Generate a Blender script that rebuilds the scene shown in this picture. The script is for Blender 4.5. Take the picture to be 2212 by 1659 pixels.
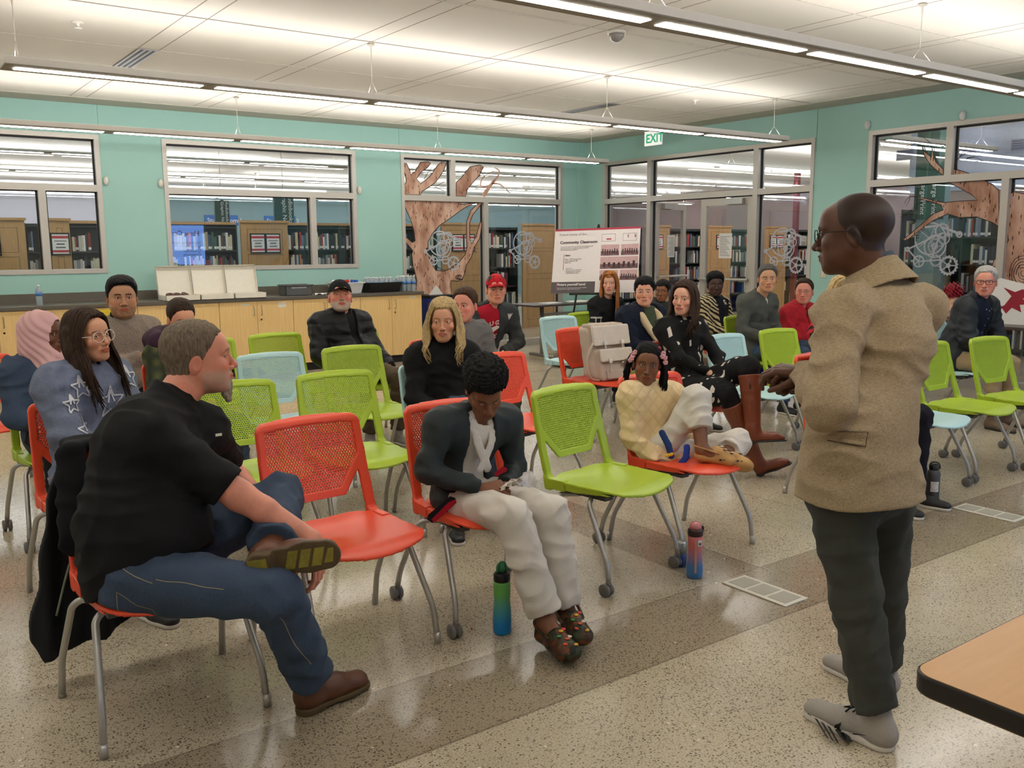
import bpy, bmesh, math, random
import numpy as np
from mathutils import Vector, Matrix
for o in list(bpy.data.objects): bpy.data.objects.remove(o)
S=bpy.context.scene; COL=S.collection
random.seed(7); RNG=np.random.RandomState(7)
# ---------------------------------------------------------------- camera
FPX,YAW,PIT,ROL,CH=1958.9,.62676,.150038,.007045,1.5
def _axes():
    fw=np.array([math.sin(YAW)*math.cos(PIT),math.cos(YAW)*math.cos(PIT),-math.sin(PIT)])
    rt=np.array([math.cos(YAW),-math.sin(YAW),0.]); dn=np.cross(fw,rt)
    return math.cos(ROL)*rt+math.sin(ROL)*dn, -math.sin(ROL)*rt+math.cos(ROL)*dn, fw
RT,DN,FW=_axes()
cam=bpy.data.cameras.new('camera'); co=bpy.data.objects.new('camera',cam); COL.objects.link(co)
cam.sensor_fit='HORIZONTAL'; cam.sensor_width=36; cam.lens=FPX/2212*36; cam.clip_start=.05; cam.clip_end=200
co.matrix_world=Matrix([[RT[0],-DN[0],-FW[0],0],[RT[1],-DN[1],-FW[1],0],[RT[2],-DN[2],-FW[2],CH],[0,0,0,1]])
S.camera=co
# places measured from the photograph: rays through a pixel of the 2212x1659 frame
def ray(x,y): return RT*((x-1106)/FPX)+DN*((y-829.5)/FPX)+FW
O0=np.array([0,0,CH])
def atz(x,y,z=0.): d=ray(x,y); return O0+d*((z-CH)/d[2])
def aty(x,y,Y): d=ray(x,y); return O0+d*(Y/d[1])
def atx(x,y,X): d=ray(x,y); return O0+d*(X/d[0])
def atd(x,y,D): return O0+ray(x,y)*D
def near(x,y,P):
    d=ray(x,y); t=np.dot(np.array(P)-O0,d)/np.dot(d,d); return O0+d*t
def depth(P): return float(np.dot(np.array(P)-O0,FW))
# ---------------------------------------------------------------- world, exposure
W=bpy.data.worlds.new('w'); S.world=W; W.use_nodes=True
W.node_tree.nodes['Background'].inputs[0].default_value=(.012,.014,.02,1)
W.node_tree.nodes['Background'].inputs[1].default_value=1
vs=S.view_settings; vs.view_transform='Standard'; vs.look='None'; vs.gamma=1; vs.exposure=EXPO=0.58
try: vs.use_curve_mapping=False
except Exception: pass
def lin(c):
    c=np.array(c[:3],float)/255; c=np.where(c<=.04045,c/12.92,((c+.055)/1.055)**2.4); return tuple(float(v) for v in c)
# up-lights sitting on top of the pendant luminaires: (x0,x1,y,z)
BEAMS=[(.90,8.66,3.56,2.65),(.90,8.62,6.72,2.65),(.90,8.72,9.82,2.65),(.90,8.66,.42,2.65),(-2.2,.45,3.56,2.65),(-2.2,.45,6.72,2.65),(-2.2,.45,.42,2.65),(-2.2,.45,9.82,2.65)]  # row behind the camera is unseen, added at the same spacing for light
LIBB=[(-3,6.4,13.0,2.72),(6.9,20.6,13.0,2.72),(-3,6.4,16.1,2.72),(6.9,20.6,16.1,2.72),(-3,6.4,19.2,2.72),(6.9,20.6,19.2,2.72),(-3,20,22.2,2.72),(11.2,20.6,9.9,2.72),(10.0,12.5,6.3,2.72),(10.0,12.5,3.3,2.72),(13.4,20.6,6.8,2.72),(13.4,20.6,3.7,2.72)]  # two short rows in front of the bulkhead are added to light its face
UPW,UPL=5.6,7.
def uplight(x0,x1,y,z,pw,c=(1,.98,.945)):
    # two rows of LEDs throwing light sideways on to the ceiling (batwing optics)
    for sg in (-1,1):
        L=bpy.data.lights.new('luminaire_uplight','AREA'); L.shape='RECTANGLE'; L.size=abs(x1-x0)-.1; L.size_y=.07; L.energy=pw*abs(x1-x0)/2; L.color=c
        o=bpy.data.objects.new('luminaire_uplight',L); COL.objects.link(o); o.location=((x0+x1)/2,y+sg*.05,z+.07); o.rotation_euler=(math.pi-sg*math.radians(62),0,0)
for b in BEAMS: uplight(*b,UPW)
for b in LIBB: uplight(*b,UPL,(.93,.95,1))
# ---------------------------------------------------------------- materials
MATS={}
def nodes(name):
    m=bpy.data.materials.new(name); m.use_nodes=True; nt=m.node_tree; b=nt.nodes['Principled BSDF']; return m,nt,b
def N(nt,t,**k):
    n=nt.nodes.new(t)
    for a,v in k.items():
        if a in n.inputs: n.inputs[a].default_value=v
        else: setattr(n,a,v)
    return n
def ramp(nt,fac,stops):
    r=nt.nodes.new('ShaderNodeValToRGB'); e=r.color_ramp.elements
    while len(e)<len(stops): e.new(.5)
    for i,(p,c) in enumerate(stops): e[i].position=p; e[i].color=(*c,1)
    nt.links.new(fac,r.inputs[0]); return r.outputs[0]
def mix(nt,f,a,b,mode='MIX'):
    n=nt.nodes.new('ShaderNodeMix'); n.data_type='RGBA'; n.blend_type=mode
    for s,v in ((0,f),(6,a),(7,b)):
        if hasattr(v,'is_output'): nt.links.new(v,n.inputs[s])
        else: n.inputs[s].default_value=v if s==0 else (*v,1)
    return n.outputs[2]
def math2(nt,op,a,b=0.,c=0.):
    n=nt.nodes.new('ShaderNodeMath'); n.operation=op
    for i,v in enumerate((a,b,c)):
        if hasattr(v,'is_output'): nt.links.new(v,n.inputs[i])
        else: n.inputs[i].default_value=v
    return n.outputs[0]
def wrinkles(nt,src,b,amt=.5,prev=None):
    n=nt.nodes.new('ShaderNodeTexNoise'); n.noise_type='RIDGED_MULTIFRACTAL'; n.inputs['Scale'].default_value=5.; n.inputs['Detail'].default_value=2.5; n.inputs['Distortion'].default_value=.9; nt.links.new(src,n.inputs[0])
    bp=N(nt,'ShaderNodeBump'); bp.inputs['Strength'].default_value=amt; bp.inputs['Distance'].default_value=.012; nt.links.new(n.outputs[0],bp.inputs['Height'])
    if prev is not None: nt.links.new(bp.outputs[0],prev.inputs['Normal'])
    else: nt.links.new(bp.outputs[0],b.inputs['Normal'])
def mat(name,c,rough=.6,metal=0.,var=.06,scale=30.,bump=0.,bscale=200.,emit=0.,attr=False,sheen=0.,sss=0.,stretch=None,coat=0.,spec=.5,alpha=None,wr=0.):
    """procedural material: base colour (0-255) with a small noise variation and optional bump"""
    if name in MATS: return MATS[name]
    m,nt,b=nodes(name); L=nt.links; c=lin(c)
    b.inputs['Roughness'].default_value=rough; b.inputs['Metallic'].default_value=metal; b.inputs['Specular IOR Level'].default_value=spec
    tc=N(nt,'ShaderNodeTexCoord'); src=tc.outputs['Object']
    if stretch:
        mp=N(nt,'ShaderNodeMapping'); mp.inputs['Scale'].default_value=stretch; L.new(src,mp.inputs[0]); src=mp.outputs[0]
    nz=N(nt,'ShaderNodeTexNoise'); nz.inputs['Scale'].default_value=scale; nz.inputs['Detail'].default_value=4; L.new(src,nz.inputs[0])
    if attr:
        a=N(nt,'ShaderNodeAttribute'); a.attribute_name='Col'; base=a.outputs['Color']
    else: base=None
    v=ramp(nt,nz.outputs[0],[(.25,(1-var*2,)*3),(.75,(1+0*var,)*3)])
    col=mix(nt,1.,base if base is not None else c,v,'MULTIPLY'); L.new(col,b.inputs['Base Color'])
    if bump:
        n2=N(nt,'ShaderNodeTexNoise'); n2.inputs['Scale'].default_value=bscale; n2.inputs['Detail'].default_value=3; L.new(src,n2.inputs[0])
        bp=N(nt,'ShaderNodeBump'); bp.inputs['Strength'].default_value=bump; bp.inputs['Distance'].default_value=.002; L.new(n2.outputs[0],bp.inputs['Height']); L.new(bp.outputs[0],b.inputs['Normal'])
        if wr: wrinkles(nt,tc.outputs['Object'],b,wr,bp)
    if emit: b.inputs['Emission Color'].default_value=(*c,1); b.inputs['Emission Strength'].default_value=emit
    if sheen: b.inputs['Sheen Weight'].default_value=sheen
    if sss: b.inputs['Subsurface Weight'].default_value=sss; b.inputs['Subsurface Radius'].default_value=(.01,.004,.002); b.inputs['Subsurface Scale'].default_value=.5
    if coat: b.inputs['Coat Weight'].default_value=coat; b.inputs['Coat Roughness'].default_value=.15
    MATS[name]=m; return m
# ---------------------------------------------------------------- object helpers
def tag(o,label=None,cat=None,group=None,kind=None):
    for k,v in (('label',label),('category',cat),('group',group),('kind',kind)):
        if v: o[k]=v
    return o
def thing(name,label,cat,loc=(0,0,0),rz=0.,group=None,kind=None):
    o=bpy.data.objects.new(name,None); COL.objects.link(o); o.location=loc; o.rotation_euler=(0,0,rz); o.empty_display_size=.1
    return tag(o,label,cat,group,kind)
def copy_tree(o,parent=None):
    c=o.copy(); COL.objects.link(c); c.parent=parent
    for ch in o.children: copy_tree(ch,c)
    return c
class MB:
    def __init__(s): s.v=[]; s.f=[]; s.mi=[]; s.cur=0; s.n=0; s.sm=[]; s.smooth=False
    def add(s,v,f):
        v=np.asarray(v,float).reshape(-1,3); s.v.append(v)
        for q in f: s.f.append(tuple(int(i)+s.n for i in q)); s.mi.append(s.cur); s.sm.append(s.smooth)
        s.n+=len(v); return s
    def box(s,lo,hi,R=None,o=(0,0,0)):
        x0,y0,z0=lo;x1,y1,z1=hi
        v=np.array([(x0,y0,z0),(x1,y0,z0),(x1,y1,z0),(x0,y1,z0),(x0,y0,z1),(x1,y0,z1),(x1,y1,z1),(x0,y1,z1)],float)
        if R is not None: v=v@np.array(R).T
        return s.add(v+np.array(o),[(3,2,1,0),(4,5,6,7),(0,1,5,4),(1,2,6,5),(2,3,7,6),(3,0,4,7)])
    def tube(s,pts,r,n=10,cap=True,flat=1.):
        pts=np.array(pts,float); k=len(pts); r=np.broadcast_to(np.array(r,float),(k,))
        T=np.gradient(pts,axis=0); T/=np.linalg.norm(T,axis=1)[:,None]+1e-12
        a=np.array([0,0,1.]) if abs(T[0][2])<.9 else np.array([1.,0,0]); u=np.cross(T[0],a); u/=np.linalg.norm(u); V=[]
        an=np.arange(n)*2*math.pi/n
        for i in range(k):
            u=u-T[i]*np.dot(u,T[i]); u/=np.linalg.norm(u)+1e-12; w=np.cross(T[i],u)
            V.append(pts[i]+r[i]*(np.cos(an)[:,None]*u+flat*np.sin(an)[:,None]*w))
        F=[(i*n+j,i*n+(j+1)%n,(i+1)*n+(j+1)%n,(i+1)*n+j) for i in range(k-1) for j in range(n)]
        if cap: F+=[tuple(range(n))[::-1],tuple((k-1)*n+j for j in range(n))]
        o=s.smooth; s.smooth=True; s.add(np.concatenate(V),F); s.smooth=o; return s
    def lathe(s,prof,n=24,o=(0,0,0),R=None):
        k=len(prof); an=np.arange(n)*2*math.pi/n
        v=np.array([(p[0]*math.cos(a),p[0]*math.sin(a),p[1]) for p in prof for a in an])
        if R is not None: v=v@np.array(R).T
        F=[(i*n+j,i*n+(j+1)%n,(i+1)*n+(j+1)%n,(i+1)*n+j) for i in range(k-1) for j in range(n)]+[tuple(range(n))[::-1],tuple((k-1)*n+j for j in range(n))]
        q=s.smooth; s.smooth=True; s.add(v+np.array(o),F); s.smooth=q; return s
    def prism(s,poly,fn,t0,t1):
        """poly in 2d; fn(u,v,w)->xyz; extruded from w=t0 to t1"""
        n=len(poly); v=[fn(u,w_,t0) for u,w_ in poly]+[fn(u,w_,t1) for u,w_ in poly]
        return s.add(v,[tuple(range(n)),tuple(range(n,2*n))[::-1]]+[((i+1)%n,i,n+i,n+(i+1)%n) for i in range(n)])
    def build(s,name,mats,parent=None,loc=None,bevel=0):
        me=bpy.data.meshes.new(name); v=np.concatenate(s.v) if s.v else np.zeros((0,3))
        if loc is not None: v=v-np.array(loc)
        me.from_pydata([tuple(p) for p in v],[],s.f)
        for m in (mats if isinstance(mats,(list,tuple)) else [mats]): me.materials.append(m)
        me.polygons.foreach_set('material_index',s.mi); me.polygons.foreach_set('use_smooth',s.sm); me.update()
        o=bpy.data.objects.new(name,me); COL.objects.link(o); o.parent=parent
        if loc is not None and parent is None: o.location=loc
        if bevel:
            b=o.modifiers.new('b','BEVEL'); b.width=bevel; b.segments=2; b.limit_method='ANGLE'; b.angle_limit=.9
        return o
def box(name,lo,hi,m,parent=None,bevel=0,loc=None): return MB().box(lo,hi).build(name,m,parent,loc,bevel)
def struct(o): o['kind']='structure'; return o
def fillet(pts,r=.03,n=5):
    pts=[np.array(p,float) for p in pts]; out=[pts[0]]
    for i in range(1,len(pts)-1):
        a,b,c=pts[i-1],pts[i],pts[i+1]; u=a-b; w=c-b; lu,lw=np.linalg.norm(u),np.linalg.norm(w); q=min(r,lu*.45,lw*.45)
        p0=b+u/lu*q; p1=b+w/lw*q
        for t in np.linspace(0,1,n): out.append((1-t)**2*p0+2*t*(1-t)*b+t*t*p1)
    out.append(pts[-1]); return out
def text(name,body,loc,size,m,R,parent=None,align='LEFT',ext=.0006,bold=0.,xs=1.):
    """lettering turned into a thin mesh; R: columns = right, up, out"""
    c=bpy.data.curves.new(name,'FONT'); c.body=body; c.size=size; c.extrude=ext; c.align_x=align; c.resolution_u=2; c.offset=bold; c.space_line=1.
    t=bpy.data.objects.new('tmp',c); COL.objects.link(t)
    dg=bpy.context.evaluated_depsgraph_get(); me=bpy.data.meshes.new_from_object(t.evaluated_get(dg)); bpy.data.objects.remove(t)
    M4=Matrix([[R[0][0],R[1][0],R[2][0],loc[0]],[R[0][1],R[1][1],R[2][1],loc[1]],[R[0][2],R[1][2],R[2][2],loc[2]],[0,0,0,1]])
    me.transform(M4@Matrix.Diagonal((xs,1,1,1))); me.materials.clear(); me.materials.append(m)
    o=bpy.data.objects.new(name,me); COL.objects.link(o); o.parent=parent; return o
# ================================================================ room shell
YA,XB,ZC=11.12,9.477,3.09
X0,Y0=-2.5,-3.2
teal=mat('teal_paint',(157,198,188),.75,var=.02,scale=3,bump=.15,bscale=350)
frame_m=mat('aluminium_frame',(188,182,172),.45,.35,var=.02)
wallw=mat('white_paint',(200,197,190),.8,var=.02)
strip_m=mat('grey_soffit_paint',(178,176,162),.8,var=.02)
dark=mat('dark_gasket',(22,20,22),.6)
seam_d=mat('ceiling_joint_dark',(158,148,138),.8); seam_l=mat('ceiling_joint_light',(206,200,188),.7)
# floor: polished concrete with exposed aggregate
def floor_mat():
    m,nt,b=nodes('polished_concrete'); L=nt.links
    g=N(nt,'ShaderNodeNewGeometry'); P=g.outputs['Position']; sp=N(nt,'ShaderNodeSeparateXYZ'); L.new(P,sp.inputs[0]); X,Y=sp.outputs[0],sp.outputs[1]
    def band(v,a,b_): return math2(nt,'MULTIPLY',math2(nt,'GREATER_THAN',v,a),math2(nt,'LESS_THAN',v,b_))
    n1=N(nt,'ShaderNodeTexNoise'); n1.inputs['Scale'].default_value=.9; n1.inputs['Detail'].default_value=6; L.new(P,n1.inputs[0])
    base=ramp(nt,n1.outputs[0],[(.3,lin((168,157,136))),(.7,lin((204,192,168)))])
    n2=N(nt,'ShaderNodeTexNoise'); n2.inputs['Scale'].default_value=160; n2.inputs['Detail'].default_value=2; L.new(P,n2.inputs[0])
    base=mix(nt,.8,base,ramp(nt,n2.outputs[0],[(.32,(.55,.53,.5)),(.52,(1,1,1)),(.75,(1.2,1.18,1.15))]),'MULTIPLY')
    bm=math2(nt,'MAXIMUM',band(Y,2.205,2.635),math2(nt,'MULTIPLY',band(X,2.99,3.34),band(Y,2.635,4.1)))
    bm=math2(nt,'MAXIMUM',bm,math2(nt,'MULTIPLY',band(X,-.35,.0),band(Y,2.6,11)))
    base=mix(nt,math2(nt,'MULTIPLY',bm,.55),base,lin((120,106,86)))
    vo=N(nt,'ShaderNodeTexVoronoi'); vo.inputs['Scale'].default_value=125; L.new(P,vo.inputs[0])
    n3=N(nt,'ShaderNodeTexNoise'); n3.inputs['Scale'].default_value=1.6; n3.inputs['Detail'].default_value=3; L.new(P,n3.inputs[0])
    dens=math2(nt,'ADD',math2(nt,'MULTIPLY',math2(nt,'POWER',n3.outputs[0],1.3),1.35),math2(nt,'MULTIPLY',bm,.30))
    rnd=N(nt,'ShaderNodeSeparateColor'); L.new(vo.outputs['Color'],rnd.inputs[0])
    pick=math2(nt,'LESS_THAN',rnd.outputs[0],math2(nt,'MULTIPLY',dens,1.05))
    fl=math2(nt,'MULTIPLY',pick,math2(nt,'LESS_THAN',vo.outputs['Distance'],math2(nt,'ADD',.2,math2(nt,'MULTIPLY',rnd.outputs[1],.3))))
    base=mix(nt,math2(nt,'MULTIPLY',fl,.85),base,mix(nt,rnd.outputs[2],lin((52,47,42)),lin((128,112,92))))
    v2=N(nt,'ShaderNodeTexVoronoi'); v2.inputs['Scale'].default_value=40; L.new(P,v2.inputs[0]); r2=N(nt,'ShaderNodeSeparateColor'); L.new(v2.outputs['Color'],r2.inputs[0])
    w=math2(nt,'MULTIPLY',math2(nt,'LESS_THAN',r2.outputs[0],.02),math2(nt,'LESS_THAN',v2.outputs['Distance'],.22))
    base=mix(nt,w,base,lin((225,215,195)))
    # saw cut joints
    def jl(v,a,wd=.005): return math2(nt,'LESS_THAN',math2(nt,'ABSOLUTE',math2(nt,'SUBTRACT',v,a)),wd)
    J=jl(Y,2.205); 
    for q in (2.635,): J=math2(nt,'MAXIMUM',J,jl(Y,q,.003))
    J=math2(nt,'MAXIMUM',J,math2(nt,'MULTIPLY',jl(X,3.34,.003),band(Y,2.6,4.1)))
    for q in (5.9,8.7): J=math2(nt,'MAXIMUM',J,jl(Y,q,.004))
    for q in (-.35,0.,4.3,7.9): J=math2(nt,'MAXIMUM',J,math2(nt,'MULTIPLY',jl(X,q,.004),math2(nt,'GREATER_THAN',Y,2.64)))
    base=mix(nt,math2(nt,'MULTIPLY',J,.45),base,lin((70,60,48)))
    L.new(base,b.inputs['Base Color'])
    n4=N(nt,'ShaderNodeTexNoise'); n4.inputs['Scale'].default_value=3; n4.inputs['Detail'].default_value=5; L.new(P,n4.inputs[0])
    mr=N(nt,'ShaderNodeMapRange'); L.new(n4.outputs[0],mr.inputs[0]); mr.inputs[3].default_value=.10; mr.inputs[4].default_value=.24; L.new(mr.outputs[0],b.inputs['Roughness'])
    b.inputs['Specular IOR Level'].default_value=.5
    bp=N(nt,'ShaderNodeBump'); bp.inputs['Strength'].default_value=.12; bp.inputs['Distance'].default_value=.001; L.new(n1.outputs[0],bp.inputs['Height']); L.new(bp.outputs[0],b.inputs['Normal'])
    return m
FM=floor_mat()
struct(box('floor',(X0-.2,Y0-.2,-.2),(24,26,0),FM))
ceil_m=mat('ceiling_panel',(232,226,216),.85,var=.015,scale=2,bump=.1,bscale=500)
struct(box('ceiling',(X0-.2,Y0-.2,3.10),(24,26,3.3),ceil_m))
so=MB()
w_=.42
for lo,hi in (((X0,YA-w_,ZC),(XB,YA,3.1)),((XB-w_,Y0,ZC),(XB,YA-w_,3.1)),((X0,Y0,ZC),(X0+w_,YA-w_,3.1)),((X0+w_,Y0,ZC),(XB-w_,Y0+w_,3.1))): so.box(lo,hi)
struct(so.build('trim_1',strip_m))
se=MB(); dk=[6.66,.45,3.98+.0,]
for i,(y,c) in enumerate(((6.66,0),(7.91,1),(5.32,1),(3.98,1),(9.2,0),(2.66,0),(1.35,1),(.1,0))):
    se.cur=c; se.box((X0+.42,y-.006,3.096),(XB-.42,y+.006,3.1))
se.cur=0
x=2.045-1.277*3
while x<XB-.45:
    for d in (0,.162): se.box((x+d-.0035,Y0+.42,3.0985),(x+d+.0035,YA-.42,3.1))
    x+=1.277
struct(se.build('trim_2',[seam_d,seam_l]))
# walls with openings
def wall(name,axis,c,t,a0,a1,holes,m):
    """holes: (s0,s1,z0,z1) along the wall"""
    b=MB(); s=a0
    def bx(s0,s1,z0,z1):
        if s1-s0<1e-4 or z1-z0<1e-4: return
        if axis=='y': b.box((s0,min(c,c+t),z0),(s1,max(c,c+t),z1))
        else: b.box((min(c,c+t),s0,z0),(max(c,c+t),s1,z1))
    for h in sorted(holes):
        bx(s,h[0],0,3.1); bx(h[0],h[1],0,h[2]); bx(h[0],h[1],h[3],3.1); s=h[1]
    bx(s,a1,0,3.1); return struct(b.build(name,m))
W1=(-.085,2.385,1.24,2.765); W2=(3.062,5.53,1.24,2.765); W3=(6.205,9.04,.0,2.765)
WB=(6.875,10.665,0,2.765); W4=(2.6,6.165,.0,2.765)
wall('wall_back','y',YA,.16,X0-.16,XB+.16,[W1,W2,W3],teal)
wall('wall_right','x',XB,.16,Y0-.16,YA,[WB,W4],teal)
wall('wall_left','x',X0,-.16,Y0-.16,YA,[],wallw)
wall('wall_front','y',Y0,-.16,X0,XB,[],wallw)
struct(box('trim_3',(XB-.16,YA-.05,0),(XB,YA,ZC),teal))
def glass_mat():
    m=bpy.data.materials.new('window_glass'); m.use_nodes=True; nt=m.node_tree; nt.nodes.clear(); L=nt.links
    o=N(nt,'ShaderNodeOutputMaterial'); t=N(nt,'ShaderNodeBsdfTransparent'); t.inputs[0].default_value=(.93,.95,.95,1); g=N(nt,'ShaderNodeBsdfGlossy'); g.inputs['Roughness'].default_value=.0
    f=N(nt,'ShaderNodeFresnel'); gg=N(nt,'ShaderNodeNewGeometry'); mq=N(nt,'ShaderNodeMapRange'); mq.inputs[3].default_value=1.5; mq.inputs[4].default_value=1/1.5; L.new(gg.outputs['Backfacing'],mq.inputs[0]); L.new(mq.outputs[0],f.inputs[0]); mr=N(nt,'ShaderNodeMapRange'); mr.inputs[3].default_value=.02; mr.inputs[4].default_value=.9
    L.new(f.outputs[0],mr.inputs[0]); x=N(nt,'ShaderNodeMixShader'); L.new(mr.outputs[0],x.inputs[0]); L.new(t.outputs[0],x.inputs[1]); L.new(g.outputs[0],x.inputs[2]); L.new(x.outputs[0],o.inputs[0]); return m
GL=glass_mat()
def window(name,axis,c,op,vert,horiz,fw=.05,dep=.12,skip=()):
    """vert: (s,z0,z1) mullions; horiz: (z,s0,s1)"""
    b=MB(); s0,s1,z0,z1=op
    def bx(a0,a1,b0,b1,d0=-.012,d1=dep):
        if axis=='y': b.box((a0,c+d0,b0),(a1,c+d1,b1))
        else: b.box((c+d0,a0,b0),(c+d1,a1,b1))
    bx(s0,s0+fw,z0,z1); bx(s1-fw,s1,z0,z1); bx(s0+fw,s1-fw,z1-fw,z1); bx(s0+fw,s1-fw,z0,z0+(fw if z0>0 else .1))
    for s,a,e in vert: bx(s-fw*.75,s+fw*.75,a,e,-.0115,dep-.001)
    for z,a,e in horiz: bx(a,e,z-fw*.75,z+fw*.75,-.011,dep-.002)
    r=thing(name,None,None,(0,0,0)); struct(r); b.build('window_frame',frame_m,r)
    k=MB()
    def gk(a0,a1,b0,b1):
        if axis=='y': k.box((a0,c+.05,b0),(a1,c+.075,b1))
        else: k.box((c+.05,a0,b0),(c+.075,a1,b1))
    q=.018
    gk(s0+fw,s0+fw+q,z0,z1-fw); gk(s1-fw-q,s1-fw,z0,z1-fw); gk(s0+fw,s1-fw,z1-fw-q,z1-fw)
    for s,a,e in vert: gk(s-fw*.75-q,s-fw*.75,a,e-.04); gk(s+fw*.75,s+fw*.75+q,a,e-.04)
    for z,a,e in horiz: gk(a+.04,e-.04,z-fw*.75-q*.6,z-fw*.75)
    k.build('gasket',dark,r)
    g=MB()
    segs=[(s0,s1)] if not skip else skip
    for a0,a1,b0,b1 in ([(s0+fw,s1-fw,z0+.04,z1-fw)] if not skip else skip):
        if axis=='y': g.box((a0,c+.060,b0),(a1,c+.066,b1))
        else: g.box((c+.060,a0,b0),(c+.066,a1,b1))
    g.build('pane',GL,r); return r
window('window_1','y',YA,W1,[(1.77,1.24,2.18)],[(2.18,-.085,2.385)])
window('window_2','y',YA,W2,[(4.91,1.24,2.18)],[(2.18,3.062,5.53)])
window('window_3','y',YA,W3,[(7.045,2.18,2.765),(7.605,0,2.18)],[(2.18,6.205,9.04)])
window('window_4','x',XB,W4,[(5.22,2.18,2.765),(4.615,0,2.18),(3.6,2.18,2.765)],[(2.18,2.6,6.165)])
window('window_5','x',XB,WB,[(9.67,0,2.765),(7.75,0,2.765)],[(2.175,6.875,10.665)],skip=[(9.70,10.62,.08,2.14),(9.70,10.62,2.21,2.72),(7.79,9.63,2.21,2.72),(6.92,7.71,2.21,2.72),(6.92,7.71,.08,2.14)])
# door leaves
steel=mat('brushed_steel',(170,168,162),.35,.8,var=.03); white_m=mat('white_enamel',(222,218,208),.45)
paper=mat('white_paper',(226,224,218),.8,var=.02); ink=mat('black_ink',(25,24,26),.7); greyink=mat('grey_ink',(120,118,120),.8)
def leaf(name,hinge,ang,w,flip=False):
    r=thing(name,None,None,(hinge[0],hinge[1],0),ang); struct(r)   # local: leaf along -y, thickness x
    b=MB(); h=2.12; s=.095
    for lo,hi in (((-.022,-w,.01),(.022,-w+s,h)),((-.022,-s,.01),(.022,0,h)),((-.022,-w+s,h-s),(.022,-s,h)),((-.022,-w+s,.01),(.022,-s,.26))): b.box(lo,hi)
    b.build('door_frame',frame_m,r)
    MB().box((-.004,-w+s,.26),(.004,-s,h-s)).build('pane',GL,r)
    p=MB(); p.tube([(-.075,-w+.03,1.045),(-.075,-.03,1.055)],.017)
    p.tube([(-.075,-w+.06,1.045),(-.02,-w+.06,1.045)],.014); p.tube([(-.075,-.06,1.055),(-.02,-.06,1.055)],.014); p.build('push_bar',frame_m,r)
    MB().box((-.085,-.43,h-.085),(-.022,-.14,h-.015)).build('door_closer',steel,r)
    n=MB(); n.box((-.0065,-w*.62-.02,1.33),(-.0045,-w*.62+.2,1.66)).build('notice',paper,r)
    k=MB()
    for i in range(13): k.box((-.0072,-w*.62,1.36+i*.021),(-.0066,-w*.62+.17-(i%4)*.02,1.366+i*.021))
    k.build('notice_print',greyink,r)
    if flip:
        for ch in r.children: ch.data.transform(Matrix.Scale(-1,4,(0,1,0))); ch.data.flip_normals()
    return r
leaf('door_1',(XB+.06,7.80),0,.9,True)
leaf('door_2',(XB+.08,9.62),math.radians(105),.9)
# wall control joints, thin strips in a darker teal
cj=mat('joint_dark_teal',(104,150,134),.9)
for i,(a,e,z0,z1,ax) in enumerate(((2.392,2.396,2.765,3.09,'y'),(2.60,2.60,0,0,''),(6.19,6.194,2.765,3.09,'y'),(6.858,6.864,2.6,3.09,'x'))):
    if ax=='y': struct(box('trim_%d'%(4+i),(a,YA-.0015,z0),(e,YA,z1),cj))
    elif ax=='x': struct(box('trim_%d'%(4+i),(XB-.0015,a,z0),(XB,e,z1),cj))
# exit sign
em=mat('sign_white',(236,238,232),.5,emit=.35); eg=mat('exit_green',(20,170,125),.5,emit=.3)
sg=thing('exit_sign','green and white EXIT sign hanging below the ceiling above the glass doors','sign',(9.2,9.32,2.88))
MB().box((-.012,-.165,0),(.012,.165,.2)).build('sign_panel',em,sg,bevel=.003); MB().box((-.03,-.15,.195),(.03,.15,.212)).build('mounting_rail',steel,sg)
text('lettering','EXIT',(-.013,.135,.04),.165,eg,((0,-1,0),(0,0,1),(-1,0,0)),sg,bold=.004)
# luminaires
beam_m=mat('luminaire_grey',(222,216,206),.5,.0,var=.02); beam_d=mat('luminaire_underside',(150,140,124),.6,.0); diff_m=mat('luminaire_diffuser',(255,251,242),.5,emit=16.); cable=mat('cable_white',(206,200,190),.6)
diff_l=mat('library_diffuser',(240,244,255),.5,emit=15.)
def luminaire(x0,x1,y,z,label,group,dm,xs=None,wires=(),hw=.125):
    r=thing('pendant_light',label,'light',((x0+x1)/2,y,z),0,group); cx=(x0+x1)/2
    MB().box((x0-cx,-hw,.003),(x1-cx,hw,.05)).build('housing',beam_m,r,bevel=.003)
    MB().box((x0-cx+.004,-hw+.006,-.002),(x1-cx-.004,hw-.006,.004)).build('louvre_plate',beam_d,r)
    n=max(1,int(round((x1-x0-.05)/1.29))); x=x0+.07; 
    for i in range(n):
        MB().box((x-cx,-hw*.32,-.006),(min(x+1.185,x1-.03)-cx,hw*.32,-.001)).build('diffuser',dm,r); x+=1.29
    for w in wires:
        t=MB(); t.tube([(w-cx,0,3.1-z),(w-cx,0,.15)],.003,6); t.tube([(w-cx,0,.16),(w-cx,-.09,.05)],.002,5); t.tube([(w-cx,0,.16),(w-cx,.09,.05)],.002,5)
        t.lathe([(.03,0),(.03,-.008),(.008,-.02),(.006,-.06)],12,(w-cx,0,3.095-z)); t.build('suspension_wire',cable,r)
    return r
LB=['nearest long pendant light crossing the top right of the picture','long pendant light in the middle of the ceiling above the seats','farthest long pendant light running in front of the teal window wall','unseen long pendant light added behind the camera','short pendant light left of the nearest long pendant light','short pendant light left of the middle long pendant light','short pendant light left of the pendant behind the camera','short pendant light left of the farthest pendant light']
for i,b in enumerate(BEAMS): luminaire(*b,LB[i],None,diff_m,wires=(.99,3.51,6.01,8.5) if i<4 else (-1.8,.2))
for b in LIBB: luminaire(*b,'long pendant light hanging in the library beyond the glass','library pendant lights',diff_l,wires=(b[0]+.3,b[1]-.3),hw=.09)
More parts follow.
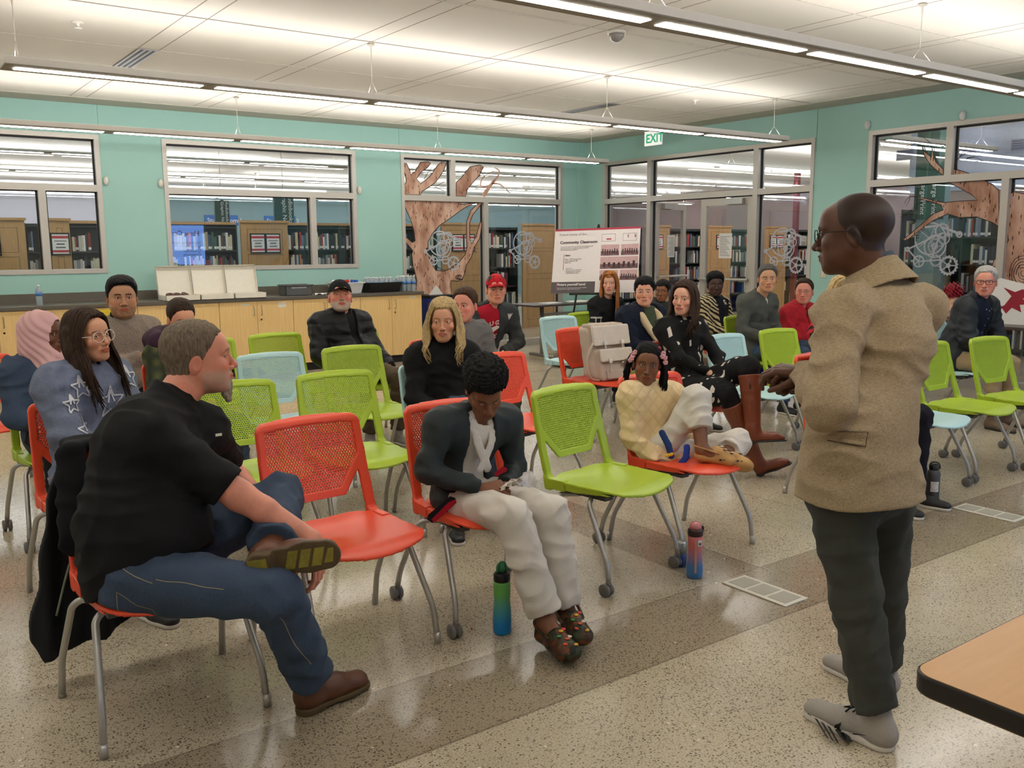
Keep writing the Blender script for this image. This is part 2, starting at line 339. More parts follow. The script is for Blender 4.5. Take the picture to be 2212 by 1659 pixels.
# ceiling fittings
vm=mat('vent_grey',(160,155,160),.5,.3)
for i,(vx,lab) in enumerate(((2.125,'slot air vent in the ceiling at upper left'),(7.19,'slot air vent in the ceiling beside the far pendant light'))):
    r=thing('ceiling_vent',lab,'vent',(vx,8.42,3.095)); MB().box((-.078,-.52,-.004),(.078,.52,.004)).build('vent_frame',vm,r)
    for k in range(3): MB().box((-.055+k*.045,-.5,-.0055),(-.035+k*.045,.5,-.004)).build('slot',dark,r)
for i,(px,py,lab) in enumerate(((168,50,'sprinkler head on the ceiling at the upper left'),(1502,218,'sprinkler head on the ceiling above the doors'))):
    p=atz(px,py,3.09); b=MB(); b.lathe([(.045,.01),(.04,0),(.012,-.004),(.009,-.03),(.028,-.034),(.028,-.038)],16,(0,0,0)); o=b.build('sprinkler_head',white_m,None); o.location=(p[0],p[1],3.09); tag(o,lab,'sprinkler')
p=atz(1332,70,3.09); r=thing('dome_camera','small dome camera on the ceiling behind the nearest pendant light','camera',(p[0],p[1],3.1))
MB().lathe([(.07,0),(.07,-.02),(.062,-.022)],24).build('mount_ring',white_m,r); MB().lathe([(.058,-.02),(.055,-.045),(.04,-.068),(.02,-.08),(.003,-.083)],24).build('dome',mat('grey_dome',(150,145,140),.15),r)
# wall brackets beside windows, outlet
for i,(px,py,ax,lab) in enumerate(((228,391,'y','small white wall bracket right of the leftmost window'),(346,396,'y','small white wall bracket left of the middle window'),(775,411,'y','small white wall bracket right of the middle window'),(1876,270,'x','small white wall bracket above left corner of the right window'),(2081,250,'x','small white wall bracket above the right window'))):
    p=aty(px,py,YA) if ax=='y' else atx(px,py,XB); b=MB(); b.lathe([(.004,0),(.028,.0),(.03,.02),(.02,.045),(.006,.05)],14,R=[[1,0,0],[0,0,-1],[0,1,0]] if ax=='y' else [[0,0,-1],[1,0,0],[0,1,0]])
    o=b.build('wall_bracket',white_m); o.location=p; o.scale=(1,1,1.8); tag(o,lab,'bracket')
p=atx(1779,589,XB); r=thing('light_switch','small switch plate on the teal wall beside the glass doors','switch',(XB-.004,p[1],p[2])); MB().box((-.004,-.04,-.06),(.004,.04,.06)).build('switch_plate',mat('almond_plate',(205,196,172),.5),r,bevel=.002); MB().box((-.009,-.01,-.02),(-.004,.01,.02)).build('toggle',mat('toggle_plate',(225,216,192),.5),r)
# projection screen behind the camera (mirrored in the window)
r=thing('projection_screen','blue projected slide on the front wall','screen',(5.6,Y0+.02,0)); blue=mat('slide_blue',(120,160,240),.5,emit=5.); sl_w=mat('slide_white',(235,238,245),.5,emit=1.6)
q0=aty(365,575,2*YA-Y0); q1=aty(442,487,2*YA-Y0)
MB().box((q0[0]-5.6-.8,-.004,q0[2]-.4),(q1[0]-5.6,.0,q1[2])).build('slide',blue,r)
R3=((-1,0,0),(0,0,1),(0,1,0)); red_s=mat('slide_red',(170,20,45),.5,emit=.8)
text('lettering','How Can You',(q1[0]-5.6-.12,.003,q1[2]-.28),.2,red_s,R3,r); text('lettering','keeping our services\nSupporting\nQuestions\nComments',(q1[0]-5.6-.1,.003,q1[2]-.5),.11,mat('slide_navy',(20,30,90),.5),R3,r)
# floor plates
plm=mat('floor_plate_rim',(214,210,196),.4,.2); pli=mat('floor_plate_lid',(168,164,152),.5,.2)
for i,(x0,x1,y0,y1,lab) in enumerate(((3.040,3.194,2.257,2.602,'grey floor box plate nearest the camera, right of the pink bottle'),(4.99,5.14,2.25,2.60,'grey floor box plate farther right behind the standing man'))):
    r=thing('floor_box_plate',lab,'floor plate',((x0+x1)/2,(y0+y1)/2,0)); hx,hy=(x1-x0)/2,(y1-y0)/2
    MB().box((-hx,-hy,0),(hx,hy,.006)).build('plate_rim',plm,r,bevel=.002)
    for k in range(3): MB().box((-hx+.022,-hy+.02+k*.108,.0055),(hx-.022,-hy+.02+k*.108+.092,.0075)).build('lid',pli,r)
# ================================================================ library beyond the glass
wood_p=mat('oak_end_panel',(192,148,96),.5,var=.12,scale=6,stretch=(12,12,.8)); wood_g=mat('oak_groove',(140,102,60),.6)
shelf_m=mat('shelf_metal',(46,56,52),.5,.2); tealw=mat('library_teal_wall',(122,148,152),.8,var=.02); greyw=mat('library_grey_wall',(196,196,206),.8,var=.02)
mauve=mat('library_mauve_wall',(152,134,132),.8); sgreen=mat('sign_green',(22,66,54),.5); swhite=mat('sign_lettering',(228,232,230),.6); sblue=mat('sign_blue',(20,92,160),.5); redp=mat('red_post',(110,24,34),.5)
struct(box('wall_library_back',(-2.7,24,0),(24,24.2,3.1),tealw)); struct(box('wall_library_right',(21,-3.2,0),(21.2,24,3.1),mauve)); struct(box('wall_library_left',(-2.9,YA+.16,0),(-2.7,24.2,3.1),greyw)); struct(box('wall_library_front',(XB+.16,-3.4,0),(21.2,-3.2,3.1),greyw))
struct(box('trim_8',(2.2,23.97,0),(5.9,24,3.1),greyw))
BK=[]   # books: (centre, size, yaw, colour index, distance)
bookcols=[(196,192,184),(226,222,212),(52,50,56),(34,38,60),(132,40,40),(176,48,44),(48,84,120),(90,74,60),(170,150,110),(70,70,74),(60,100,84),(210,200,170),(140,140,146),(28,28,30),(214,120,60),(110,130,160)]
bmats=[mat('book_cloth_%s'%n,c,.55,var=.08,scale=60) for n,c in zip('abcdefghijklmnop',bookcols)]
RANGES=[]
def shelfrange(name,lo,hi,face,h,label,n,fill=.9,tops=True):
    """face '-y' or '-x': book side; lo..hi along the run; n shelves"""
    ax,c,dep=face
    L=hi-lo; r=thing(name,label,'bookshelf',(0,0,0),0,None)
    b=MB(); pitch=(h-.12)/n
    def bx(B,s0,s1,d0,d1,z0,z1):
        if ax=='y': B.box((s0,c+d0,z0),(s1,c+d1,z1))
        else: B.box((c+d0,s0,z0),(c+d1,s1,z1))
    for i in range(n+1): bx(b,lo,hi,.0,dep,.08+i*pitch-.012,.08+i*pitch+.008)
    k=max(1,round(L/.95))
    for i in range(k+1): s=lo+L*i/k; bx(b,s-.012,s+.012,.002,dep,.0,h)
    bx(b,lo,hi,dep-.02,dep,0,h); b.build('shelf_frame',shelf_m,r)
    for i in range(n):
        z=.09+i*pitch; s=lo+.03
        while s<hi-.05:
            if RNG.rand()<.025*(1+3*(1-fill)): s+=RNG.uniform(.05,.3); continue
            t=RNG.uniform(.018,.045); hh=min(pitch-.05,RNG.uniform(.19,.275)); d=RNG.uniform(.14,.19); ci=int(RNG.choice(16,p=np.array([3,3,2,1.5,1,1,1.5,1,1,1.5,1,1.5,1.5,2,.6,1.2])/24.3)); 
            if s+t>hi-.02: break
            s0,s1=s,s+t-.002
            if ax=='y': BK.append(((s0,c+.025,z),(s1,c+.025+d,z+hh),ci))
            else: BK.append(((c+.025,s0,z),(c+.025+d,s1,z+hh),ci))
            s+=t
    return r
def endpanel(x0,x1,y,h,label,sign=0,depth_=.05,tint=None):
    r=thing('wood_end_panel',label,'end panel',((x0+x1)/2,y,0)); w=(x1-x0)/2
    MB().box((-w,0,0),(w,depth_,h)).build('panel_board',tint or wood_p,r,bevel=.004)
    MB().box((-w-.02,-.02,h),(w+.02,depth_+.02,h+.035)).build('panel_cap',wood_p,r)
    g=MB()
    for z0,z1 in ((.15,.9),(1.0,h-.48),(h-.42,h-.1)):
        for lo,hi in (((-w+.09,-.002,z0),(w-.09,0,z0+.008)),((-w+.09,-.002,z1),(w-.09,0,z1+.008)),((-w+.09,-.002,z0),(-w+.098,0,z1)),((w-.098,-.002,z0),(w-.09,0,z1))): g.box(lo,hi)
    g.build('panel_groove',wood_g,r)
    if sign:
        n=sign; b=MB(); k=MB(); q=MB(); t=MB()
        for i in range(n):
            cx=(i-(n-1)/2)*.24; z=h-.46
            b.box((cx-.118,-.016,z),(cx+.118,-.003,z+.3)); k.box((cx-.1,-.018,z+.02),(cx+.1,-.016,z+.28)); q.box((cx-.1,-.0195,z+.225),(cx+.1,-.018,z+.26)); q.box((cx-.1,-.0195,z+.04),(cx+.1,-.018,z+.07))
            for j,(ww,hh) in enumerate(((.075,.012),(.05,.02),(.06,.02))): t.box((cx-ww,-.0195,z+.185-j*.045),(cx+ww,-.018,z+.185-j*.045+hh))
        b.build('sign_frame',dark,r); k.build('sign_card',paper,r); q.build('sign_stripe',mat('sign_red',(196,60,70),.6),r); t.build('sign_print',greyink,r)
    return r
H_=1.86
centers=[(1.1,1.93,1,'wooden end panel with a call-number card seen at the left edge of the leftmost window'),(2.21,2.47,1,'narrow wooden end panel right of the mullion in the leftmost window'),(4.83,5.57,2,'wooden end panel with two call-number cards in the middle window'),(8.37,9.25,2,'wooden end panel seen behind the painted tree in the third window'),(10.12,10.93,0,'plain wooden end panel behind the capped young man and the poster'),(13.3,13.95,1,'wooden end panel seen through the open left door leaf'),(15.12,15.87,1,'wooden end panel seen through the closed glass door'),(17.05,17.8,2,'wooden end panel behind the gears decal right of the doors')]
for x0,x1,s,l in centers: endpanel(x0,x1,13.6,H_+.03,l,s)
gaps=[(-2.6,1.1),(1.93,2.21),(2.47,4.83),(5.57,8.37),(9.25,10.12),(10.93,13.3),(13.95,15.12),(15.87,17.05),(17.8,20.9)]
gl=['far left of the leftmost window','between the two end panels of the leftmost window','between the leftmost and middle windows','right of the carded end panel in the middle window','behind the right pane beside the painted tree','behind the poster and the left door leaf','between the two glass door leaves','right of the closed door','at the far right through the glass']
for (a,e),l in zip(gaps,gl):
    if a<-2: a=-.6
    shelfrange('bookshelf',a+.02,e-.02,('y',13.75,.24),H_,'dark metal bookshelf full of books '+l,5)
shelfrange('bookshelf',3.0,7.6,('x',12.6,.24),2.0,'dark library bookshelf seen through the right window behind the gears decal',5,.75)
shelfrange('bookshelf',-1.,2.9,('x',12.6,.24),2.0,'dark library bookshelf beyond the painted tree trunk at right',5,.75)
# canopy strips above far ranges
for (x0,x1,l) in ((2.5,4.8,'shelf top board left of the carded end panel in the middle window'),(5.62,8.3,'shelf top board right of the carded end panel in the middle window')):
    tag(box('shelf_canopy',(x0,13.73,1.861),(x1,14.01,1.9),wood_p),'wooden '+l,'shelf board')
# choose individual books
def bdist(b):
    c=(np.array(b[0])+np.array(b[1]))/2; v=c-O0; D=float(v@FW)
    if D<.5: return 1e9
    px=1106+FPX*float(v@RT)/D; py=829.5+FPX*float(v@DN)/D
    if not(0<px<2212): return 1e9
    ok=False
    if c[1]>YA:
        t=YA/c[1]; q=O0+(c-O0)*t
        for w in (W1,W2,W3):
            if w[0]+.06<q[0]<w[1]-.06 and max(w[2],.1)+.05<q[2]<2.1: ok=True
        if W3[0]<q[0]<W3[1] and q[2]<.95: ok=False
    if c[0]>XB:
        t=XB/c[0]; q=O0+(c-O0)*t
        for w in (WB,W4):
            if w[0]+.06<q[1]<w[1]-.06 and 1.15<q[2]<2.1: ok=True
    if px>1740 and px<1930: ok=False
    return D if ok else 1e9
ds=np.array([bdist(b) for b in BK]); order=np.argsort(ds); ind=set(order[:300].tolist())
bmesh_cache={}
k=0
def bkname(c):
    n=('white','cream','charcoal','navy','maroon','red','blue','brown','tan','grey','green','ivory','silver','black','orange','pale blue')
    return n[c]
for i in order[:300]:
    lo,hi,ci=BK[i]; sz=tuple(round(hi[j]-lo[j],3) for j in range(3)); cb=MB(); c=((lo[0]+hi[0])/2,(lo[1]+hi[1])/2,lo[2])
    cb.box((-sz[0]/2,-sz[1]/2,0),(sz[0]/2,sz[1]/2,sz[2])); 
    # white call-number sticker low on the spine
    if i%3:
        cb.cur=1
        if c[0]>12.5 and c[1]<8: cb.box((-sz[0]/2-.001,-sz[1]/2+.001,.02),(-sz[0]/2,sz[1]/2-.001,.055))
        else: cb.box((-sz[0]/2+.001,-sz[1]/2-.001,.02),(sz[0]/2-.001,-sz[1]/2,.055))
    o=cb.build('book',[bmats[ci],paper]); o.location=c
    side='east' if (c[0]>12.5 and c[1]<8) else 'north'
    wn='leftmost window' if c[0]<3.4 and side=='north' else 'middle window' if c[0]<7.6 and side=='north' else 'third window' if c[0]<11 and side=='north' else 'glass doors' if side=='north' else 'right window'
    tr=('top','second','third','fourth','lowest')[min(4,max(0,int((1.86-c[2])/.348)))]; tag(o,'%s book standing on the %s library shelf seen through the %s'%(bkname(ci),tr,wn),'book','%s books on the %s shelf behind the %s'%(bkname(ci),tr,wn))
mb=MB()
for i,(lo,hi,ci) in enumerate(BK):
    if i in ind: continue
    mb.cur=ci; mb.box(lo,hi)
tag(mb.build('books',bmats),'rows of library books farther away on the dark shelves','books',None,'stuff')
# hanging signs on green columns
def vsign(px0,px1,py0,py1,Y,lab,words):
    a=aty(px0,py1,Y); b=aty(px1,py0,Y); r=thing('aisle_sign',lab,'sign',((a[0]+b[0])/2,Y,a[2])); w=(b[0]-a[0])/2; h=b[2]-a[2]
    MB().box((-w,0,0),(w,.05,h)).build('sign_blade',sgreen,r)
    for i,wd in enumerate(words): MB().tube([(0,.025,h),(0,.025,3.1-a[2])],.006,6).build('hanger',cable,r) if i==0 else None; text('lettering',wd,(w*(-.15+.62*i)-.0,-.004,h-.03),w*.6,swhite,((0,0,-1),(1,0,0),(0,-1,0)),r)
vsign(594,633,413,492,14.9,'dark green vertical sign reading Graphic Novels and Audiobooks in the middle window',['Graphic Novels','Audiobooks'])
vsign(466,494,432,486,15.3,'smaller dark green vertical sign in front of the Study Room 1 sign',['Graphic Novels','Audiobooks'])
for (x0,y0),(x1,y1),w,l in (((445,465),(516,486),'Study Room 1','blue Study Room wall sign partly behind the smaller green aisle sign'),((574,467),(641,487),'Study Room 2','blue Study Room wall sign mostly hidden by the carded wooden end panel')):
    a=aty(x0,y1,23.9); b=aty(x1,y0,23.9); r=thing('room_sign',l,'sign',((a[0]+b[0])/2,23.97,a[2])); wd=(b[0]-a[0]); h=b[2]-a[2]
    MB().box((-wd/2,0,0),(wd/2,.03,h)).build('sign_board',sblue,r,bevel=.01); text('lettering',w,(-wd/2+.06,-.004,h*.28),h*.62,swhite,((1,0,0),(0,0,1),(0,-1,0)),r)
# Large Print column
a=atx(1972,477,11.9); b_=atx(2026,392,11.9); r=thing('column_sign','dark green column sign reading Large Print in the right window','sign',(11.9,6.85,1.84))
MB().box((0,-.16,-.0),(.2,.16,1.25)).build('sign_blade',sgreen,r); MB().box((-.003,-.02,0),(0,.0,1.25)).build('sign_edge',mat('sign_teal',(40,110,100),.5),r)
for yy,s in ((.06,.1),(-.1,.1)): text('lettering','Large Print',(-.006,yy,.50),s,swhite,((0,0,-1),(0,-1,0),(-1,0,0)),r)
struct(box('trim_9',(11.95,6.7,0),(12.25,7.0,3.1),tealw))
# lower soffit, vents and red posts in the library, red exit of children area
tag(box('red_post',(17.2,12.9,0),(17.3,13.0,3.1),redp),'thin dark red post standing beyond the door side window','post')
tag(box('red_post',(11.3,13.2,.0),(11.36,13.26,3.1),redp),'thin dark red post at the right edge of the third window','post')
bulk=mat('bulkhead_white',(196,204,228),.8)
struct(box('trim_10',(12.9,-3,2.25),(13.1,7.7,3.1),bulk))
for i,yy in enumerate([float(atx(px,337,12.9)[1]) for px in (1955,2089,2205)]):
    r=thing('wall_vent','grey louvre vent on the white bulkhead beyond the right window, %s'%('leftmost of three','middle of three','rightmost of three')[i],'vent',(12.895,yy,float(atx(1955,346,12.9)[2]))); MB().box((-.01,-.13,0),(.0,.13,.15)).build('vent_frame',mat('vent_blue_grey',(150,155,185),.6),r)
    for k in range(4): MB().box((-.013,-.115,.02+k*.032),(-.01,.115,.036+k*.032)).build('louvre',mat('louvre_dark',(100,105,130),.6),r)
# ================================================================ counter and cabinets
maple=mat('maple_laminate',(238,200,134),.5,var=.07,scale=5,stretch=(9,9,.7)); gapm=mat('cabinet_gap',(120,96,60),.8)
topm=mat('grey_brown_worktop',(98,90,80),.5,var=.12,scale=60); metal=mat('satin_nickel',(190,178,150),.3,.9); lockm=mat('lock_brass',(196,180,130),.3,.9)
CF,CX1=10.50,6.13   # cabinet front plane, right end
xs=[CX1-.4505*2*i for i in range(8)]
clab=['rightmost maple base cabinet, next to the blue bin','maple base cabinet behind the man in the black cap','maple base cabinet second left of the man in the black cap','maple base cabinet below the white donut boxes','maple base cabinet behind the woman in the plum jacket','maple base cabinet behind the man with crossed arms','maple base cabinet behind the pink headscarf','leftmost maple base cabinet at the picture edge']
for i in range(7):
    x1=xs[i]; x0=xs[i+1]; w=x1-x0; r=thing('base_cabinet',clab[i] if i<7 else '','cabinet',((x0+x1)/2,CF,0))
    MB().box((-w/2+.001,.02,.1),(w/2-.001,.58,.885)).build('carcass',maple,r); MB().box((-w/2+.001,.07,0),(w/2-.001,.56,.1)).build('toe_kick',dark,r)
    for s in (-1,1):
        a=-w/2+.003 if s<0 else .002; e=-.002 if s<0 else w/2-.003
        d=MB().box((a,0,.105),(e,.019,.882)).build('door',maple,r)
        hx=e-.045 if s<0 else a+.045
        MB().tube(fillet([(hx,0,.83),(hx,-.03,.83),(hx,-.03,.72),(hx,0,.72)],.012),.005,8).build('handle',metal,d)
        if s>0: MB().lathe([(.011,0),(.011,.004),(.006,.005)],14,(hx,0,.665),R=[[1,0,0],[0,0,1],[0,-1,0]]).build('lock',lockm,d)
        if (i*2+(s>0)) in (1,3,4,5,8,9): MB().box((a+.26,-.001,.842),(a+.36,0,.858)).build('label_strip',paper,d)
        if (i*2+(s>0))==5: MB().box((a+.26,-.001,.80),(a+.36,0,.835)).build('label_strip',paper,d)
r=thing('worktop','long grey-brown laminate worktop with upstand along the teal wall','worktop',(2.9,10.8,.89))
MB().box((-3.4,-.32,-.004),(3.26,.312,.036)).build('top_slab',topm,r,bevel=.004); MB().box((-3.4,.296,.036),(3.26,.312,.14)).build('backsplash',topm,r)
TZ=.927
# ---- donut boxes
card=mat('white_card',(228,222,208),.7,var=.03)
for i,(x,l) in enumerate(((3.02,'leftmost open white donut box on the worktop'),(3.41,'middle open white donut box on the worktop'),(3.80,'rightmost open white donut box on the worktop'))):
    r=thing('donut_box',l,'box',(x,10.66,TZ)); w=.19; b=MB()
    b.box((-w,-.19,0),(w,.13,.004)); 
    for lo,hi in (((-w,-.19,0),(w,-.186,.06)),((-w,.126,0),(w,.13,.06)),((-w,-.19,0),(-w+.004,.13,.06)),((w-.004,-.19,0),(w,.13,.06))): b.box(lo,hi)
    b.build('tray',card,r); a=math.radians(12); R=np.array([[1,0,0],[0,math.cos(a),math.sin(a)],[0,-math.sin(a),math.cos(a)]])
    l_=MB(); l_.box((-w,0,0),(w,.004,.33),R,(0,.13,.05)); l_.box((-w,-.05,0),(-w+.003,0,.31),R,(0,.13,.05)); l_.box((w-.003,-.05,0),(w,0,.31),R,(0,.13,.05)); l_.box((-w,-.05,.327),(w,0,.33),R,(0,.13,.05)); l_.build('lid',card,r)
    if i==0:
        for q in range(3):
            b=MB(); R_,r_=.035,.016
            v=[((R_+r_*math.cos(t))*math.cos(a),(R_+r_*math.cos(t))*math.sin(a),r_*math.sin(t)*.9) for a in np.linspace(0,2*math.pi,18,endpoint=False) for t in np.linspace(0,2*math.pi,10,endpoint=False)]
            b.smooth=True; b.add(v,[(i_*10+j,((i_+1)%18)*10+j,((i_+1)%18)*10+(j+1)%10,i_*10+(j+1)%10) for i_ in range(18) for j in range(10)])
            o=b.build('donut',mat('chocolate_glaze',(96,66,60),.3)); o.location=(x-.1+q*.085,10.62,TZ+.06); o.rotation_euler=(.3,.2*q,0); tag(o,'glazed donut left in the leftmost open box, %s'%('left one','middle one','right one')[q],'donut','donuts in the leftmost box')
# ---- bottles
clear=mat('clear_plastic',(206,216,220),.1,var=.02); clear.node_tree.nodes['Principled BSDF'].inputs['Transmission Weight'].default_value=.55
lblb=mat('bottle_label_blue',(80,130,196),.5); capw=mat('bottle_cap_white',(235,235,235),.5)
def water(loc,label,group=None,s=1.):
    r=thing('water_bottle',label,'bottle',loc,0,group)
    MB().lathe([(p*s,z*s) for p,z in ((.001,0),(.028,.0),(.032,.01),(.031,.05),(.0325,.055),(.031,.09),(.0325,.095),(.0325,.14),(.03,.155),(.018,.185),(.0125,.192),(.0125,.2))],18).build('bottle_body',clear,r)
    MB().lathe([(.0335*s,.1*s),(.0335*s,.14*s)],18).build('bottle_label',lblb,r); MB().lathe([(.0145*s,.196*s),(.0145*s,.213*s)],14).build('cap',capw,r); return r
p=aty(86,661,10.62); water((p[0],10.62,TZ),'single water bottle standing alone at the left end of the worktop')
w0=water((5.93,10.62,TZ),'clear water bottle with blue label beside the black tub','water bottles beside the black tub',.95)
for k,(dx,dy) in enumerate(((.075,0),(.15,0),(.0,.08),(.075,.08),(.15,.08),(.0,.16),(.075,.16),(.15,.16))): c=copy_tree(w0); c.location=(5.93+dx,10.62+dy,TZ)
def tub(name,label,x0,x1,y,h,m,taper=.03):
    r=thing(name,label,'tub',((x0+x1)/2,y,TZ)); w=(x1-x0)/2; d=.17; b=MB(); t=.006
    def ring(w_,d_,z): return [(-w_,-d_,z),(w_,-d_,z),(w_,d_,z),(-w_,d_,z)]
    V=ring(w-taper,d-taper,0)+ring(w,d,h)+ring(w-t,d-t,h)+ring(w-taper-t,d-taper-t,t); F=[(3,2,1,0)]
    for k in range(3): F+=[(k*4+j,k*4+(j+1)%4,k*4+4+(j+1)%4,k*4+4+j) for j in range(4)]
    F+=[(12,13,14,15)]; b.add(V,F); b.build('tub_body',m,r,bevel=.004)
    e=MB(); 
    for lo,hi in (((-w-.012,-d-.012,h-.012),(w+.012,-d+.002,h)),((-w-.012,d-.002,h-.012),(w+.012,d+.012,h)),((-w-.012,-d,h-.012),(-w+.002,d,h)),((w-.002,-d,h-.012),(w+.012,d,h))): e.box(lo,hi)
    e.build('rim',m,r); return r
blackp=mat('black_plastic',(18,18,20),.35); whitep=mat('white_plastic',(222,222,220),.4)
tub('plastic_tub','black plastic tub full of water bottles on the worktop',5.40,5.87,10.72,.13,blackp)
tub('plastic_tub','white plastic tub of soda cans behind the man in the black cap',4.97,5.33,10.75,.14,whitep)
k=0
wt=water((5.45,10.62,TZ+.03),'clear water bottle standing in the black plastic tub','water bottles in the black tub',.85)
for i in range(6):
    for j in range(3):
        if i+j==0: continue
        c=copy_tree(wt); c.location=(5.45+i*.072,10.62+j*.09,TZ+.012); c.rotation_euler=(RNG.uniform(-.1,.1),RNG.uniform(-.1,.1),0)
wt.location=(5.45,10.62,TZ+.012)
cans=[(200,205,215),(40,90,180),(190,40,40),(210,205,90)]
for i in range(10):
    c=cans[int(RNG.randint(4))]; m=mat('can_%d%d%d'%c,c,.25,.6); o=MB().lathe([(.024,0),(.032,.008),(.032,.108),(.026,.12),(.024,.117),(.001,.117)],18).build('soda_can',m)
    o.location=(5.04+(i%5)*.056,10.69+(i//5)*.12,TZ+.045+RNG.rand()*.01); o.rotation_euler=(RNG.uniform(-.25,.25),RNG.uniform(-.25,.25),0); tag(o,'soda can standing in the white plastic tub','can','soda cans in the white tub')
# woven grey basket
r=thing('storage_basket','small grey perforated plastic basket on the worktop','basket',(4.46,10.72,TZ)); bm_=mat('basket_grey',(98,98,98),.5,var=.25,scale=120)
tb=MB(); 
for lo,hi in (((-.17,-.11,0),(.17,-.105,.125)),((-.17,.105,0),(.17,.11,.125)),((-.17,-.11,0),(-.165,.11,.125)),((.165,-.11,0),(.17,.11,.125)),((-.17,-.11,0),(.17,.11,.005))): tb.box(lo,hi)
tb.build('basket_body',bm_,r); MB().tube([(-.18,-.12,.125),(.18,-.12,.125),(.18,.12,.125),(-.18,.12,.125),(-.18,-.12,.125)],.008,8).build('rim',bm_,r)
hb=MB()
for i in range(9): hb.lathe([(.009,0),(.009,.003)],8,(-.09+i*.022,-.112,.095),R=[[1,0,0],[0,0,1],[0,-1,0]])
hb.build('hole_row',paper,r)
for i,(x,l) in enumerate(((4.72,'left'),(4.85,'right'))):
    b=MB(); b.smooth=True; n=8; v=[(u*.07,w_*.05,.008+.012*math.sin(u*5+i)*math.cos(w_*4+i)) for u in np.linspace(-1,1,n) for w_ in np.linspace(-1,1,n)]
    b.add(v+[(a,b2,c-.004) for a,b2,c in v],[(i_*n+j,(i_+1)*n+j,(i_+1)*n+j+1,i_*n+j+1) for i_ in range(n-1) for j in range(n-1)]+[(n*n+i_*n+j+1,n*n+(i_+1)*n+j+1,n*n+(i_+1)*n+j,n*n+i_*n+j) for i_ in range(n-1) for j in range(n-1)])
    o=b.build('paper_napkin',paper); o.location=(x,10.6,TZ+.004); tag(o,'crumpled white paper napkin on the worktop, %s of the two'%l,'napkin')
# yellow book on the cabinet behind
r=thing('recycling_bin','tall blue plastic bin at the right end of the cabinets','bin',(6.52,10.75,0)); bl=mat('blue_plastic',(24,48,150),.4)
MB().prism([(-.16,0),(.16,0),(.2,.82),(-.2,.82)],lambda u,v,w:(u,w,v),-.16,.16).build('bin_body',bl,r,bevel=.01); MB().box((-.21,-.18,.82),(.21,.18,.86)).build('bin_rim',blackp,r,bevel=.008)
b=MB(); b.add([(-.1,0,0),(.02,.0,.13),(.14,.02,.0),(.02,.05,.0)],[(0,1,2),(0,2,3),(0,3,1),(1,3,2)]); o=b.build('paper_sheet',paper); o.location=(6.46,10.7,.862); tag(o,'folded white paper sticking out of the blue bin','paper')
# ================================================================ poster on easel, table beside it
def P9(px,py,D): return atd(px,py,D)
pw=mat('poster_white',(216,208,204),.6,var=.02); pr_=mat('poster_crimson',(170,40,64),.6); pdk=mat('poster_charcoal',(78,70,72),.6); pgy=mat('poster_panel_grey',(204,194,192),.6); pk=mat('poster_photo_mauve',(150,104,104),.7,var=.5,scale=18); pk2=mat('poster_photo_dark',(62,44,48),.7,var=.3,scale=30); pin=mat('poster_photo_light',(196,160,158),.7,var=.1)
A=P9(1200,496,9.55); B=P9(1384,489,9.3); C=P9(1214,632,9.35)
ux=B-A; Wd=float(np.linalg.norm(ux)); ux/=Wd; uy=A-C; uy-=ux*float(uy@ux); Hd=float(np.linalg.norm(uy)); uy/=Hd; uo=np.cross(ux,uy); Hd=float(np.linalg.norm(A-C))
PT=A; 
r=thing('poster_board','white Community Classroom poster board with crimson top edge on an easel','poster',tuple(PT))
def pf(u,v,w): return tuple(ux*u-uy*v+uo*w)
def prect(b,u0,v0,u1,v1,t0,t1): return b.prism([(u0,v0),(u1,v0),(u1,v1),(u0,v1)],pf,t0,t1)
prect(MB(),0,0,Wd,Hd,-.006,0).build('board',pw,r); prect(MB(),0,0,Wd,.022,0,.001).build('top_band',pr_,r)
prect(MB(),0,Hd-.125,Wd*.51,Hd,0,.001).build('footer_panel',pdk,r)
uxt,uyt,uot=tuple(ux),tuple(uy),tuple(uo)
def ptxt(s,u,v,size,m,bold=0.): text('lettering',s,tuple(ux*u-uy*v+uo*.0015),size,m,(uxt,uyt,uot),r,bold=bold)
ptxt('Future home of the...',.05,.075,.036,greyink); ptxt('Community Classroom',.06,.165,.042,ink,.0012); ptxt('A dynamic space for connecting and engaging with\nthe community through learning and events\nthat bring people together',.07,.205,.017,greyink)
ptxt('Stats:',.125,.305,.026,ink,.0008); ptxt('Size: 1,024 square feet\nTotal capacity: 40\nIdeal for:',.125,.345,.019,ink); ptxt('Lectures\nNetworking receptions\nMeetings and retreats\nCommunity events',.14,.445,.018,greyink)
ptxt('Picture yourself here!',.06,Hd-.085,.034,pw,.001); ptxt('Opportunities for naming and sponsorship available.\nConnect with us today to find out more.',.06,Hd-.055,.015,pw)
prect(MB(),.11,.285,.115,.46,0,.001).build('red_rule',pr_,r); prect(MB(),.05,Hd-.11,.054,Hd-.02,.001,.0015).build('red_rule',pr_,r)
for (u0,v0,u1,v1) in ((.5,.19,.69,.31),(.71,.19,.89,.31),(.5,.325,.89,.455),(.5,.47,.69,.58),(.71,.47,.89,.58)):
    u0*=Wd/.9;u1*=Wd/.9; q=prect(MB(),u0,v0,u1,v1,0,.001).build('photo_print',pin,r); 
    prect(MB(),u0,v0+(v1-v0)*.6,u1,v1,.001,.0014).build('photo_floor',pk,q); n=MB()
    for k in range(7):
        c=u0+(u1-u0)*(.08+.13*k); prect(n,c,v0+(v1-v0)*RNG.uniform(.35,.5),c+(u1-u0)*.06,v0+(v1-v0)*.85,.0014,.0018)
    n.build('photo_figures',pk2,q)
n=MB(); prect(n,.55,.12,.6,.135,0,.001); n.build('plan_mark',pr_,r)
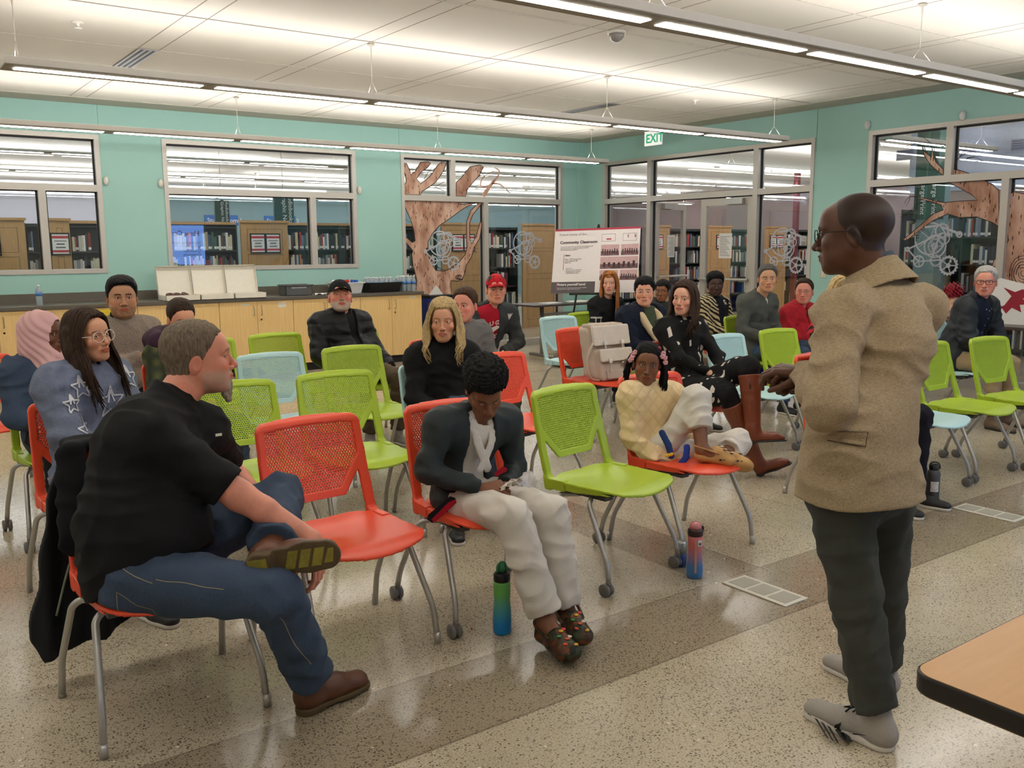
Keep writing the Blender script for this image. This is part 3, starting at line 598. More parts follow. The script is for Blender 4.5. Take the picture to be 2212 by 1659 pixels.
for (a,b_,m) in ((.5,.07,greyink),(.72,.07,greyink)):
    n=MB()
    for lo,hi in (((a,b_),(a+.14,b_+.003)),((a,b_+.08),(a+.14,b_+.083)),((a,b_),(a+.003,b_+.08)),((a+.14,b_),(a+.143,b_+.083))): prect(n,lo[0],lo[1],hi[0],hi[1],0,.001)
    n.build('plan_outline',m,r)
n=MB(); n.add([pf(.76,.095,.001),pf(.78,.075,.001),pf(.78,.125,.001)],[(0,1,2),(2,1,0)]); n.add([pf(.84,.075,.001),pf(.86,.1,.001),pf(.84,.125,.001)],[(0,1,2),(2,1,0)]); n.build('plan_mark',mat('poster_pink',(214,150,150),.7),r)
ez=thing('display_easel','black metal easel holding the Community Classroom poster','easel',(0,0,0)); ctr=PT+ux*Wd*.5; back=-uo*.05
e0=ctr+back+uy*.06; 
for s,o_ in ((-.33,-.0),(.33,-.0)): 
    f0=PT+ux*(Wd*.5+s)-uy*Hd*1.0+back*.4; f0=np.array(f0); f0[2]=.006; MB().tube([e0,PT+ux*(Wd*.5+s*.55)-uy*Hd*1.02-uo*.012,f0],.011,8).build('leg',blackp,ez)
f0=e0-uo*.75; f0=np.array([f0[0],f0[1],.006]); MB().tube([e0,f0],.011,8).build('leg',blackp,ez)
MB().tube([PT+ux*.2-uy*(Hd+.012)+uo*.012,PT+ux*(Wd-.2)-uy*(Hd+.012)+uo*.012],.012,8).build('ledge',blackp,ez)
# small table by the poster
r=thing('flip_top_table','narrow dark-topped table with papers behind the blue chair','table',(7.95,9.7,0)); dtop=mat('dark_laminate',(70,58,56),.35)
MB().box((-.75,-.28,.715),(.75,.28,.74)).build('tabletop',dtop,r,bevel=.006)
for s in (-1,1):
    MB().tube([(s*.42,0,.71),(s*.42,0,.06)],.03,10).build('leg',steel,r); MB().tube([(s*.42,-.26,.04),(s*.42,.26,.04)],.025,8).build('foot',steel,r)
MB().box((-.42,-.02,.58),(.42,.02,.61)).build('crossbar',steel,r)
for k,(dx,dy,a) in enumerate(((-.25,.02,.2),(.15,-.05,-.3),(.3,.08,.1))):
    o=MB().box((-.15,-.1,0),(.15,.1,.002)).build('paper_sheet',paper); o.location=(7.95+dx,9.7+dy,.741+k*.0025); o.rotation_euler=(0,0,a); tag(o,'white paper lying on the narrow dark table, %s'%('leftmost','middle','rightmost')[k],'paper')
# ================================================================ foreground table corner
ft=mat('beech_laminate',(200,156,108),.32,var=.05,scale=4,stretch=(1.5,14,1)); fe=mat('table_edge_black',(22,18,18),.35)
r=thing('lecture_table','beech laminate table with black edge in the lower right corner','table',(2.15,.2,0))
def rr(w,h,rad,n=8,ox=0,oy=0):
    out=[]
    for cx,cy,a0 in ((w-rad,h-rad,0),(-w+rad,h-rad,90),(-w+rad,-h+rad,180),(w-rad,-h+rad,270)):
        for k in range(n+1): a=math.radians(a0+90*k/n); out.append((ox+cx+rad*math.cos(a),oy+cy+rad*math.sin(a)))
    return out
tl=atz(1976,1445,.74); cxx=tl[0]+.76-.012; cyy=.83-.38; r.location=(cxx,cyy,0)
fn=lambda u,v,w:(u,v,w)
MB().prism(rr(.757,.377,.04),fn,.70,.7402).build('tabletop',ft,r); MB().prism(rr(.762,.382,.045),fn,.702,.739).build('edge_band',fe,r,bevel=.004)
for sx in (-.6,.6):
    MB().tube([(sx,0,.70),(sx,0,.05)],.03,12).build('leg',steel,r); MB().tube([(sx,-.3,.03),(sx,.3,.03)],.028,8).build('foot',steel,r)
# ================================================================ implicit surface modeller
def nz3(X,Y,Z,f,seed=0,n=6):
    r=np.random.RandomState(seed); o=0
    for i in range(n):
        k=r.normal(size=3); k/=np.linalg.norm(k); k*=f*r.uniform(.6,1.6)*6.28; o=o+np.sin(X*k[0]+Y*k[1]+Z*k[2]+r.uniform(0,6.28))
    return o/n**.5
class SDF:
    def __init__(s,lo,hi,h):
        s.lo=np.array(lo,float); s.h=h; s.n=np.maximum(4,np.ceil((np.array(hi)-s.lo)/h).astype(int)+1)
        s.ax=[(s.lo[i]+h*np.arange(s.n[i])).astype(np.float32) for i in range(3)]; s.D=np.full(s.n,.5,np.float32)
    def blk(s,lo,hi):
        sl=[]; 
        for i in range(3):
            a=max(0,int((lo[i]-s.lo[i])/s.h)); b=min(s.n[i],int((hi[i]-s.lo[i])/s.h)+2)
            if b<=a: return None
            sl.append(slice(a,b))
        sl=tuple(sl); return sl,s.ax[0][sl[0]][:,None,None],s.ax[1][sl[1]][None,:,None],s.ax[2][sl[2]][None,None,:]
    def u(s,fn,lo,hi,k=.01):
        q=s.blk(np.array(lo)-k*1.5-s.h*2,np.array(hi)+k*1.5+s.h*2)
        if q is None: return
        sl,X,Y,Z=q; d=fn(X,Y,Z); D=s.D[sl]; h=np.clip(.5+.5*(D-d)/k,0,1); s.D[sl]=D*(1-h)+d*h-k*h*(1-h)
    def cut(s,fn,lo,hi,k=.002):
        q=s.blk(np.array(lo)-k,np.array(hi)+k)
        if q is None: return
        sl,X,Y,Z=q; d=-fn(X,Y,Z); D=s.D[sl]; h=np.clip(.5-.5*(D-d)/k,0,1); s.D[sl]=D*(1-h)+d*h+k*h*(1-h)
    def cone(s,a,b,ra,rb,k=.01,flat=None,fold=None,ends=(0,0)):
        """round cone; flat=(axis,ratio) squeezes along an axis; fold=(amp,freq,seed) puts cloth folds across the limb"""
        a=np.array(a,float);b=np.array(b,float); ab=b-a; L2=float(ab@ab)+1e-9; R=max(ra,rb)+(abs(fold[0])*2 if fold else 0)
        def fn(X,Y,Z):
            px,py,pz=X-a[0],Y-a[1],Z-a[2]; t=(px*ab[0]+py*ab[1]+pz*ab[2])/L2; tc=np.clip(t,0,1)
            dx,dy,dz=px-tc*ab[0],py-tc*ab[1],pz-tc*ab[2]
            q=dx*dx+dy*dy+dz*dz
            if flat is not None:
                n,r=flat; dn=dx*n[0]+dy*n[1]+dz*n[2]; q=q+dn*dn*(r*r-1)
            rr=ra+(rb-ra)*tc
            if fold:
                am,fr,sd=fold; L=L2**.5; w=nz3(X,Y,Z,3.,sd,4); rr=rr+am*((.62-np.abs(np.sin(3.14*fr*tc*L+1.5*w+sd)))*.75+.28*nz3(X,Y,Z,11.,sd+1,4))
            d=np.sqrt(q)-rr
            L=L2**.5
            if ends[0]: d=np.maximum(d,-t*L-ends[0]+.0001)
            if ends[1]: d=np.maximum(d,(t-1)*L-ends[1]+.0001)
            return d
        s.u(fn,np.minimum(a,b)-R,np.maximum(a,b)+R,k)
    def ell(s,c,r,k=.01,R=None,sub=False,noise=None):
        c=np.array(c,float); r=np.array(r,float); m=float(max(r))
        def fn(X,Y,Z):
            x,y,z=X-c[0],Y-c[1],Z-c[2]
            if R is not None: x,y,z=(R[0][0]*x+R[1][0]*y+R[2][0]*z, R[0][1]*x+R[1][1]*y+R[2][1]*z, R[0][2]*x+R[1][2]*y+R[2][2]*z)
            k0=np.sqrt((x/r[0])**2+(y/r[1])**2+(z/r[2])**2); k1=np.sqrt((x/r[0]**2)**2+(y/r[1]**2)**2+(z/r[2]**2)**2)+1e-6
            d=k0*(k0-1)/k1
            if noise: d=d-noise[0]*nz3(X,Y,Z,noise[1],noise[2],6)
            return d
        (s.cut if sub else s.u)(fn,c-m,c+m,k)
    def crease(s,amp=.004,f=9.,seed=1):
        I=np.nonzero(np.abs(s.D)<.03); X,Y,Z=s.ax[0][I[0]],s.ax[1][I[1]],s.ax[2][I[2]]; r=np.random.RandomState(seed+50); w1=nz3(X,Y,Z,2.2,seed,4); w2=nz3(X,Y,Z,6.,seed+3,4); v=0
        for i in range(4):
            k=r.normal(size=3)*np.array([.7,.7,1.25]); k/=np.linalg.norm(k); m=np.clip(.35+.75*nz3(X,Y,Z,2.4,seed+10+i,4),0,1); v=v+m*(.62-np.abs(np.sin(3.14*f*(.8+.25*i)*(X*k[0]+Y*k[1]+Z*k[2])+1.7*w1+.5*w2+i)))**1
        s.D[I]-=(amp*v).astype(np.float32)
    def disp(s,fn): s.D-=fn(s.ax[0][:,None,None],s.ax[1][None,:,None],s.ax[2][None,None,:])
    def mesh(s):
        D=s.D; 
        for i in range(3):
            sl=[slice(None)]*3; sl[i]=0; D[tuple(sl)]=np.abs(D[tuple(sl)])+1e-4; sl[i]=-1; D[tuple(sl)]=np.abs(D[tuple(sl)])+1e-4
        I=D<0; C=np.zeros(np.array(D.shape)-1,np.int8)
        off=[(a,b,c) for a in (0,1) for b in (0,1) for c in (0,1)]; nx,ny,nz=D.shape
        for a,b,c in off: C+=I[a:nx-1+a,b:ny-1+b,c:nz-1+c]
        act=np.argwhere((C>0)&(C<8)); idx=np.full(C.shape,-1,np.int32); idx[tuple(act.T)]=np.arange(len(act))
        V=np.zeros((len(act),3)); W=np.zeros(len(act)); cv=[D[act[:,0]+a,act[:,1]+b,act[:,2]+c] for a,b,c in off]
        for i in range(8):
            for j in range(i+1,8):
                df=np.array(off[j])-np.array(off[i])
                if abs(df).sum()!=1: continue
                m=(cv[i]<0)!=(cv[j]<0); t=cv[i][m]/(cv[i][m]-cv[j][m]); V[m]+=np.array(off[i])+t[:,None]*df; W[m]+=1
        V=(act+V/W[:,None])*s.h+s.lo; F=[]
        for ax in range(3):
            a,b=(ax+1)%3,(ax+2)%3; sa=[slice(1,-1)]*3; sa[ax]=slice(0,-1); sb=[slice(1,-1)]*3; sb[ax]=slice(1,None)
            A=I[tuple(sa)];B=I[tuple(sb)]
            for m,fl in ((A&~B,0),(~A&B,1)):
                e=np.argwhere(m)
                if len(e)==0: continue
                o=np.ones(3,int); o[ax]=0; e=e+o; da=np.zeros(3,int); da[a]=1; db=np.zeros(3,int); db[b]=1
                q=[idx[tuple((e-x).T)] for x in (da+db,db,0*da,da)]
                q=np.stack(q,1); F.append(q[:,::-1] if fl else q)
        F=np.concatenate(F) if F else np.zeros((0,4),int)
        return V,F
def mesh_obj(name,V,F,mats,parent=None,base=None,col=None,mi=None,smooth=True):
    me=bpy.data.meshes.new(name); V=np.asarray(V,float)
    if base is not None: V=V-np.array(base)
    me.vertices.add(len(V)); me.vertices.foreach_set('co',V.ravel().astype(np.float32))
    F=np.asarray(F,np.int32); me.loops.add(F.size); me.loops.foreach_set('vertex_index',F.ravel()); me.polygons.add(len(F)); me.polygons.foreach_set('loop_start',np.arange(len(F),dtype=np.int32)*F.shape[1]); 
    for m in (mats if isinstance(mats,(list,tuple)) else [mats]): me.materials.append(m)
    if mi is not None: me.polygons.foreach_set('material_index',np.asarray(mi,np.int32))
    me.update(calc_edges=True); me.validate()
    if smooth: me.polygons.foreach_set('use_smooth',np.ones(len(me.polygons),bool))
    if col is not None:
        c=np.ones((len(V),4),np.float32); c[:,:3]=col; a=me.color_attributes.new('Col','FLOAT_COLOR','POINT'); a.data.foreach_set('color',c.ravel())
    o=bpy.data.objects.new(name,me); COL.objects.link(o); o.parent=parent
    if base is not None and parent is None: o.location=base
    return o
def sdfobj(s,name,m,parent=None,base=None,**k): V,F=s.mesh(); return mesh_obj(name,V,F,m,parent,base,**k)
# ================================================================ chairs (moulded shell, perforated back, tube legs)
def plast(n,c): return mat(n,c,.38,var=.03,scale=4,spec=.5)
CH_M={'red':plast('orange_red_plastic',(234,78,44)),'green':plast('lime_plastic',(168,194,42)),'blue':plast('pale_blue_plastic',(184,220,222))}
tube_m=mat('silver_tube',(184,182,176),.36,.6,var=.04); cast_m=mat('caster_grey',(112,110,106),.45); cast_b=mat('caster_black',(24,24,26),.45); underm=mat('seat_underframe',(84,82,80),.5,.4)
# local frame: +x = chair's left (image right), front is -y
def backsurf(u,v):
    """u across, v height -> y of the back shell"""
    t=(v-.40)/(.85-.40); y=.150+.118*t+.012*np.sin(t*2.6)-.30*(.0484-np.minimum(u*u,.06))*-1*0
    return y+.30*(.045-u*u)*np.clip(t*1.5,0,1)+.03*np.clip((t-.93)/.07,0,1)**2*(np.abs(u)>0)
def build_chair_meshes():
    s=SDF((-.27,-.08,.36),(.27,.36,.89),.0045)
    X,Y,Z=s.ax[0][:,None,None],s.ax[1][None,:,None],s.ax[2][None,None,:]
    AX=np.abs(X); surf=backsurf(X,Z); w=np.abs(Y-surf)-.007-.006*np.clip((AX-.17)/.05,0,1)
    wo=.236-.016*np.clip((Z-.40)/.45,0,1); top=.846-.010*(X/.2)**2
    rc=.03; qx=AX-(wo-rc); qz=Z-(top-rc); outer=np.where((qx>0)&(qz>0),np.sqrt(qx*qx+qz*qz)-rc,np.maximum(AX-wo,Z-top))
    outer=np.maximum(outer,.405-Z)
    # perforated window
    inn=np.maximum(np.maximum(AX-(wo-.032),Z-(top-.035)),np.maximum(.555-Z,(.585-Z)*.62+(AX-.105)*.78-.012))
    # gap under the panel
    gap=np.maximum(np.maximum(AX-(wo-.040),.30-Z),np.maximum(Z-.525-np.clip((AX-.115)*1.25,0,.1),-1))
    d2=np.maximum(np.maximum(outer,-inn),-gap); d=np.maximum(d2+0*Y,w)
    # lower side pieces running forward to the seat
    yb=.150; 
    side=np.maximum(np.abs(AX-.216)-.018,np.maximum(np.abs(Z-.432+.0*Y)-.024,np.maximum(Y-.172,-.0665*-1*0-(Y+.0)+.055)))
    k=.03; h=np.clip(.5+.5*(d-side)/k,0,1); d=d*(1-h)+side*h-k*h*(1-h)*.6
    d=np.maximum(d,AX-.2375)
    s.D=d.astype(np.float32); back=s.mesh()
    s=SDF((-.26,-.30,.38),(.26,.22,.50),.0045); X,Y,Z=s.ax[0][:,None,None],s.ax[1][None,:,None],s.ax[2][None,None,:]; AX=np.abs(X)
    yf=-.275+.045*(X/.22)**2; zs=.447-.012*np.exp(-((X/.15)**2+((Y-.03)/.16)**2))*1.2-.03*np.clip((-Y-.19)/.085,0,1)**2+.012*np.clip((Y-.1)/.08,0,1)**2
    hwid=.232-.012*np.clip((-Y)/.25,0,1)-.03*np.clip((Y-.07)/.1,0,1)
    rc=.05; qx=AX-(hwid-rc); qy=(yf+rc)-Y; fp=np.where((qx>0)&(qy>0),np.sqrt(np.maximum(qx*qx+qy*qy,0))-rc,np.maximum(AX-hwid,yf-Y)); fp=np.maximum(fp,Y-.175-.0*AX+.35*np.clip(AX-.12,0,1))
    th=.006+.0*X; d=np.maximum(fp,np.abs(Z-zs)-th)
    skirt=np.maximum(np.maximum(np.abs(AX-hwid+.006)-.005,np.abs(Z-.433)-.018*np.clip((Y+.2)/.2,0,1)-.002),np.maximum(-Y-.2,Y-.052)); d=np.minimum(d,skirt)
    s.D=d.astype(np.float32); seat=s.mesh()
    # perforated panel: brick pattern of slots, real holes
    mb=[]; F=[]; n=0; ph,pw_=.0098,.0118; t=.0035; rows=int((.80-.545)/ph)+3
    for j in range(rows+1):
        z0=.544+j*ph; z1=z0+ph
        if z1>.83: break
        zc=(z0+z1)/2; wo=.236-.016*(zc-.40)/.45-.026
        lim=min(wo,.12+(zc-.585)*.795+.012); m_=int(lim/pw_)+1
        for i in range(-m_,m_+1):
            xc=(i+(.5 if j%2 else 0))*pw_
            if abs(xc)>lim: continue
            a,b=xc-pw_/2,xc+pw_/2; ia,ib=xc-pw_*.27,xc+pw_*.27; ja,jb=z0+ph*.2,z0+ph*.8
            P=[(a,z0),(b,z0),(b,z1),(a,z1),(ia,ja),(ib,ja),(ib,jb),(ia,jb)]
            for sg in (-1,1):
                for (x,z) in P: mb.append((x,float(backsurf(np.float64(x),np.float64(z)))+sg*t,z))
            for q in range(4):
                r=(q+1)%4; F.append((n+q,n+r,n+4+r,n+4+q)); F.append((n+8+r,n+8+q,n+12+q,n+12+r)); F.append((n+4+q,n+4+r,n+12+r,n+12+q))
            n+=16
    return back,seat,(np.array(mb),np.array(F))
BACK,SEAT,PERF=build_chair_meshes()
def mk_me(name,VF,smooth=True):
    o=mesh_obj(name,VF[0],VF[1],CH_M['red'],smooth=smooth); return o
def leg_mesh(front,side,caster):
    b=MB(); sx=side
    if front: pts=[(sx*.13,-.02,.392),(sx*.195,-.075,.398),(sx*.222,-.085,.375),(sx*.248,-.212,.14),(sx*.254,-.226,.062 if caster else .004)]
    else: pts=[(sx*.14,.04,.386),(sx*.225,.085,.392),(sx*.25,.10,.37),(sx*.271,.238,.14),(sx*.275,.262,.062 if caster else .004)]
    b.tube(fillet(pts,.04,6),.0118,12)
    if not caster: q=pts[-1]; b.tube([(q[0],q[1],.045),(q[0],q[1],.001)],.0135,12)
    return b
def caster_mesh(front,side):
    b=MB(); x,y=(side*.254,-.226) if front else (side*.275,.262)
    for s in (-1,1): b.lathe([(.003,-.009),(.026,-.009),(.029,-.006),(.029,.006),(.026,.009),(.003,.009)],20,(x+s*.013,y+.012,.029),R=[[0,0,1],[0,1,0],[-1,0,0]])
    b.tube([(x,y,.075),(x,y,.045)],.011,10); b.box((x-.006,y-.01,.02),(x+.006,y+.028,.05)); return b
LEGM={}
def chair_proto(kind):
    r=thing('stacking_chair','','chair',(0,0,0)); m=CH_M['red']
    for nm,VF,sm in (('seat',SEAT,True),('backrest',BACK,True)):
        mesh_obj(nm,VF[0],VF[1],m,r,smooth=sm)
    pn=mesh_obj('perforated_panel',PERF[0],PERF[1],m,r.children[1],smooth=False)
    f=MB(); f.box((-.15,-.10,.385),(.15,.10,.415)); f.box((-.20,-.16,.40),(-.15,.13,.418)); f.box((.15,-.16,.40),(.20,.13,.418)); f.build('underframe',underm,r)
    for fr in (1,0):
        for sd in (-1,1):
            l=leg_mesh(fr,sd,kind=='caster').build('leg',tube_m,r)
            if kind=='caster': caster_mesh(fr,sd).build('caster',cast_m,l)
    return r
PROTO={}
def chair(x,y,deg,colr,kind,label,group=None):
    k=kind
    if k not in PROTO: PROTO[k]=chair_proto(k); r=PROTO[k]; r.name='stacking_chair'
    else: r=copy_tree(PROTO[k])
    r.location=(x,y,0); r.rotation_euler=(0,0,math.radians(deg)); r['label']=label
    if group: r['group']=group
    def setm(o):
        for c in o.children:
            if c.name.split('.')[0] in ('seat','backrest','perforated_panel'): c.material_slots[0].link='OBJECT'; c.material_slots[0].material=CH_M[colr]
            setm(c)
    setm(r); return r
CHAIRS=[(.73,2.98,1,'red','glide','red chair under the bearded man in the black shirt'),
(1.425,3.045,4,'red','glide','empty red chair in the front row between the man in black and the boy'),
(2.04,3.033,-4,'red','caster','red chair the boy in the white uniform sits on'),
(2.745,3.05,8.5,'green','caster','empty lime green chair in the front row right of the boy'),
(3.33,3.105,0,'red','glide','red chair the girl in the cream jacket sits on'),
(4.78,3.12,0,'red','glide','red chair mostly hidden behind the standing man'),
(5.27,3.0,2,'blue','caster','pale blue chair whose seat shows right of the standing man'),
(5.90,3.03,0,'green','caster','lime green chair second from the right edge, front row'),
(6.50,2.95,-6,'green','caster','lime green chair at the right edge of the picture, front row'),
(.80,4.12,2,'red','glide','red chair under the woman in the blue star sweater'),
(1.50,4.20,0,'green','glide','lime green chair behind the bearded man\'s face, second row'),
(2.062,4.212,-1,'green','glide','lime green chair directly behind the empty red chair'),
(2.68,4.22,0,'blue','glide','pale blue chair under the blonde woman'),
(3.286,4.36,8,'red','glide','red chair directly behind the boy, second row'),
(4.62,4.22,2,'red','glide','red chair under the woman with brown boots'),
(5.28,4.28,3,'blue','caster','empty pale blue chair right of the woman with brown boots'),
(5.92,4.31,-1,'green','caster','lime green chair left of the standing man\'s hands, second row'),
(.85,5.19,2,'green','caster','lime green chair under the woman with the pink headscarf'),
(2.126,5.284,2,'blue','glide','empty pale blue chair in the third row left of centre'),
(2.719,5.339,1,'green','glide','empty lime green chair in front of the man in the black cap'),
(3.42,5.40,0,'red','glide','red chair under the man in the grey fleece'),
(4.794,5.434,2,'red','glide','red chair holding the pale backpack'),
(5.47,5.42,0,'green','glide','lime green chair under the young man in the lined jacket'),
(6.80,5.43,0,'green','glide','lime green chair under the man in the grey button shirt'),
(.6,6.40,3,'red','glide','red chair back at the left picture edge behind the denim jacket'),
(1.40,6.25,2,'green','glide','lime green chair under the man with crossed arms at left'),
(2.10,6.50,2,'green','glide','left one of the two farthest empty lime green chairs'),
(2.69,6.60,5,'green','glide','right one of the two farthest empty lime green chairs'),
(3.27,6.45,0,'green','glide','lime green chair under the man in the black cap'),
(4.30,6.45,0,'red','glide','red chair under the young man in the red cap'),
(5.44,6.49,0,'blue','glide','empty pale blue chair behind the pale backpack'),
(6.0,6.75,0,'green','glide','lime green chair under the woman with long strawberry blonde hair'),
(1.56,5.28,1,'red','glide','red chair under the woman in the plum hooded jacket'),
(6.62,6.75,0,'blue','glide','pale blue chair under the young woman with the short dark hair'),
(7.25,6.15,0,'red','glide','red chair under the woman in the zebra sleeve top'),
(7.42,5.45,0,'red','glide','red chair under the man in the red fleece'),
(7.55,3.95,0,'blue','glide','pale blue chair under the white-haired man')]
for c in CHAIRS: chair(*c)
# ================================================================ people
def V3(*a): return np.array(a,float)
def unit(v): v=np.array(v,float); return v/(np.linalg.norm(v)+1e-12)
def azv(a): a=math.radians(a); return V3(math.sin(a),-math.cos(a),0)
def lerp(a,b,t): return np.array(a,float)*(1-t)+np.array(b,float)*t
skin_m=mat('skin',(255,255,255),.5,var=.05,scale=90,attr=True,sss=.08,bump=.12,bscale=500,spec=.35)
def hairmat(n,c,rough=.62): return mat('hair_'+n,c,rough,var=.34,scale=140,stretch=(1,1,.3),bump=.9,bscale=300,spec=.22)
eye_w=mat('eye_white',(225,218,208),.25); pup=mat('eye_pupil',(8,8,8),.1)
def iris(c): return mat('iris_%d_%d_%d'%c,c,.2)
def hfit(D): return float(np.clip(D/1959*1.05,.0021,.0042))
def head_frame(az,pitch=0,roll=0):
    f=azv(az); r=V3(f[1],-f[0],0); r=-r if False else r
    # r: subject's right ; up = r x f
    r=V3(f[1],-f[0],0)
    up=np.cross(r,f); p=math.radians(pitch); f2=f*math.cos(p)+up*math.sin(p); up2=up*math.cos(p)-f*math.sin(p)
    q=math.radians(roll); r2=r*math.cos(q)+up2*math.sin(q); up3=up2*math.cos(q)-r*math.sin(q)
    return np.stack([r2,f2,up3],1)      # columns
SK={'fair':(226,172,146),'pink':(222,150,128),'tan':(206,150,118),'olive':(196,146,112),'asian':(212,160,124),'brown':(112,72,50),'dark':(82,54,42),'deep':(80,55,46),'child':(132,88,64),'peach':(230,166,134)}
def make_head(H,R,sc,neck,skin,h,st):
    """returns verts (world), faces, colours"""
    fem=st.get('fem',0); w=st.get('wide',1.); jw=st.get('jaw',1.); ns=st.get('nose',1.); full=st.get('full',0.)
    nl=(R.T@(np.array(neck)-H))/sc
    if fem: ns*=.86; jw*=.93; w*=.97
    s=SDF((-.10,-.125,min(-.17,nl[2]-.03)),(.10,.135,.13),h/sc)
    s.ell((0,-.014,.034),(.076*w,.096,.082),.012); s.ell((0,.026,-.026),(.063*w*(1+full*.1),.066,.085),.03)
    s.ell((0,.034,-.070),(.047*jw*w*(1+full*.2),.050,.042),.025); s.ell((0,.074,-.097),(.021*jw,.016,.016),.022)
    for x in (-1,1):
        s.ell((x*.040,.062,-.026),(.023,.020,.020),.02)
        s.cone((x*.050*jw,-.005,-.045),(x*.024*jw,.062,-.093),.020,.014,.028)
        s.cone((x*.014,.088-.002*fem,.020),(x*.046,.070-.002*fem,.020),.0085-.003*fem,.007,.014)
        if full: s.ell((x*.036,.05,-.06),(.024,.024,.026),.02)
    s.ell((0,.070,.045),(.045,.022,.03),.03)
    s.cone((0,.089,.012),(0,.108+.004*(ns-1),-.030),.0066*ns,.0098*ns,.011); s.ell((0,.111*1,-.035),(.0105*ns,.0095*ns,.009),.008)
    for x in (-1,1): s.ell((x*.0125*ns,.097,-.039),(.0078*ns,.0095,.0075),.006)
    for x in (-1,1): s.ell((x*.0055,.103,-.0455),(.0032,.006,.003),.003,sub=True)
    for x in (-1,1): s.ell((x*.032,.104,.001),(.019,.0165,.0125),.010,sub=True)
    # mouth mound, lips
    s.ell((0,.082,-.066),(.026,.016,.020),.014)
    ml=st.get('lips',1.)
    s.ell((-.009,.0965,-.0615),(.0135,.0055,.0042*ml),.004); s.ell((.009,.0965,-.0615),(.0135,.0055,.0042*ml),.004); s.ell((0,.0958,-.0705),(.0155,.0058,.0052*ml),.004)
    s.ell((0,.103,-.0658),(.022,.0065,.0014),.003,sub=True)
    op=st.get('eyes',1.)*(1.12 if fem else 1.)
    for x in (-1,1):
        s.ell((x*.031,.0765,.002),(.0142,.0142,.0132),.005)
        if op>0: s.ell((x*.0314,.0945,.002),(.0134,.010,.0060*op),.0022,sub=True)
        # ears
        E=[[1,0,0],[0,.94,.34],[0,-.34,.94]]
        s.ell((x*.0785*w,-.014,-.010),(.0085,.019,.031),.006,R=E); s.ell((x*.0865*w,-.010,-.006),(.005,.010,.018),.005,R=E,sub=True)
    s.cone((0,-.022,-.045),nl,.054*(1-.12*fem)*st.get('neckw',1.),.058*(1-.14*fem)*st.get('neckw',1.),.022); 
    V,F=s.mesh(); x,y,z=V[:,0],V[:,1],V[:,2]; ax=np.abs(x)
    c0=np.array(SK[skin] if isinstance(skin,str) else skin,float); dk=c0.mean()<120
    C=np.tile(c0,(len(V),1))
    def blend(m,c): 
        m=np.clip(m,0,1)[:,None]; C[:]=C*(1-m)+np.array(c,float)*m
    red=c0*np.array([1.02,.84,.82]) if not dk else c0*np.array([1.05,.92,.9])
    g=lambda cx,cy,cz,r:np.exp(-((ax-cx)**2+(y-cy)**2+(z-cz)**2)/r**2)
    fl=st.get('flush',.5)
    blend(g(.042,.075,-.030,.022)*fl,red); blend(g(0,.11,-.036,.014)*fl,red); blend((ax>.078)*(z<.03)*fl*.35,red)
    lipc=st.get('lipc',tuple(c0*np.array([.86,.62,.62]) if not dk else c0*np.array([1.0,.78,.76])))
    lm=np.clip(1.35-np.sqrt((ax/.023)**2+((z+.0662)/.0098)**2),0,.35)/.35*(y>.082); blend(lm*(.8+.15*fem),lipc)
    hc=np.array(st.get('browc',st.get('hairc',(50,40,34))),float)
    bt=st.get('brow',.8); zb=.0235-.0018*((ax-.030)/.012)**2*.8
    blend(np.clip(1.4-np.abs(z-zb)/(.0036-.0011*fem),0,1)*np.clip((ax-.010)/.004,0,1)*np.clip((.050-ax)/.006,0,1)*(y>.05)*bt,hc)
    # lashes
    ez=np.abs(np.sqrt(((ax-.0314)/.0142)**2+((z-.002)/(.0068*max(op,.25)))**2)-1); blend(np.clip(1-ez/.22,0,1)*(y>.07)*(z>.001)*.75,hc*.5)
    b=st.get('beard')
    if b:
        bc,kind=b; n=.5+.5*np.clip(nz3(x,y,z,40,3),-1,1)
        jawm=np.clip((-.045-z+.35*(y-.03)*(y<.03)*-1+.012*(ax<.03))/.012,0,1)*(y>-.005)*(z>-.118)
        mo=np.clip(1-np.abs(z+.0535)/.006,0,1)*(ax<.03)*(y>.08)
        if kind=='stubble': m=np.maximum(jawm,mo)*(.25+.25*n)
        elif kind=='mustache': m=mo*.9
        elif kind=='goatee': m=np.maximum(np.maximum(mo,np.clip((-.070-z)/.006,0,1)*(ax<.036)*(y>.03))*.95,np.clip((-.030-z)/.02,0,1)*(y>.0)*(z>-.12)*.62*(.5+.5*n))
        else: m=np.maximum(jawm,mo)*(.55+.4*n)
        m=m*(1-np.clip(lm*1.2,0,1)); blend(m,bc)
    sc_=st.get('scalp')
    if sc_:
        col,front=sc_; yl=np.interp(y,[-.12,-.04,-.005,.03,.06,.1],[-.062,-.055,-.012,.03,front,front+.008]); blend(np.clip((z-yl)/.008,0,1)*st.get('scalpa',.75),col)
    col=np.stack([np.where(C[:,i]/255<=.04045,C[:,i]/255/12.92,((np.clip(C[:,i],0,255)/255+.055)/1.055)**2.4) for i in range(3)],1)
    return V@R.T*sc+H,F,col
def lincol(c,n): return np.tile(lin(c),(n,1))
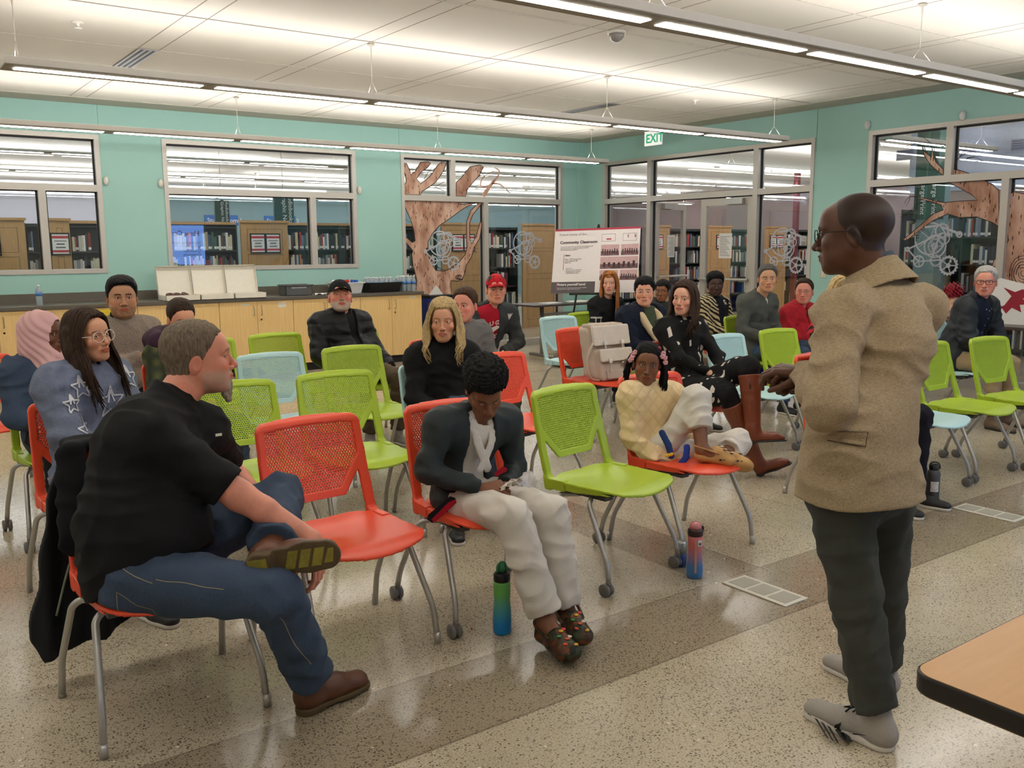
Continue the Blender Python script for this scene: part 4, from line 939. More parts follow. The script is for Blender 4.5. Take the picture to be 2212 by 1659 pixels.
def hair_shell(H,R,sc,h,st,m,root,base):
    k=st['hair']; c=k.get('t',.008); hl=k.get('line',.062); s=SDF((-.13,-.15,k.get('zlo',-.13)),(.13,.135,.16),h/sc*1.1)
    X,Y,Z=s.ax[0][:,None,None],s.ax[1][None,:,None],s.ax[2][None,None,:]
    w=st.get('wide',1.)
    rx,ry,rz=.0765*w,.0965,.0825; AX=np.abs(X)
    zl=np.interp(s.ax[1],[-.13,-.05,-.022,.0,.014,.035,.06,.10],k.get('edge',[k.get('back',-.075),k.get('back',-.075)+.01,-.045,-.012,-.012 if not k.get('side') else k['side'],.030,hl,hl+.004]))[None,:,None]
    zl=zl+k.get('temple',0.)*np.clip((AX-.02)/.03,0,1)*np.clip((Y-.03)/.02,0,1)*np.clip((.065-AX)/.02,0,1)+.003*np.sin(X*420+2)+.003*nz3(X,Y,Z,22,8,4)
    ed=np.clip((Z-zl)/k.get('fade',.018),-.3,1); ce=c*ed*(.45+.55*np.clip((Z+.0)/.07,0,1)+k.get('sz',1.3)*.6*np.clip((Z-.05)/.06,0,1))-.001
    q=np.sqrt((X/rx)**2+((Y+.014)/ry)**2+((Z-.034)/rz)**2); q1=np.sqrt((X/rx**2)**2+((Y+.014)/ry**2)**2+((Z-.034)/rz**2)**2)+1e-6; d=q*(q-1)/q1-ce
    # hair below the crown on the back of the head hugging the neck
    d2=np.sqrt((X/(.066*w))**2+((Y+.040)/.063)**2+((Z+.02)/.075)**2); d2=(d2-1)*.06-ce*.8; kk=.02; hh=np.clip(.5+.5*(d-d2)/kk,0,1); d=d*(1-hh)+d2*hh-kk*hh*(1-hh)
    amp,fr=k.get('amp',.003),k.get('freq',26)
    if k.get('curl'): d=d-amp*np.clip(ed,.15,1)*nz3(X,Y,Z,fr,5,8)
    else:
        part=k.get('part',.0); ang=np.arctan2(X-part,Y+.02); rad=np.sqrt((X-part)**2+(Y+.02)**2)
        ee=np.clip(ed,.15,1); d=d-amp*ee*(np.sin(ang*fr+3*np.sin(rad*40)+2*nz3(X,Y,Z,5,2,4))*np.clip(rad/.03,0,1)*.5+.5*nz3(X*2,Y*2,Z*.5,18,9,5)+.4*nz3(X,Y,Z,9,4,4))
    d=np.maximum(d,(zl-.006-Z)*.8)
    if k.get('bang'): # fringe over the forehead
        b0,b1=k['bang']; f=np.maximum(np.abs(np.sqrt((X/(.072*w))**2+((Y+.014)/.100)**2)-1)*.09-.006-.0025*np.sin(X*300+4*nz3(X,Y,Z,10,3,3)),np.maximum(np.maximum(b0-Z+.004*np.sin(X*190)+.004*nz3(X,Y*0,Z*0,25,3,4),Z-b1),.03-Y)); d=np.minimum(d,f)
    s.D=np.minimum(s.D,d).astype(np.float32)
    for (a,b,ra,rb,fl) in k.get('vols',[]): s.cone(a,b,ra,rb,.018,flat=fl,fold=(k.get('vamp',.004),k.get('vf',3),3))
    V,F=s.mesh(); o=mesh_obj('hair',V@R.T*sc+H,F,m,root,base); return o
def bez(P,n=14):
    P=[np.array(p,float) for p in P]; out=[]; m=len(P)-1
    for i in range(m):
        p0=P[max(i-1,0)];p1=P[i];p2=P[i+1];p3=P[min(i+2,m)]
        for t in np.linspace(0,1,max(3,n//m),endpoint=(i==m-1)): out.append(.5*((2*p1)+(-p0+p2)*t+(2*p0-5*p1+4*p2-p3)*t*t+(-p0+3*p1-3*p2+p3)*t**3))
    return np.array(out)
def locks(H,R,sc,m,root,base,n=44,z_end=-.27,part=.0,wave=.006,front=.03,seed=1,r0=.0075,spread=1.,back=True,yend=.03,jit=1.,curl=0.,frontlock=True,sides=(-1,1),name='hair_locks'):
    rs=np.random.RandomState(seed); b=MB()
    for sd in sides:
        for i in range(n):
            u=rs.rand() if back else rs.rand()*.55; ys=.072-.165*u
            x0=part+sd*.006; zt=.034+.094*math.sqrt(max(0,1-((ys+.014)/.108)**2)); 
            ysd=.052-.15*u; xs=.087*math.sqrt(max(.05,1-((ysd+.014)/.116)**2))
            ze=z_end*(.72+.33*rs.rand()); p=[(x0,ys*.9,zt),(sd*xs*.66,ys*.97,.034+.075*math.sqrt(max(.1,1-((ys+.014)/.12)**2))),(sd*xs*1.02,ysd,.025),(sd*(xs*1.05+.004),ysd*.95,-.045),(sd*(xs*.95+.010*spread),(ysd*.8+.01)+yend*.4*(1-u),-.12),(sd*(xs*.85+.014*spread*rs.uniform(.7,1.3)),ysd*.7+yend*(1-u)+.01*rs.randn()*jit,ze*.8),(sd*(xs*.82+.012*spread*rs.uniform(.6,1.4)),ysd*.6+yend*1.2*(1-u)+.012*rs.randn()*jit,ze)]
            q=bez(p,30); t=np.linspace(0,1,len(q)); ph=7*u+sd+.5*rs.randn(); w=wave*np.clip((t-.35)*2,0,1)
            q[:,0]+=w*np.sin(t*16+ph); q[:,1]+=w*np.cos(t*14+ph)+curl*np.clip(t-.7,0,1)**2*9
            q+=rs.randn(3)*.003; r=r0*rs.uniform(.7,1.2)*np.clip(np.minimum(t*6+.45,(1-t)*3.5+.12),.1,1)
            b.tube(q@R.T*sc+H,r*sc,6,flat=.6)
    return b.build(name,m,root,base) if root is None else fixbase(b,name,m,root,base)
def fixbase(b,name,m,root,base):
    for i in range(len(b.v)): b.v[i]=b.v[i]-np.array(base)
    return b.build(name,m,root)
def eyes(H,R,sc,st,root,base):
    if st.get('eyes',1.)<=0: return
    g=st.get('gaze',(0,0)); ic=iris(st.get('iris',(70,46,30)))
    for x in (-1,1):
        b=MB(); a,e=math.radians(g[0]),math.radians(g[1]); fw=V3(math.sin(a)*math.cos(e),math.cos(a)*math.cos(e),math.sin(e)); u=unit(np.cross(fw,V3(0,0,1))); v=np.cross(u,fw); r=.0128; n=20
        rings=[0,.10,.2,.34,.46,.8,1.3,2.0,2.6]; mi=[2,2,1,1,0,0,0,0]; V=[]
        for t in rings[1:]: 
            for k in range(n): q=2*math.pi*k/n; V.append(r*(fw*math.cos(t)+(u*math.cos(q)+v*math.sin(q))*math.sin(t)))
        V=[r*fw]+V; b.smooth=True; F=[[(0,1+k,1+(k+1)%n) for k in range(n)]]+[[(1+i*n+k,1+(i+1)*n+k,1+(i+1)*n+(k+1)%n,1+i*n+(k+1)%n) for k in range(n)] for i in range(len(rings)-2)]
        fl=[];
        for i,fs in enumerate(F):
            for q in fs: fl.append((q,mi[min(i,7)]))
        b.add((np.array(V)+V3(x*.031,.0765,.002))@R.T*sc+H-np.array(base),[q for q,_ in fl]); b.mi=[m for _,m in fl]
        b.build('eye',[eye_w,ic,pup],root)
def glasses(H,R,sc,root,base,m,w=.0235,hh=.017,rnd=1.,up=0.,th=.0013,fwd=.0,z0=.0,lens=None):
    b=MB(); T=lambda p:(np.array(p)@R.T*sc+H-np.array(base))
    for x in (-1,1):
        P=[]
        for k in range(25):
            a=2*math.pi*k/24; c,s_=math.cos(a),math.sin(a); e=2/ (2+4*(1-rnd)); P.append((x*.0325+w*np.sign(c)*abs(c)**e, .1025+fwd-.10*abs(x*.0325+w*c)**1.6*3, z0+up+hh*np.sign(s_)*abs(s_)**e))
        b.tube([T(p) for p in P],th*sc,6,cap=False)
        b.tube([T(p) for p in ((x*(.0325+w),.093+fwd,z0+up+.006),(x*.079,.07,z0+up+.008),(x*.083,-.01,z0+up*.8+.006),(x*.08,-.03,z0+up*.8-.012))],th*sc,6)
    b.tube([T((-.0095,.1035+fwd,z0+up+.004)),T((0,.106+fwd,z0+up+.007)),T((.0095,.1035+fwd,z0+up+.004))],th*sc,6)
    return b.build('glasses',m,root)
def polysd(P,A,B):
    P=np.array(P,float); d=None; n=len(P); s_=1.
    for i in range(n):
        j=i-1; ex,ey=P[j]-P[i]; wx,wy=A-P[i][0],B-P[i][1]; t=np.clip((wx*ex+wy*ey)/(ex*ex+ey*ey+1e-9),0,1); q=(wx-ex*t)**2+(wy-ey*t)**2; d=q if d is None else np.minimum(d,q)
        c1,c2,c3=B>=P[i][1],B<P[j][1],ex*wy>ey*wx; s_=s_*np.where((c1&c2&c3)|(~c1&~c2&~c3),-1.,1.)
    return s_*np.sqrt(d)
def pxplate(name,poly,ref,m,root,base,th=.004,parent=None):
    D=ref if isinstance(ref,float) else depth(ref); P=[atd(x,y,D) for x,y in poly]; b=MB(); n=len(P); o=FW*th
    b.add([p-np.array(base) for p in P]+[p+o-np.array(base) for p in P],[tuple(range(n)),tuple(range(n,2*n))[::-1]]+[((i+1)%n,i,n+i,n+(i+1)%n) for i in range(n)]); return b.build(name,m,root)
def cap(H,R,sc,root,base,m,h=.003,tilt=0.,logo=None):
    s=SDF((-.11,-.13,.0),(.11,.21,.15),h); X,Y,Z=s.ax[0][:,None,None],s.ax[1][None,:,None],s.ax[2][None,None,:]
    q=np.sqrt((X/.086)**2+((Y+.012)/.107)**2+((Z-.034)/.100)**2); d=(q-1)*.09+.0012*np.cos(np.arctan2(X,Y+.012)*6)**8*-1; d=np.maximum(d,(.036-.10*(Y+.0))-Z if False else .040-.08*np.clip(Y,-.1,.1)-Z)
    zb=.042+.012-.16*np.clip(Y-.06,0,.2)**1-.9*X*X*6; br=np.maximum(np.sqrt((X/.078)**2+((Y-.07)/.105)**2)*.09-.09,np.abs(Z-zb)-.0035); br=np.maximum(br,.07-Y)
    s.D=np.minimum(np.minimum(s.D,d),br).astype(np.float32); V,F=s.mesh(); o=mesh_obj('cap',V@R.T*sc+H,F,m,root,base)
    return o
# ---- hands -------------------------------------------------------------
def hand_prims(s,wr,dr,nm,side,curl=(25,35,25),sc=1.,spread=1.,thumb=1.,k=.004):
    """dr: towards fingertips, nm: palm normal (out of the palm), side: +1 thumb towards dr x nm"""
    dr=unit(dr); nm=unit(nm-dr*np.dot(nm,dr)); sd=unit(np.cross(dr,nm))*side; wr=np.array(wr,float)
    pl=.088*sc
    kn=[wr+dr*(pl*a)+sd*(o*sc)+nm*(-.002*sc) for a,o in ((.98,.030),(1.02,.009),(.98,-.011),(.90,-.029))]
    for i,kp in enumerate(kn): s.cone(wr+sd*(.5*[.030,.01,-.01,-.026][i])*sc+dr*.005,kp,.0145*sc,.0108*sc,.012*sc)
    s.ell(wr+dr*pl*.5,(.03*sc,.03*sc,.03*sc),.01,R=np.stack([sd,dr,nm],1).tolist()) if False else None
    s.cone(wr+dr*.02*sc+nm*.004*sc+sd*.012*sc,wr+dr*.06*sc+nm*.004*sc-sd*.008*sc,.014*sc,.013*sc,.015*sc)
    for i,(L,r) in enumerate(((.074,.0088),(.082,.009),(.076,.0086),(.060,.0076))):
        c=curl if not isinstance(curl[0],(tuple,list)) else curl[i]; p=kn[i]; a=0; d0=unit(dr+sd*[.10,.02,-.06,-.14][i]*spread)
        for j,(q,rr) in enumerate(((.45,1.),(.30,.9),(.25,.8))):
            a+=math.radians(c[j]); d=d0*math.cos(a)+nm*math.sin(a); p2=p+d*L*q*sc; s.cone(p,p2,r*rr*sc,r*rr*.92*sc,k); p=p2
    t0=wr+dr*.018*sc+sd*.022*sc+nm*.006*sc; d=unit(dr*.62+sd*.75*thumb+nm*.35); t1=t0+d*.042*sc; d=unit(dr*.85+sd*.35*thumb+nm*.45); t2=t1+d*.032*sc; d=unit(dr*.95+sd*.05+nm*.4); t3=t2+d*.024*sc
    s.cone(t0,t1,.0135*sc,.0108*sc,.008); s.cone(t1,t2,.0102*sc,.0092*sc,k); s.cone(t2,t3,.0092*sc,.0075*sc,k)
def hand_part(wr,el,dr,nm,side,sc,h,curl,r0=.026,armlen=.05,spread=1.,thumb=1.,arm=None):
    wr=np.array(wr,float); el=np.array(el,float); a=wr+unit(el-wr)*armlen; 
    tip=wr+unit(dr)*.20*sc; lo=np.minimum(np.minimum(a,tip),wr)-.085*sc; hi=np.maximum(np.maximum(a,tip),wr)+.085*sc
    if arm: lo=np.minimum(lo,el-.07); hi=np.maximum(hi,el+.07)
    s=SDF(lo,hi,h); ax=unit(dr)
    fl=(unit(nm-ax*np.dot(nm,ax)),1.25)
    if arm:
        up,ru,re,rf=arm; s.cone(up,el,ru,re,.02); s.cone(el,lerp(el,wr,.35),re,rf,.02); s.cone(lerp(el,wr,.35),wr,rf,r0*sc,.015,flat=(fl[0],1.12))
    else: s.cone(a,wr,r0*1.08*sc,r0*.98*sc,.01,flat=fl)
    s.cone(wr,wr+ax*.03*sc,r0*.95*sc,.022*sc,.012,flat=(fl[0],1.5)); hand_prims(s,wr,dr,nm,side,curl,sc,spread,thumb); return s.mesh()
def skcol(skin,V,knuckle=None):
    c=np.array(SK[skin] if isinstance(skin,str) else skin,float); C=np.tile(c,(len(V),1)); n=nz3(V[:,0],V[:,1],V[:,2],14,2,5)[:,None]*.03; C=C*(1+n); C=np.clip(C,0,255)/255
    return np.where(C<=.04045,C/12.92,((C+.055)/1.055)**2.4)
# ---- posture -------------------------------------------------------------
def posture(base,az,headpx=None,sc=1.,lean=0.,head=None,**ov):
    """seated joints in world space. base = chair centre"""
    f=azv(az); r=V3(f[1],-f[0],0); B=V3(base[0],base[1],0)
    L=dict(pelvis=(0,-.06,.545),waist=(0,-.105,.70),chest=(0,-.13,.90),neck=(0,-.125,1.045),head=(0,-.085,1.19),
      shR=(.175,-.125,.985),shL=(-.175,-.125,.985),elR=(.235,-.03,.735),elL=(-.235,-.03,.735),wrR=(.06,.17,.645),wrL=(-.05,.16,.665),
      hipR=(.085,-.04,.54),hipL=(-.085,-.04,.54),knR=(.13,.36,.525),knL=(-.13,.36,.525),anR=(.12,.36,.095),anL=(-.12,.36,.095),toR=(.14,.50,.03),toL=(-.14,.50,.03))
    J={}
    for k,(x,y,z) in L.items():
        y=y+lean*max(0,z-.55); zz=z if z<=.55 else .55+(z-.55)*sc
        J[k]=B+r*x*sc+f*(y*(sc if k[:2] in('kn','an','to') else 1))+V3(0,0,zz)
    if headpx is not None:
        Hn=near(*headpx,J['head']); d=Hn-J['head']
        for k,w in dict(head=1.,neck=.97,shR=.93,shL=.93,chest=.8,waist=.4,elR=.8,elL=.8,wrR=.35,wrL=.35).items(): J[k]=J[k]+d*w
    for k,v in ov.items():
        if v is None: continue
        if k in J and len(v)==3: J[k]=B+r*v[0]+f*v[1]+V3(0,0,v[2])
    J['f']=f; J['r']=r; J['sc']=sc; J['base']=B
    return J
def longvol(ze,ye=.05,w=1.,r=.030):
    o=[]
    for x in (-1,1):
        P=[(x*.074,-.03,.03),(x*.082*w,-.02,-.05),(x*.084*w,.0,-.13),(x*.086*w,ye*.7,ze*.8)]
        for i,(a,b) in enumerate(zip(P[:-1],P[1:])): o.append((a,b,[.030,.028,.030][i]*r/.03,[.028,.030,.018][i]*r/.03,((1,0,0),1.25)))
    return dict(vols=o,zlo=min(-.14,ze*.8-.05),vamp=.003,vf=2)
def torso_frame(J):
    up=unit(J['neck']-J['waist']); r=unit(J['shR']-J['shL']); f=unit(np.cross(up,r)); return up,r,f
def torso(s,J,g=1.,off=0.,belly=0.,bust=0.,fold=None,hip=True,k=.04,hem=None):
    sc=J['sc']; up,r,f=torso_frame(J); fl=(f,1.32); P,Wt,C,Nk=J['pelvis'],J['waist'],J['chest'],J['neck']
    if hip:
        for q in ('hipR','hipL'): s.cone(J[q]+V3(0,0,.0),P+(J[q]-P)*.2+V3(0,0,.02),.098*sc*g+off,.098*sc*g+off,k)
    s.cone(P,Wt,.145*sc*g+off,.130*sc*g+off,k,flat=(f,1.25),fold=fold); s.cone(Wt,C,.130*sc*g+off,.150*sc*g+off,k,flat=fl,fold=fold)
    s.cone(C,C+up*.045*sc,.150*sc*(g*.5+.5)+off,.125*sc+off,k,flat=(f,1.4))
    for q in ('shR','shL'): s.cone(Nk-up*.035*sc,J[q]-up*.012*sc,.050*sc+off,.052*sc*(g*.4+.6)+off,k)
    for q in ('shR','shL'): s.cone(C+up*.02*sc,lerp(C,J[q],.70),.098*sc+off*.8,.078*sc+off*.8,.05)
    if belly: s.ell(lerp(P,Wt,.75)+f*(.055*sc),(.12*sc*g+off+belly*.5,)*3,.05)
    if bust:
        for x in (-1,1): s.ell(C+r*x*.07*sc+f*(.075*sc)-up*.03*sc,(.055*sc+bust+off,)*3,.035)
def arm(s,J,q,r0,r1,r2,k=.045,fold=None,short=False,sleeve=.93):
    sh,el,wr=J['sh'+q],J['el'+q],J['wr'+q]
    if short: s.cone(sh,lerp(sh,el,short),r0,r0*.98,k,fold=fold,ends=(0,.004)); return
    s.cone(sh,el,r0,r1,k,fold=fold); s.cone(el,lerp(el,wr,sleeve),r1,r2,.02,fold=fold,ends=(0,.004))

def legs(s,J,r0=.082,r1=.06,r2=.055,k=.03,fold=None,end=.97,seat=True,which='RL'):
    sc=J['sc']
    for q in which:
        h,kn,an=J['hip'+q],J['kn'+q],J['an'+q]
        s.cone(h,kn,r0*sc,r1*sc,k,fold=fold); s.cone(kn,lerp(kn,an,end),r1*sc,r2*sc,.02,fold=fold,ends=(0,.004))
    if seat: s.cone(J['hipR'],J['hipL'],.088*sc,.088*sc,.03); s.cone(J['pelvis'],J['pelvis']+V3(0,0,.06),.12*sc,.12*sc,.04,flat=(J['f'],1.15))
def bounds(J,keys,pad): P=np.array([J[k] for k in keys]); return P.min(0)-pad,P.max(0)+pad
def opening(s,J,w0,w1,v0,v1,depth_=.3,k=.004,back=.02):
    """open front of a jacket: half width w0 at height v0 (from waist along torso) to w1 at v1"""
    up,r,f=torso_frame(J); O=J['waist']
    def fn(X,Y,Z):
        x,y,z=X-O[0],Y-O[1],Z-O[2]; u=x*r[0]+y*r[1]+z*r[2]; v=x*up[0]+y*up[1]+z*up[2]; w=x*f[0]+y*f[1]+z*f[2]
        hw=w0+(w1-w0)*np.clip((v-v0)/(v1-v0),0,1.3); return np.maximum(np.abs(u)-hw,back-w)
    s.cut(fn,s.lo,s.lo+s.h*(s.n-1),k)
def collar(s,J,r,ht,th=.006,k=.006,tilt=.25,gap=0.,off=0.):
    up,rr,f=torso_frame(J); O=J['neck']-up*.03*J['sc']+f*off; ax=unit(up+f*tilt)
    def fn(X,Y,Z):
        x,y,z=X-O[0],Y-O[1],Z-O[2]; v=x*ax[0]+y*ax[1]+z*ax[2]; q=np.sqrt(np.maximum(x*x+y*y+z*z-v*v,0)); u=x*rr[0]+y*rr[1]+z*rr[2]; w=x*f[0]+y*f[1]+z*f[2]
        d=np.maximum(np.abs(q-r-.12*np.clip(v,0,1)*0)-th,np.maximum(-v-.02,v-ht+.25*np.clip(w,0,1)))
        if gap: d=np.maximum(d,-np.maximum(np.abs(u)-gap-np.clip(v,0,1)*.4,-w))
        return d
    s.u(fn,O-r-.06,O+r+.08,k)
def shoe(J,q,m,ms,root,base,L=.27,h=.004,high=0.,w=.042,lc=None,an=None,to=None,sc=1.,upv=None,sole=.018,toebox=1.):
    an=np.array(J['an'+q] if an is None else an,float); to=np.array(J['to'+q] if to is None else to,float)
    upv=V3(0,0,1) if upv is None else unit(upv); d=to-an; d=unit(d-upv*np.dot(d,upv)); sd=np.cross(d,upv); b=an-upv*.075*sc
    if abs(an[2]-.1)<.03 and upv[2]>.99: b[2]=.012
    L*=sc; w*=sc; heel=b-d*.055*sc; toe=heel+d*L; lo=np.minimum(heel,toe)-.09*sc; hi=np.maximum(np.maximum(heel,toe)+.09*sc,an+.06+upv*high)
    lo=np.minimum(lo,an-.07)
    s=SDF(lo,hi,h); f=(upv,1.25)
    s.cone(heel+d*.03*sc+upv*.028*sc,heel+d*L*.55+upv*.020*sc,.033*sc,.036*sc,.02); s.cone(heel+d*L*.5+upv*.020*sc,toe-d*.042*sc+upv*.014*sc,w*.98,w*.86*toebox,.02,flat=(upv,1.35))
    s.cone(heel+d*.035*sc+upv*.03*sc,an+upv*(.0+high),.036*sc,.040*sc,.03)
    pl=b
    s.cut(lambda X,Y,Z:(X-b[0])*upv[0]+(Y-b[1])*upv[1]+(Z-b[2])*upv[2]-(-.004),lo,hi,.003)
    o=sdfobj(s,'shoe',m,root,base)
    s=SDF(lo,hi,h); s.cone(heel+d*.034*sc,heel+d*L*.5,.035*sc,.035*sc,.02); s.cone(heel+d*L*.5,toe-d*.044*sc,w*.99,w*.90*toebox,.02)
    def slab(X,Y,Z): v=(X-b[0])*upv[0]+(Y-b[1])*upv[1]+(Z-b[2])*upv[2]; return -(np.abs(v-(sole/2-.012))-sole/2)
    s.cut(slab,lo,hi,.002); so=sdfobj(s,'sole',ms,o,base)
    if lc:
        t=MB(); ml=heel+d*L*.42+upv*.052*sc
        for i in range(4):
            p=heel+d*(L*(.40+.08*i))+upv*(.064-.008*i)*sc; t.tube([p-sd*.02*sc,p+upv*.004,p+sd*.02*sc],.0022*sc,6)
        for g in (-1,1): p=heel+d*L*.42+upv*.068*sc; t.tube(bez([p,p+sd*g*.02+upv*.012,p+sd*g*.03+d*.02+upv*.004,p],10),.0018,6)
        fixbase(t,'lace',lc,o,base)
    return o
# ---- generic seated person --------------------------------------------------
def person(label,J,az,pitch=0,roll=0,st=None,skin='fair',arms='lap',top=None,inner=None,bottom=None,shoes=None,g=1.,belly=0.,bust=0.,gh=None,legsvis=True,hands=True,neckoff=None):
    st=st or {}
    if st.get('fem') and not st.get('done'):
        m=(J['shR']+J['shL'])/2
        for q in ('shR','shL'): J[q]=m+(J[q]-m)*.87
        m=(J['elR']+J['elL'])/2
        for q in ('elR','elL'): J[q]=m+(J[q]-m)*.86
        g*=.92
        if top: top=dict(top,arm=top.get('arm',1.)*.86)
    base=(float(J['base'][0]),float(J['base'][1]),0.); root=thing('person',label,'person',base); sc=J['sc']; up,r,f=torso_frame(J)
    H=J['head']; D=depth(H); h=hfit(D); R=head_frame(az,pitch,roll); gh=gh or float(np.clip(D/1959*2.6,.006,.011))
    hs=st.get('hs',1.)
    nk=J['neck']-up*.04*sc
    V,F,C=make_head(H,R,sc*hs if sc>.9 else sc*hs,nk,skin,h,st); parts=[(V,F,C)]
    fr=J['f']
    if arms=='crossed':
        J['elR']=J['shR']+(-up*.245+r*.04+f*.10)*sc; J['elL']=J['shL']+(-up*.245-r*.04+f*.10)*sc
        J['wrR']=J['elL']+(r*.13+f*.10+up*.07)*sc; J['wrL']=J['elR']+(-r*.12+f*.12+up*.035)*sc
    hd={}
    if arms=='lap': hd={'R':(unit(-J['r']*.75+fr*.6-V3(0,0,.25)),unit(V3(0,0,-1)+fr*-.2),-1),'L':(unit(J['r']*.7+fr*.65-V3(0,0,.2)),unit(V3(0,0,-1)),1)}
    elif arms=='crossed': hd={'R':(unit(J['wrR']-J['elR']),unit(-f-up*.3),-1)} 
    elif isinstance(arms,dict): hd=arms
    if hands:
        for q,v in hd.items():
            dr,nm,sd=v[:3]; cu=v[3] if len(v)>3 else (30,35,20)
            am=None if len(v)<5 else (lerp(J['sh'+q],J['el'+q],.55),v[4][0],v[4][1],v[4][2])
            V,F=hand_part(J['wr'+q],J['el'+q],dr,nm,sd,sc*st.get('hsc',1.),max(.0026,h),cu,arm=am,r0=v[5] if len(v)>5 else .026); parts.append((V,F,skcol(skin,V)))
    # hidden core under the clothes
    lo,hi=bounds(J,('pelvis','waist','chest','neck','shR','shL','elR','elL'),.2); s=SDF(lo,hi,.014); torso(s,J,g*.82,-.02,hip=False); 
    for q in 'RL': arm(s,J,q,.035*sc,.03*sc,.022*sc)
    V,F=s.mesh(); parts.append((V,F,skcol(skin,V)))
    n=0; VV=[];FF=[];CC=[]
    for V,F,C in parts: VV.append(V); FF.append(F+n); CC.append(C); n+=len(V)
    mesh_obj('body',np.concatenate(VV),np.concatenate(FF),skin_m,root,base,col=np.concatenate(CC))
    eyes(H,R,sc*hs,st,root,base)
    if st.get('hair'): hair_shell(H,R,sc*hs,h,st,st['hm'],root,base)
    # clothes
    T=top or {}
    if T:
        lo,hi=bounds(J,('pelvis','waist','chest','neck','shR','shL','elR','elL','wrR','wrL','hipR','hipL'),.19*max(1,sc*g)+.03); s=SDF(lo,hi,gh); fo=T.get('fold',(.006,9,4)); th=T.get('th',.012)
        torso(s,J,g,th,belly,bust,fold=(fo[0]*.8,fo[1]*.7,fo[2]),hip=T.get('hip',True))
        a=T.get('arm',1.)
        for q in 'RL': arm(s,J,q,(.051*sc+th*.85)*a,(.041*sc+th*.8)*a,(.030*sc+th*.6)*a*T.get('cuff',1.),fold=fo,short=T.get('short'))
        z=J['pelvis'][2]+(T.get('hem') or 0); s.cut(lambda X,Y,Z:Z-z+0*X+0*Y,(lo[0],lo[1],lo[2]),(hi[0],hi[1],z+.02),.004) if T.get('hem') is not None else None
        for (P_,n_) in T.get('planes',[]): s.cut(lambda X,Y,Z:(X-P_[0])*n_[0]+(Y-P_[1])*n_[1]+(Z-P_[2])*n_[2],lo,hi,.004)
        s.crease(T.get('cr',.0085)*(gh/.008)**.4,T.get('cf',9.),int(abs(H[0]*100))%97)
        if T.get('open'): opening(s,J,*T['open'])
        if T.get('collar'): collar(s,J,*T['collar'])
        nl=nk; rn=T.get('neck',.062)*sc; Nk=J['neck']+f*.012*sc; 
        if rn: s.cut(lambda X,Y,Z:np.sqrt((X-Nk[0])**2+(Y-Nk[1])**2+(Z-Nk[2])**2)-rn if not T.get('collar') else rn*0+1+0*X+0*Y+0*Z,Nk-rn-.01,Nk+rn+.01,.004)
        o=sdfobj(s,T.get('name','shirt'),T['m'],root,base); root_top=o
    if inner:
        lo,hi=bounds(J,('pelvis','waist','chest','neck','shR','shL'),.17*max(1,g)); s=SDF(lo,hi,max(gh*.9,.006)); torso(s,J,g*.95,min(inner.get('th',.004),T.get('th',.012)-.016),belly,bust,fold=(.003,10,7)); 
        if inner.get('collar'): collar(s,J,*inner['collar'])
        else:
            Nk=J['neck']+f*.015*sc; rn=inner.get('neck',.06)*sc; s.cut(lambda X,Y,Z:np.sqrt((X-Nk[0])**2+(Y-Nk[1])**2+(Z-Nk[2])**2)-rn,Nk-rn-.01,Nk+rn+.01,.004)
        o2=sdfobj(s,inner.get('name','shirt'),inner['m'],root,base)
    if bottom and legsvis:
        lo,hi=bounds(J,('pelvis','hipR','hipL','knR','knL','anR','anL'),.14); s=SDF(lo,hi,gh); legs(s,J,bottom.get('r0',.082)*g**.5,bottom.get('r1',.062),bottom.get('r2',.056),fold=bottom.get('fold',(.004,8,2)),end=bottom.get('end',.95)); s.crease(.0085*(gh/.008)**.4,9.,int(abs(H[1]*100))%89); sdfobj(s,bottom.get('name','trousers'),bottom['m'],root,base)
    if shoes and legsvis:
        for q in 'RL': shoe(J,q,shoes[0],shoes[1],root,base,h=max(.004,h*1.2),sc=sc)
    return root,R,H
def decal(name,me_obj,targets,direction,off=.0025):
    """press a flat mesh on to clothing by casting its points along a direction"""
    from mathutils.bvhtree import BVHTree
    dg=bpy.context.evaluated_depsgraph_get(); dg.update(); hs=[]
    ts=[(BVHTree.FromPolygons([t.matrix_world@v.co if False else (Vector(v.co)+wl(t)) for v in t.data.vertices],[tuple(p.vertices) for p in t.data.polygons])) for t in targets]
    d=Vector(direction).normalized()
    for v in me_obj.data.vertices:
        o=Vector(v.co)-d*.4; best=None
        for t in ts:
            hit=t.ray_cast(o,d,1.2)
            if hit[0] is not None and (best is None or hit[3]<best): best=hit[3]; p=hit[0]
        if best is not None: v.co=p-d*off
    return me_obj
def wl(o):
    v=Vector((0,0,0))
    while o is not None: v+=o.location; o=o.parent
    return v
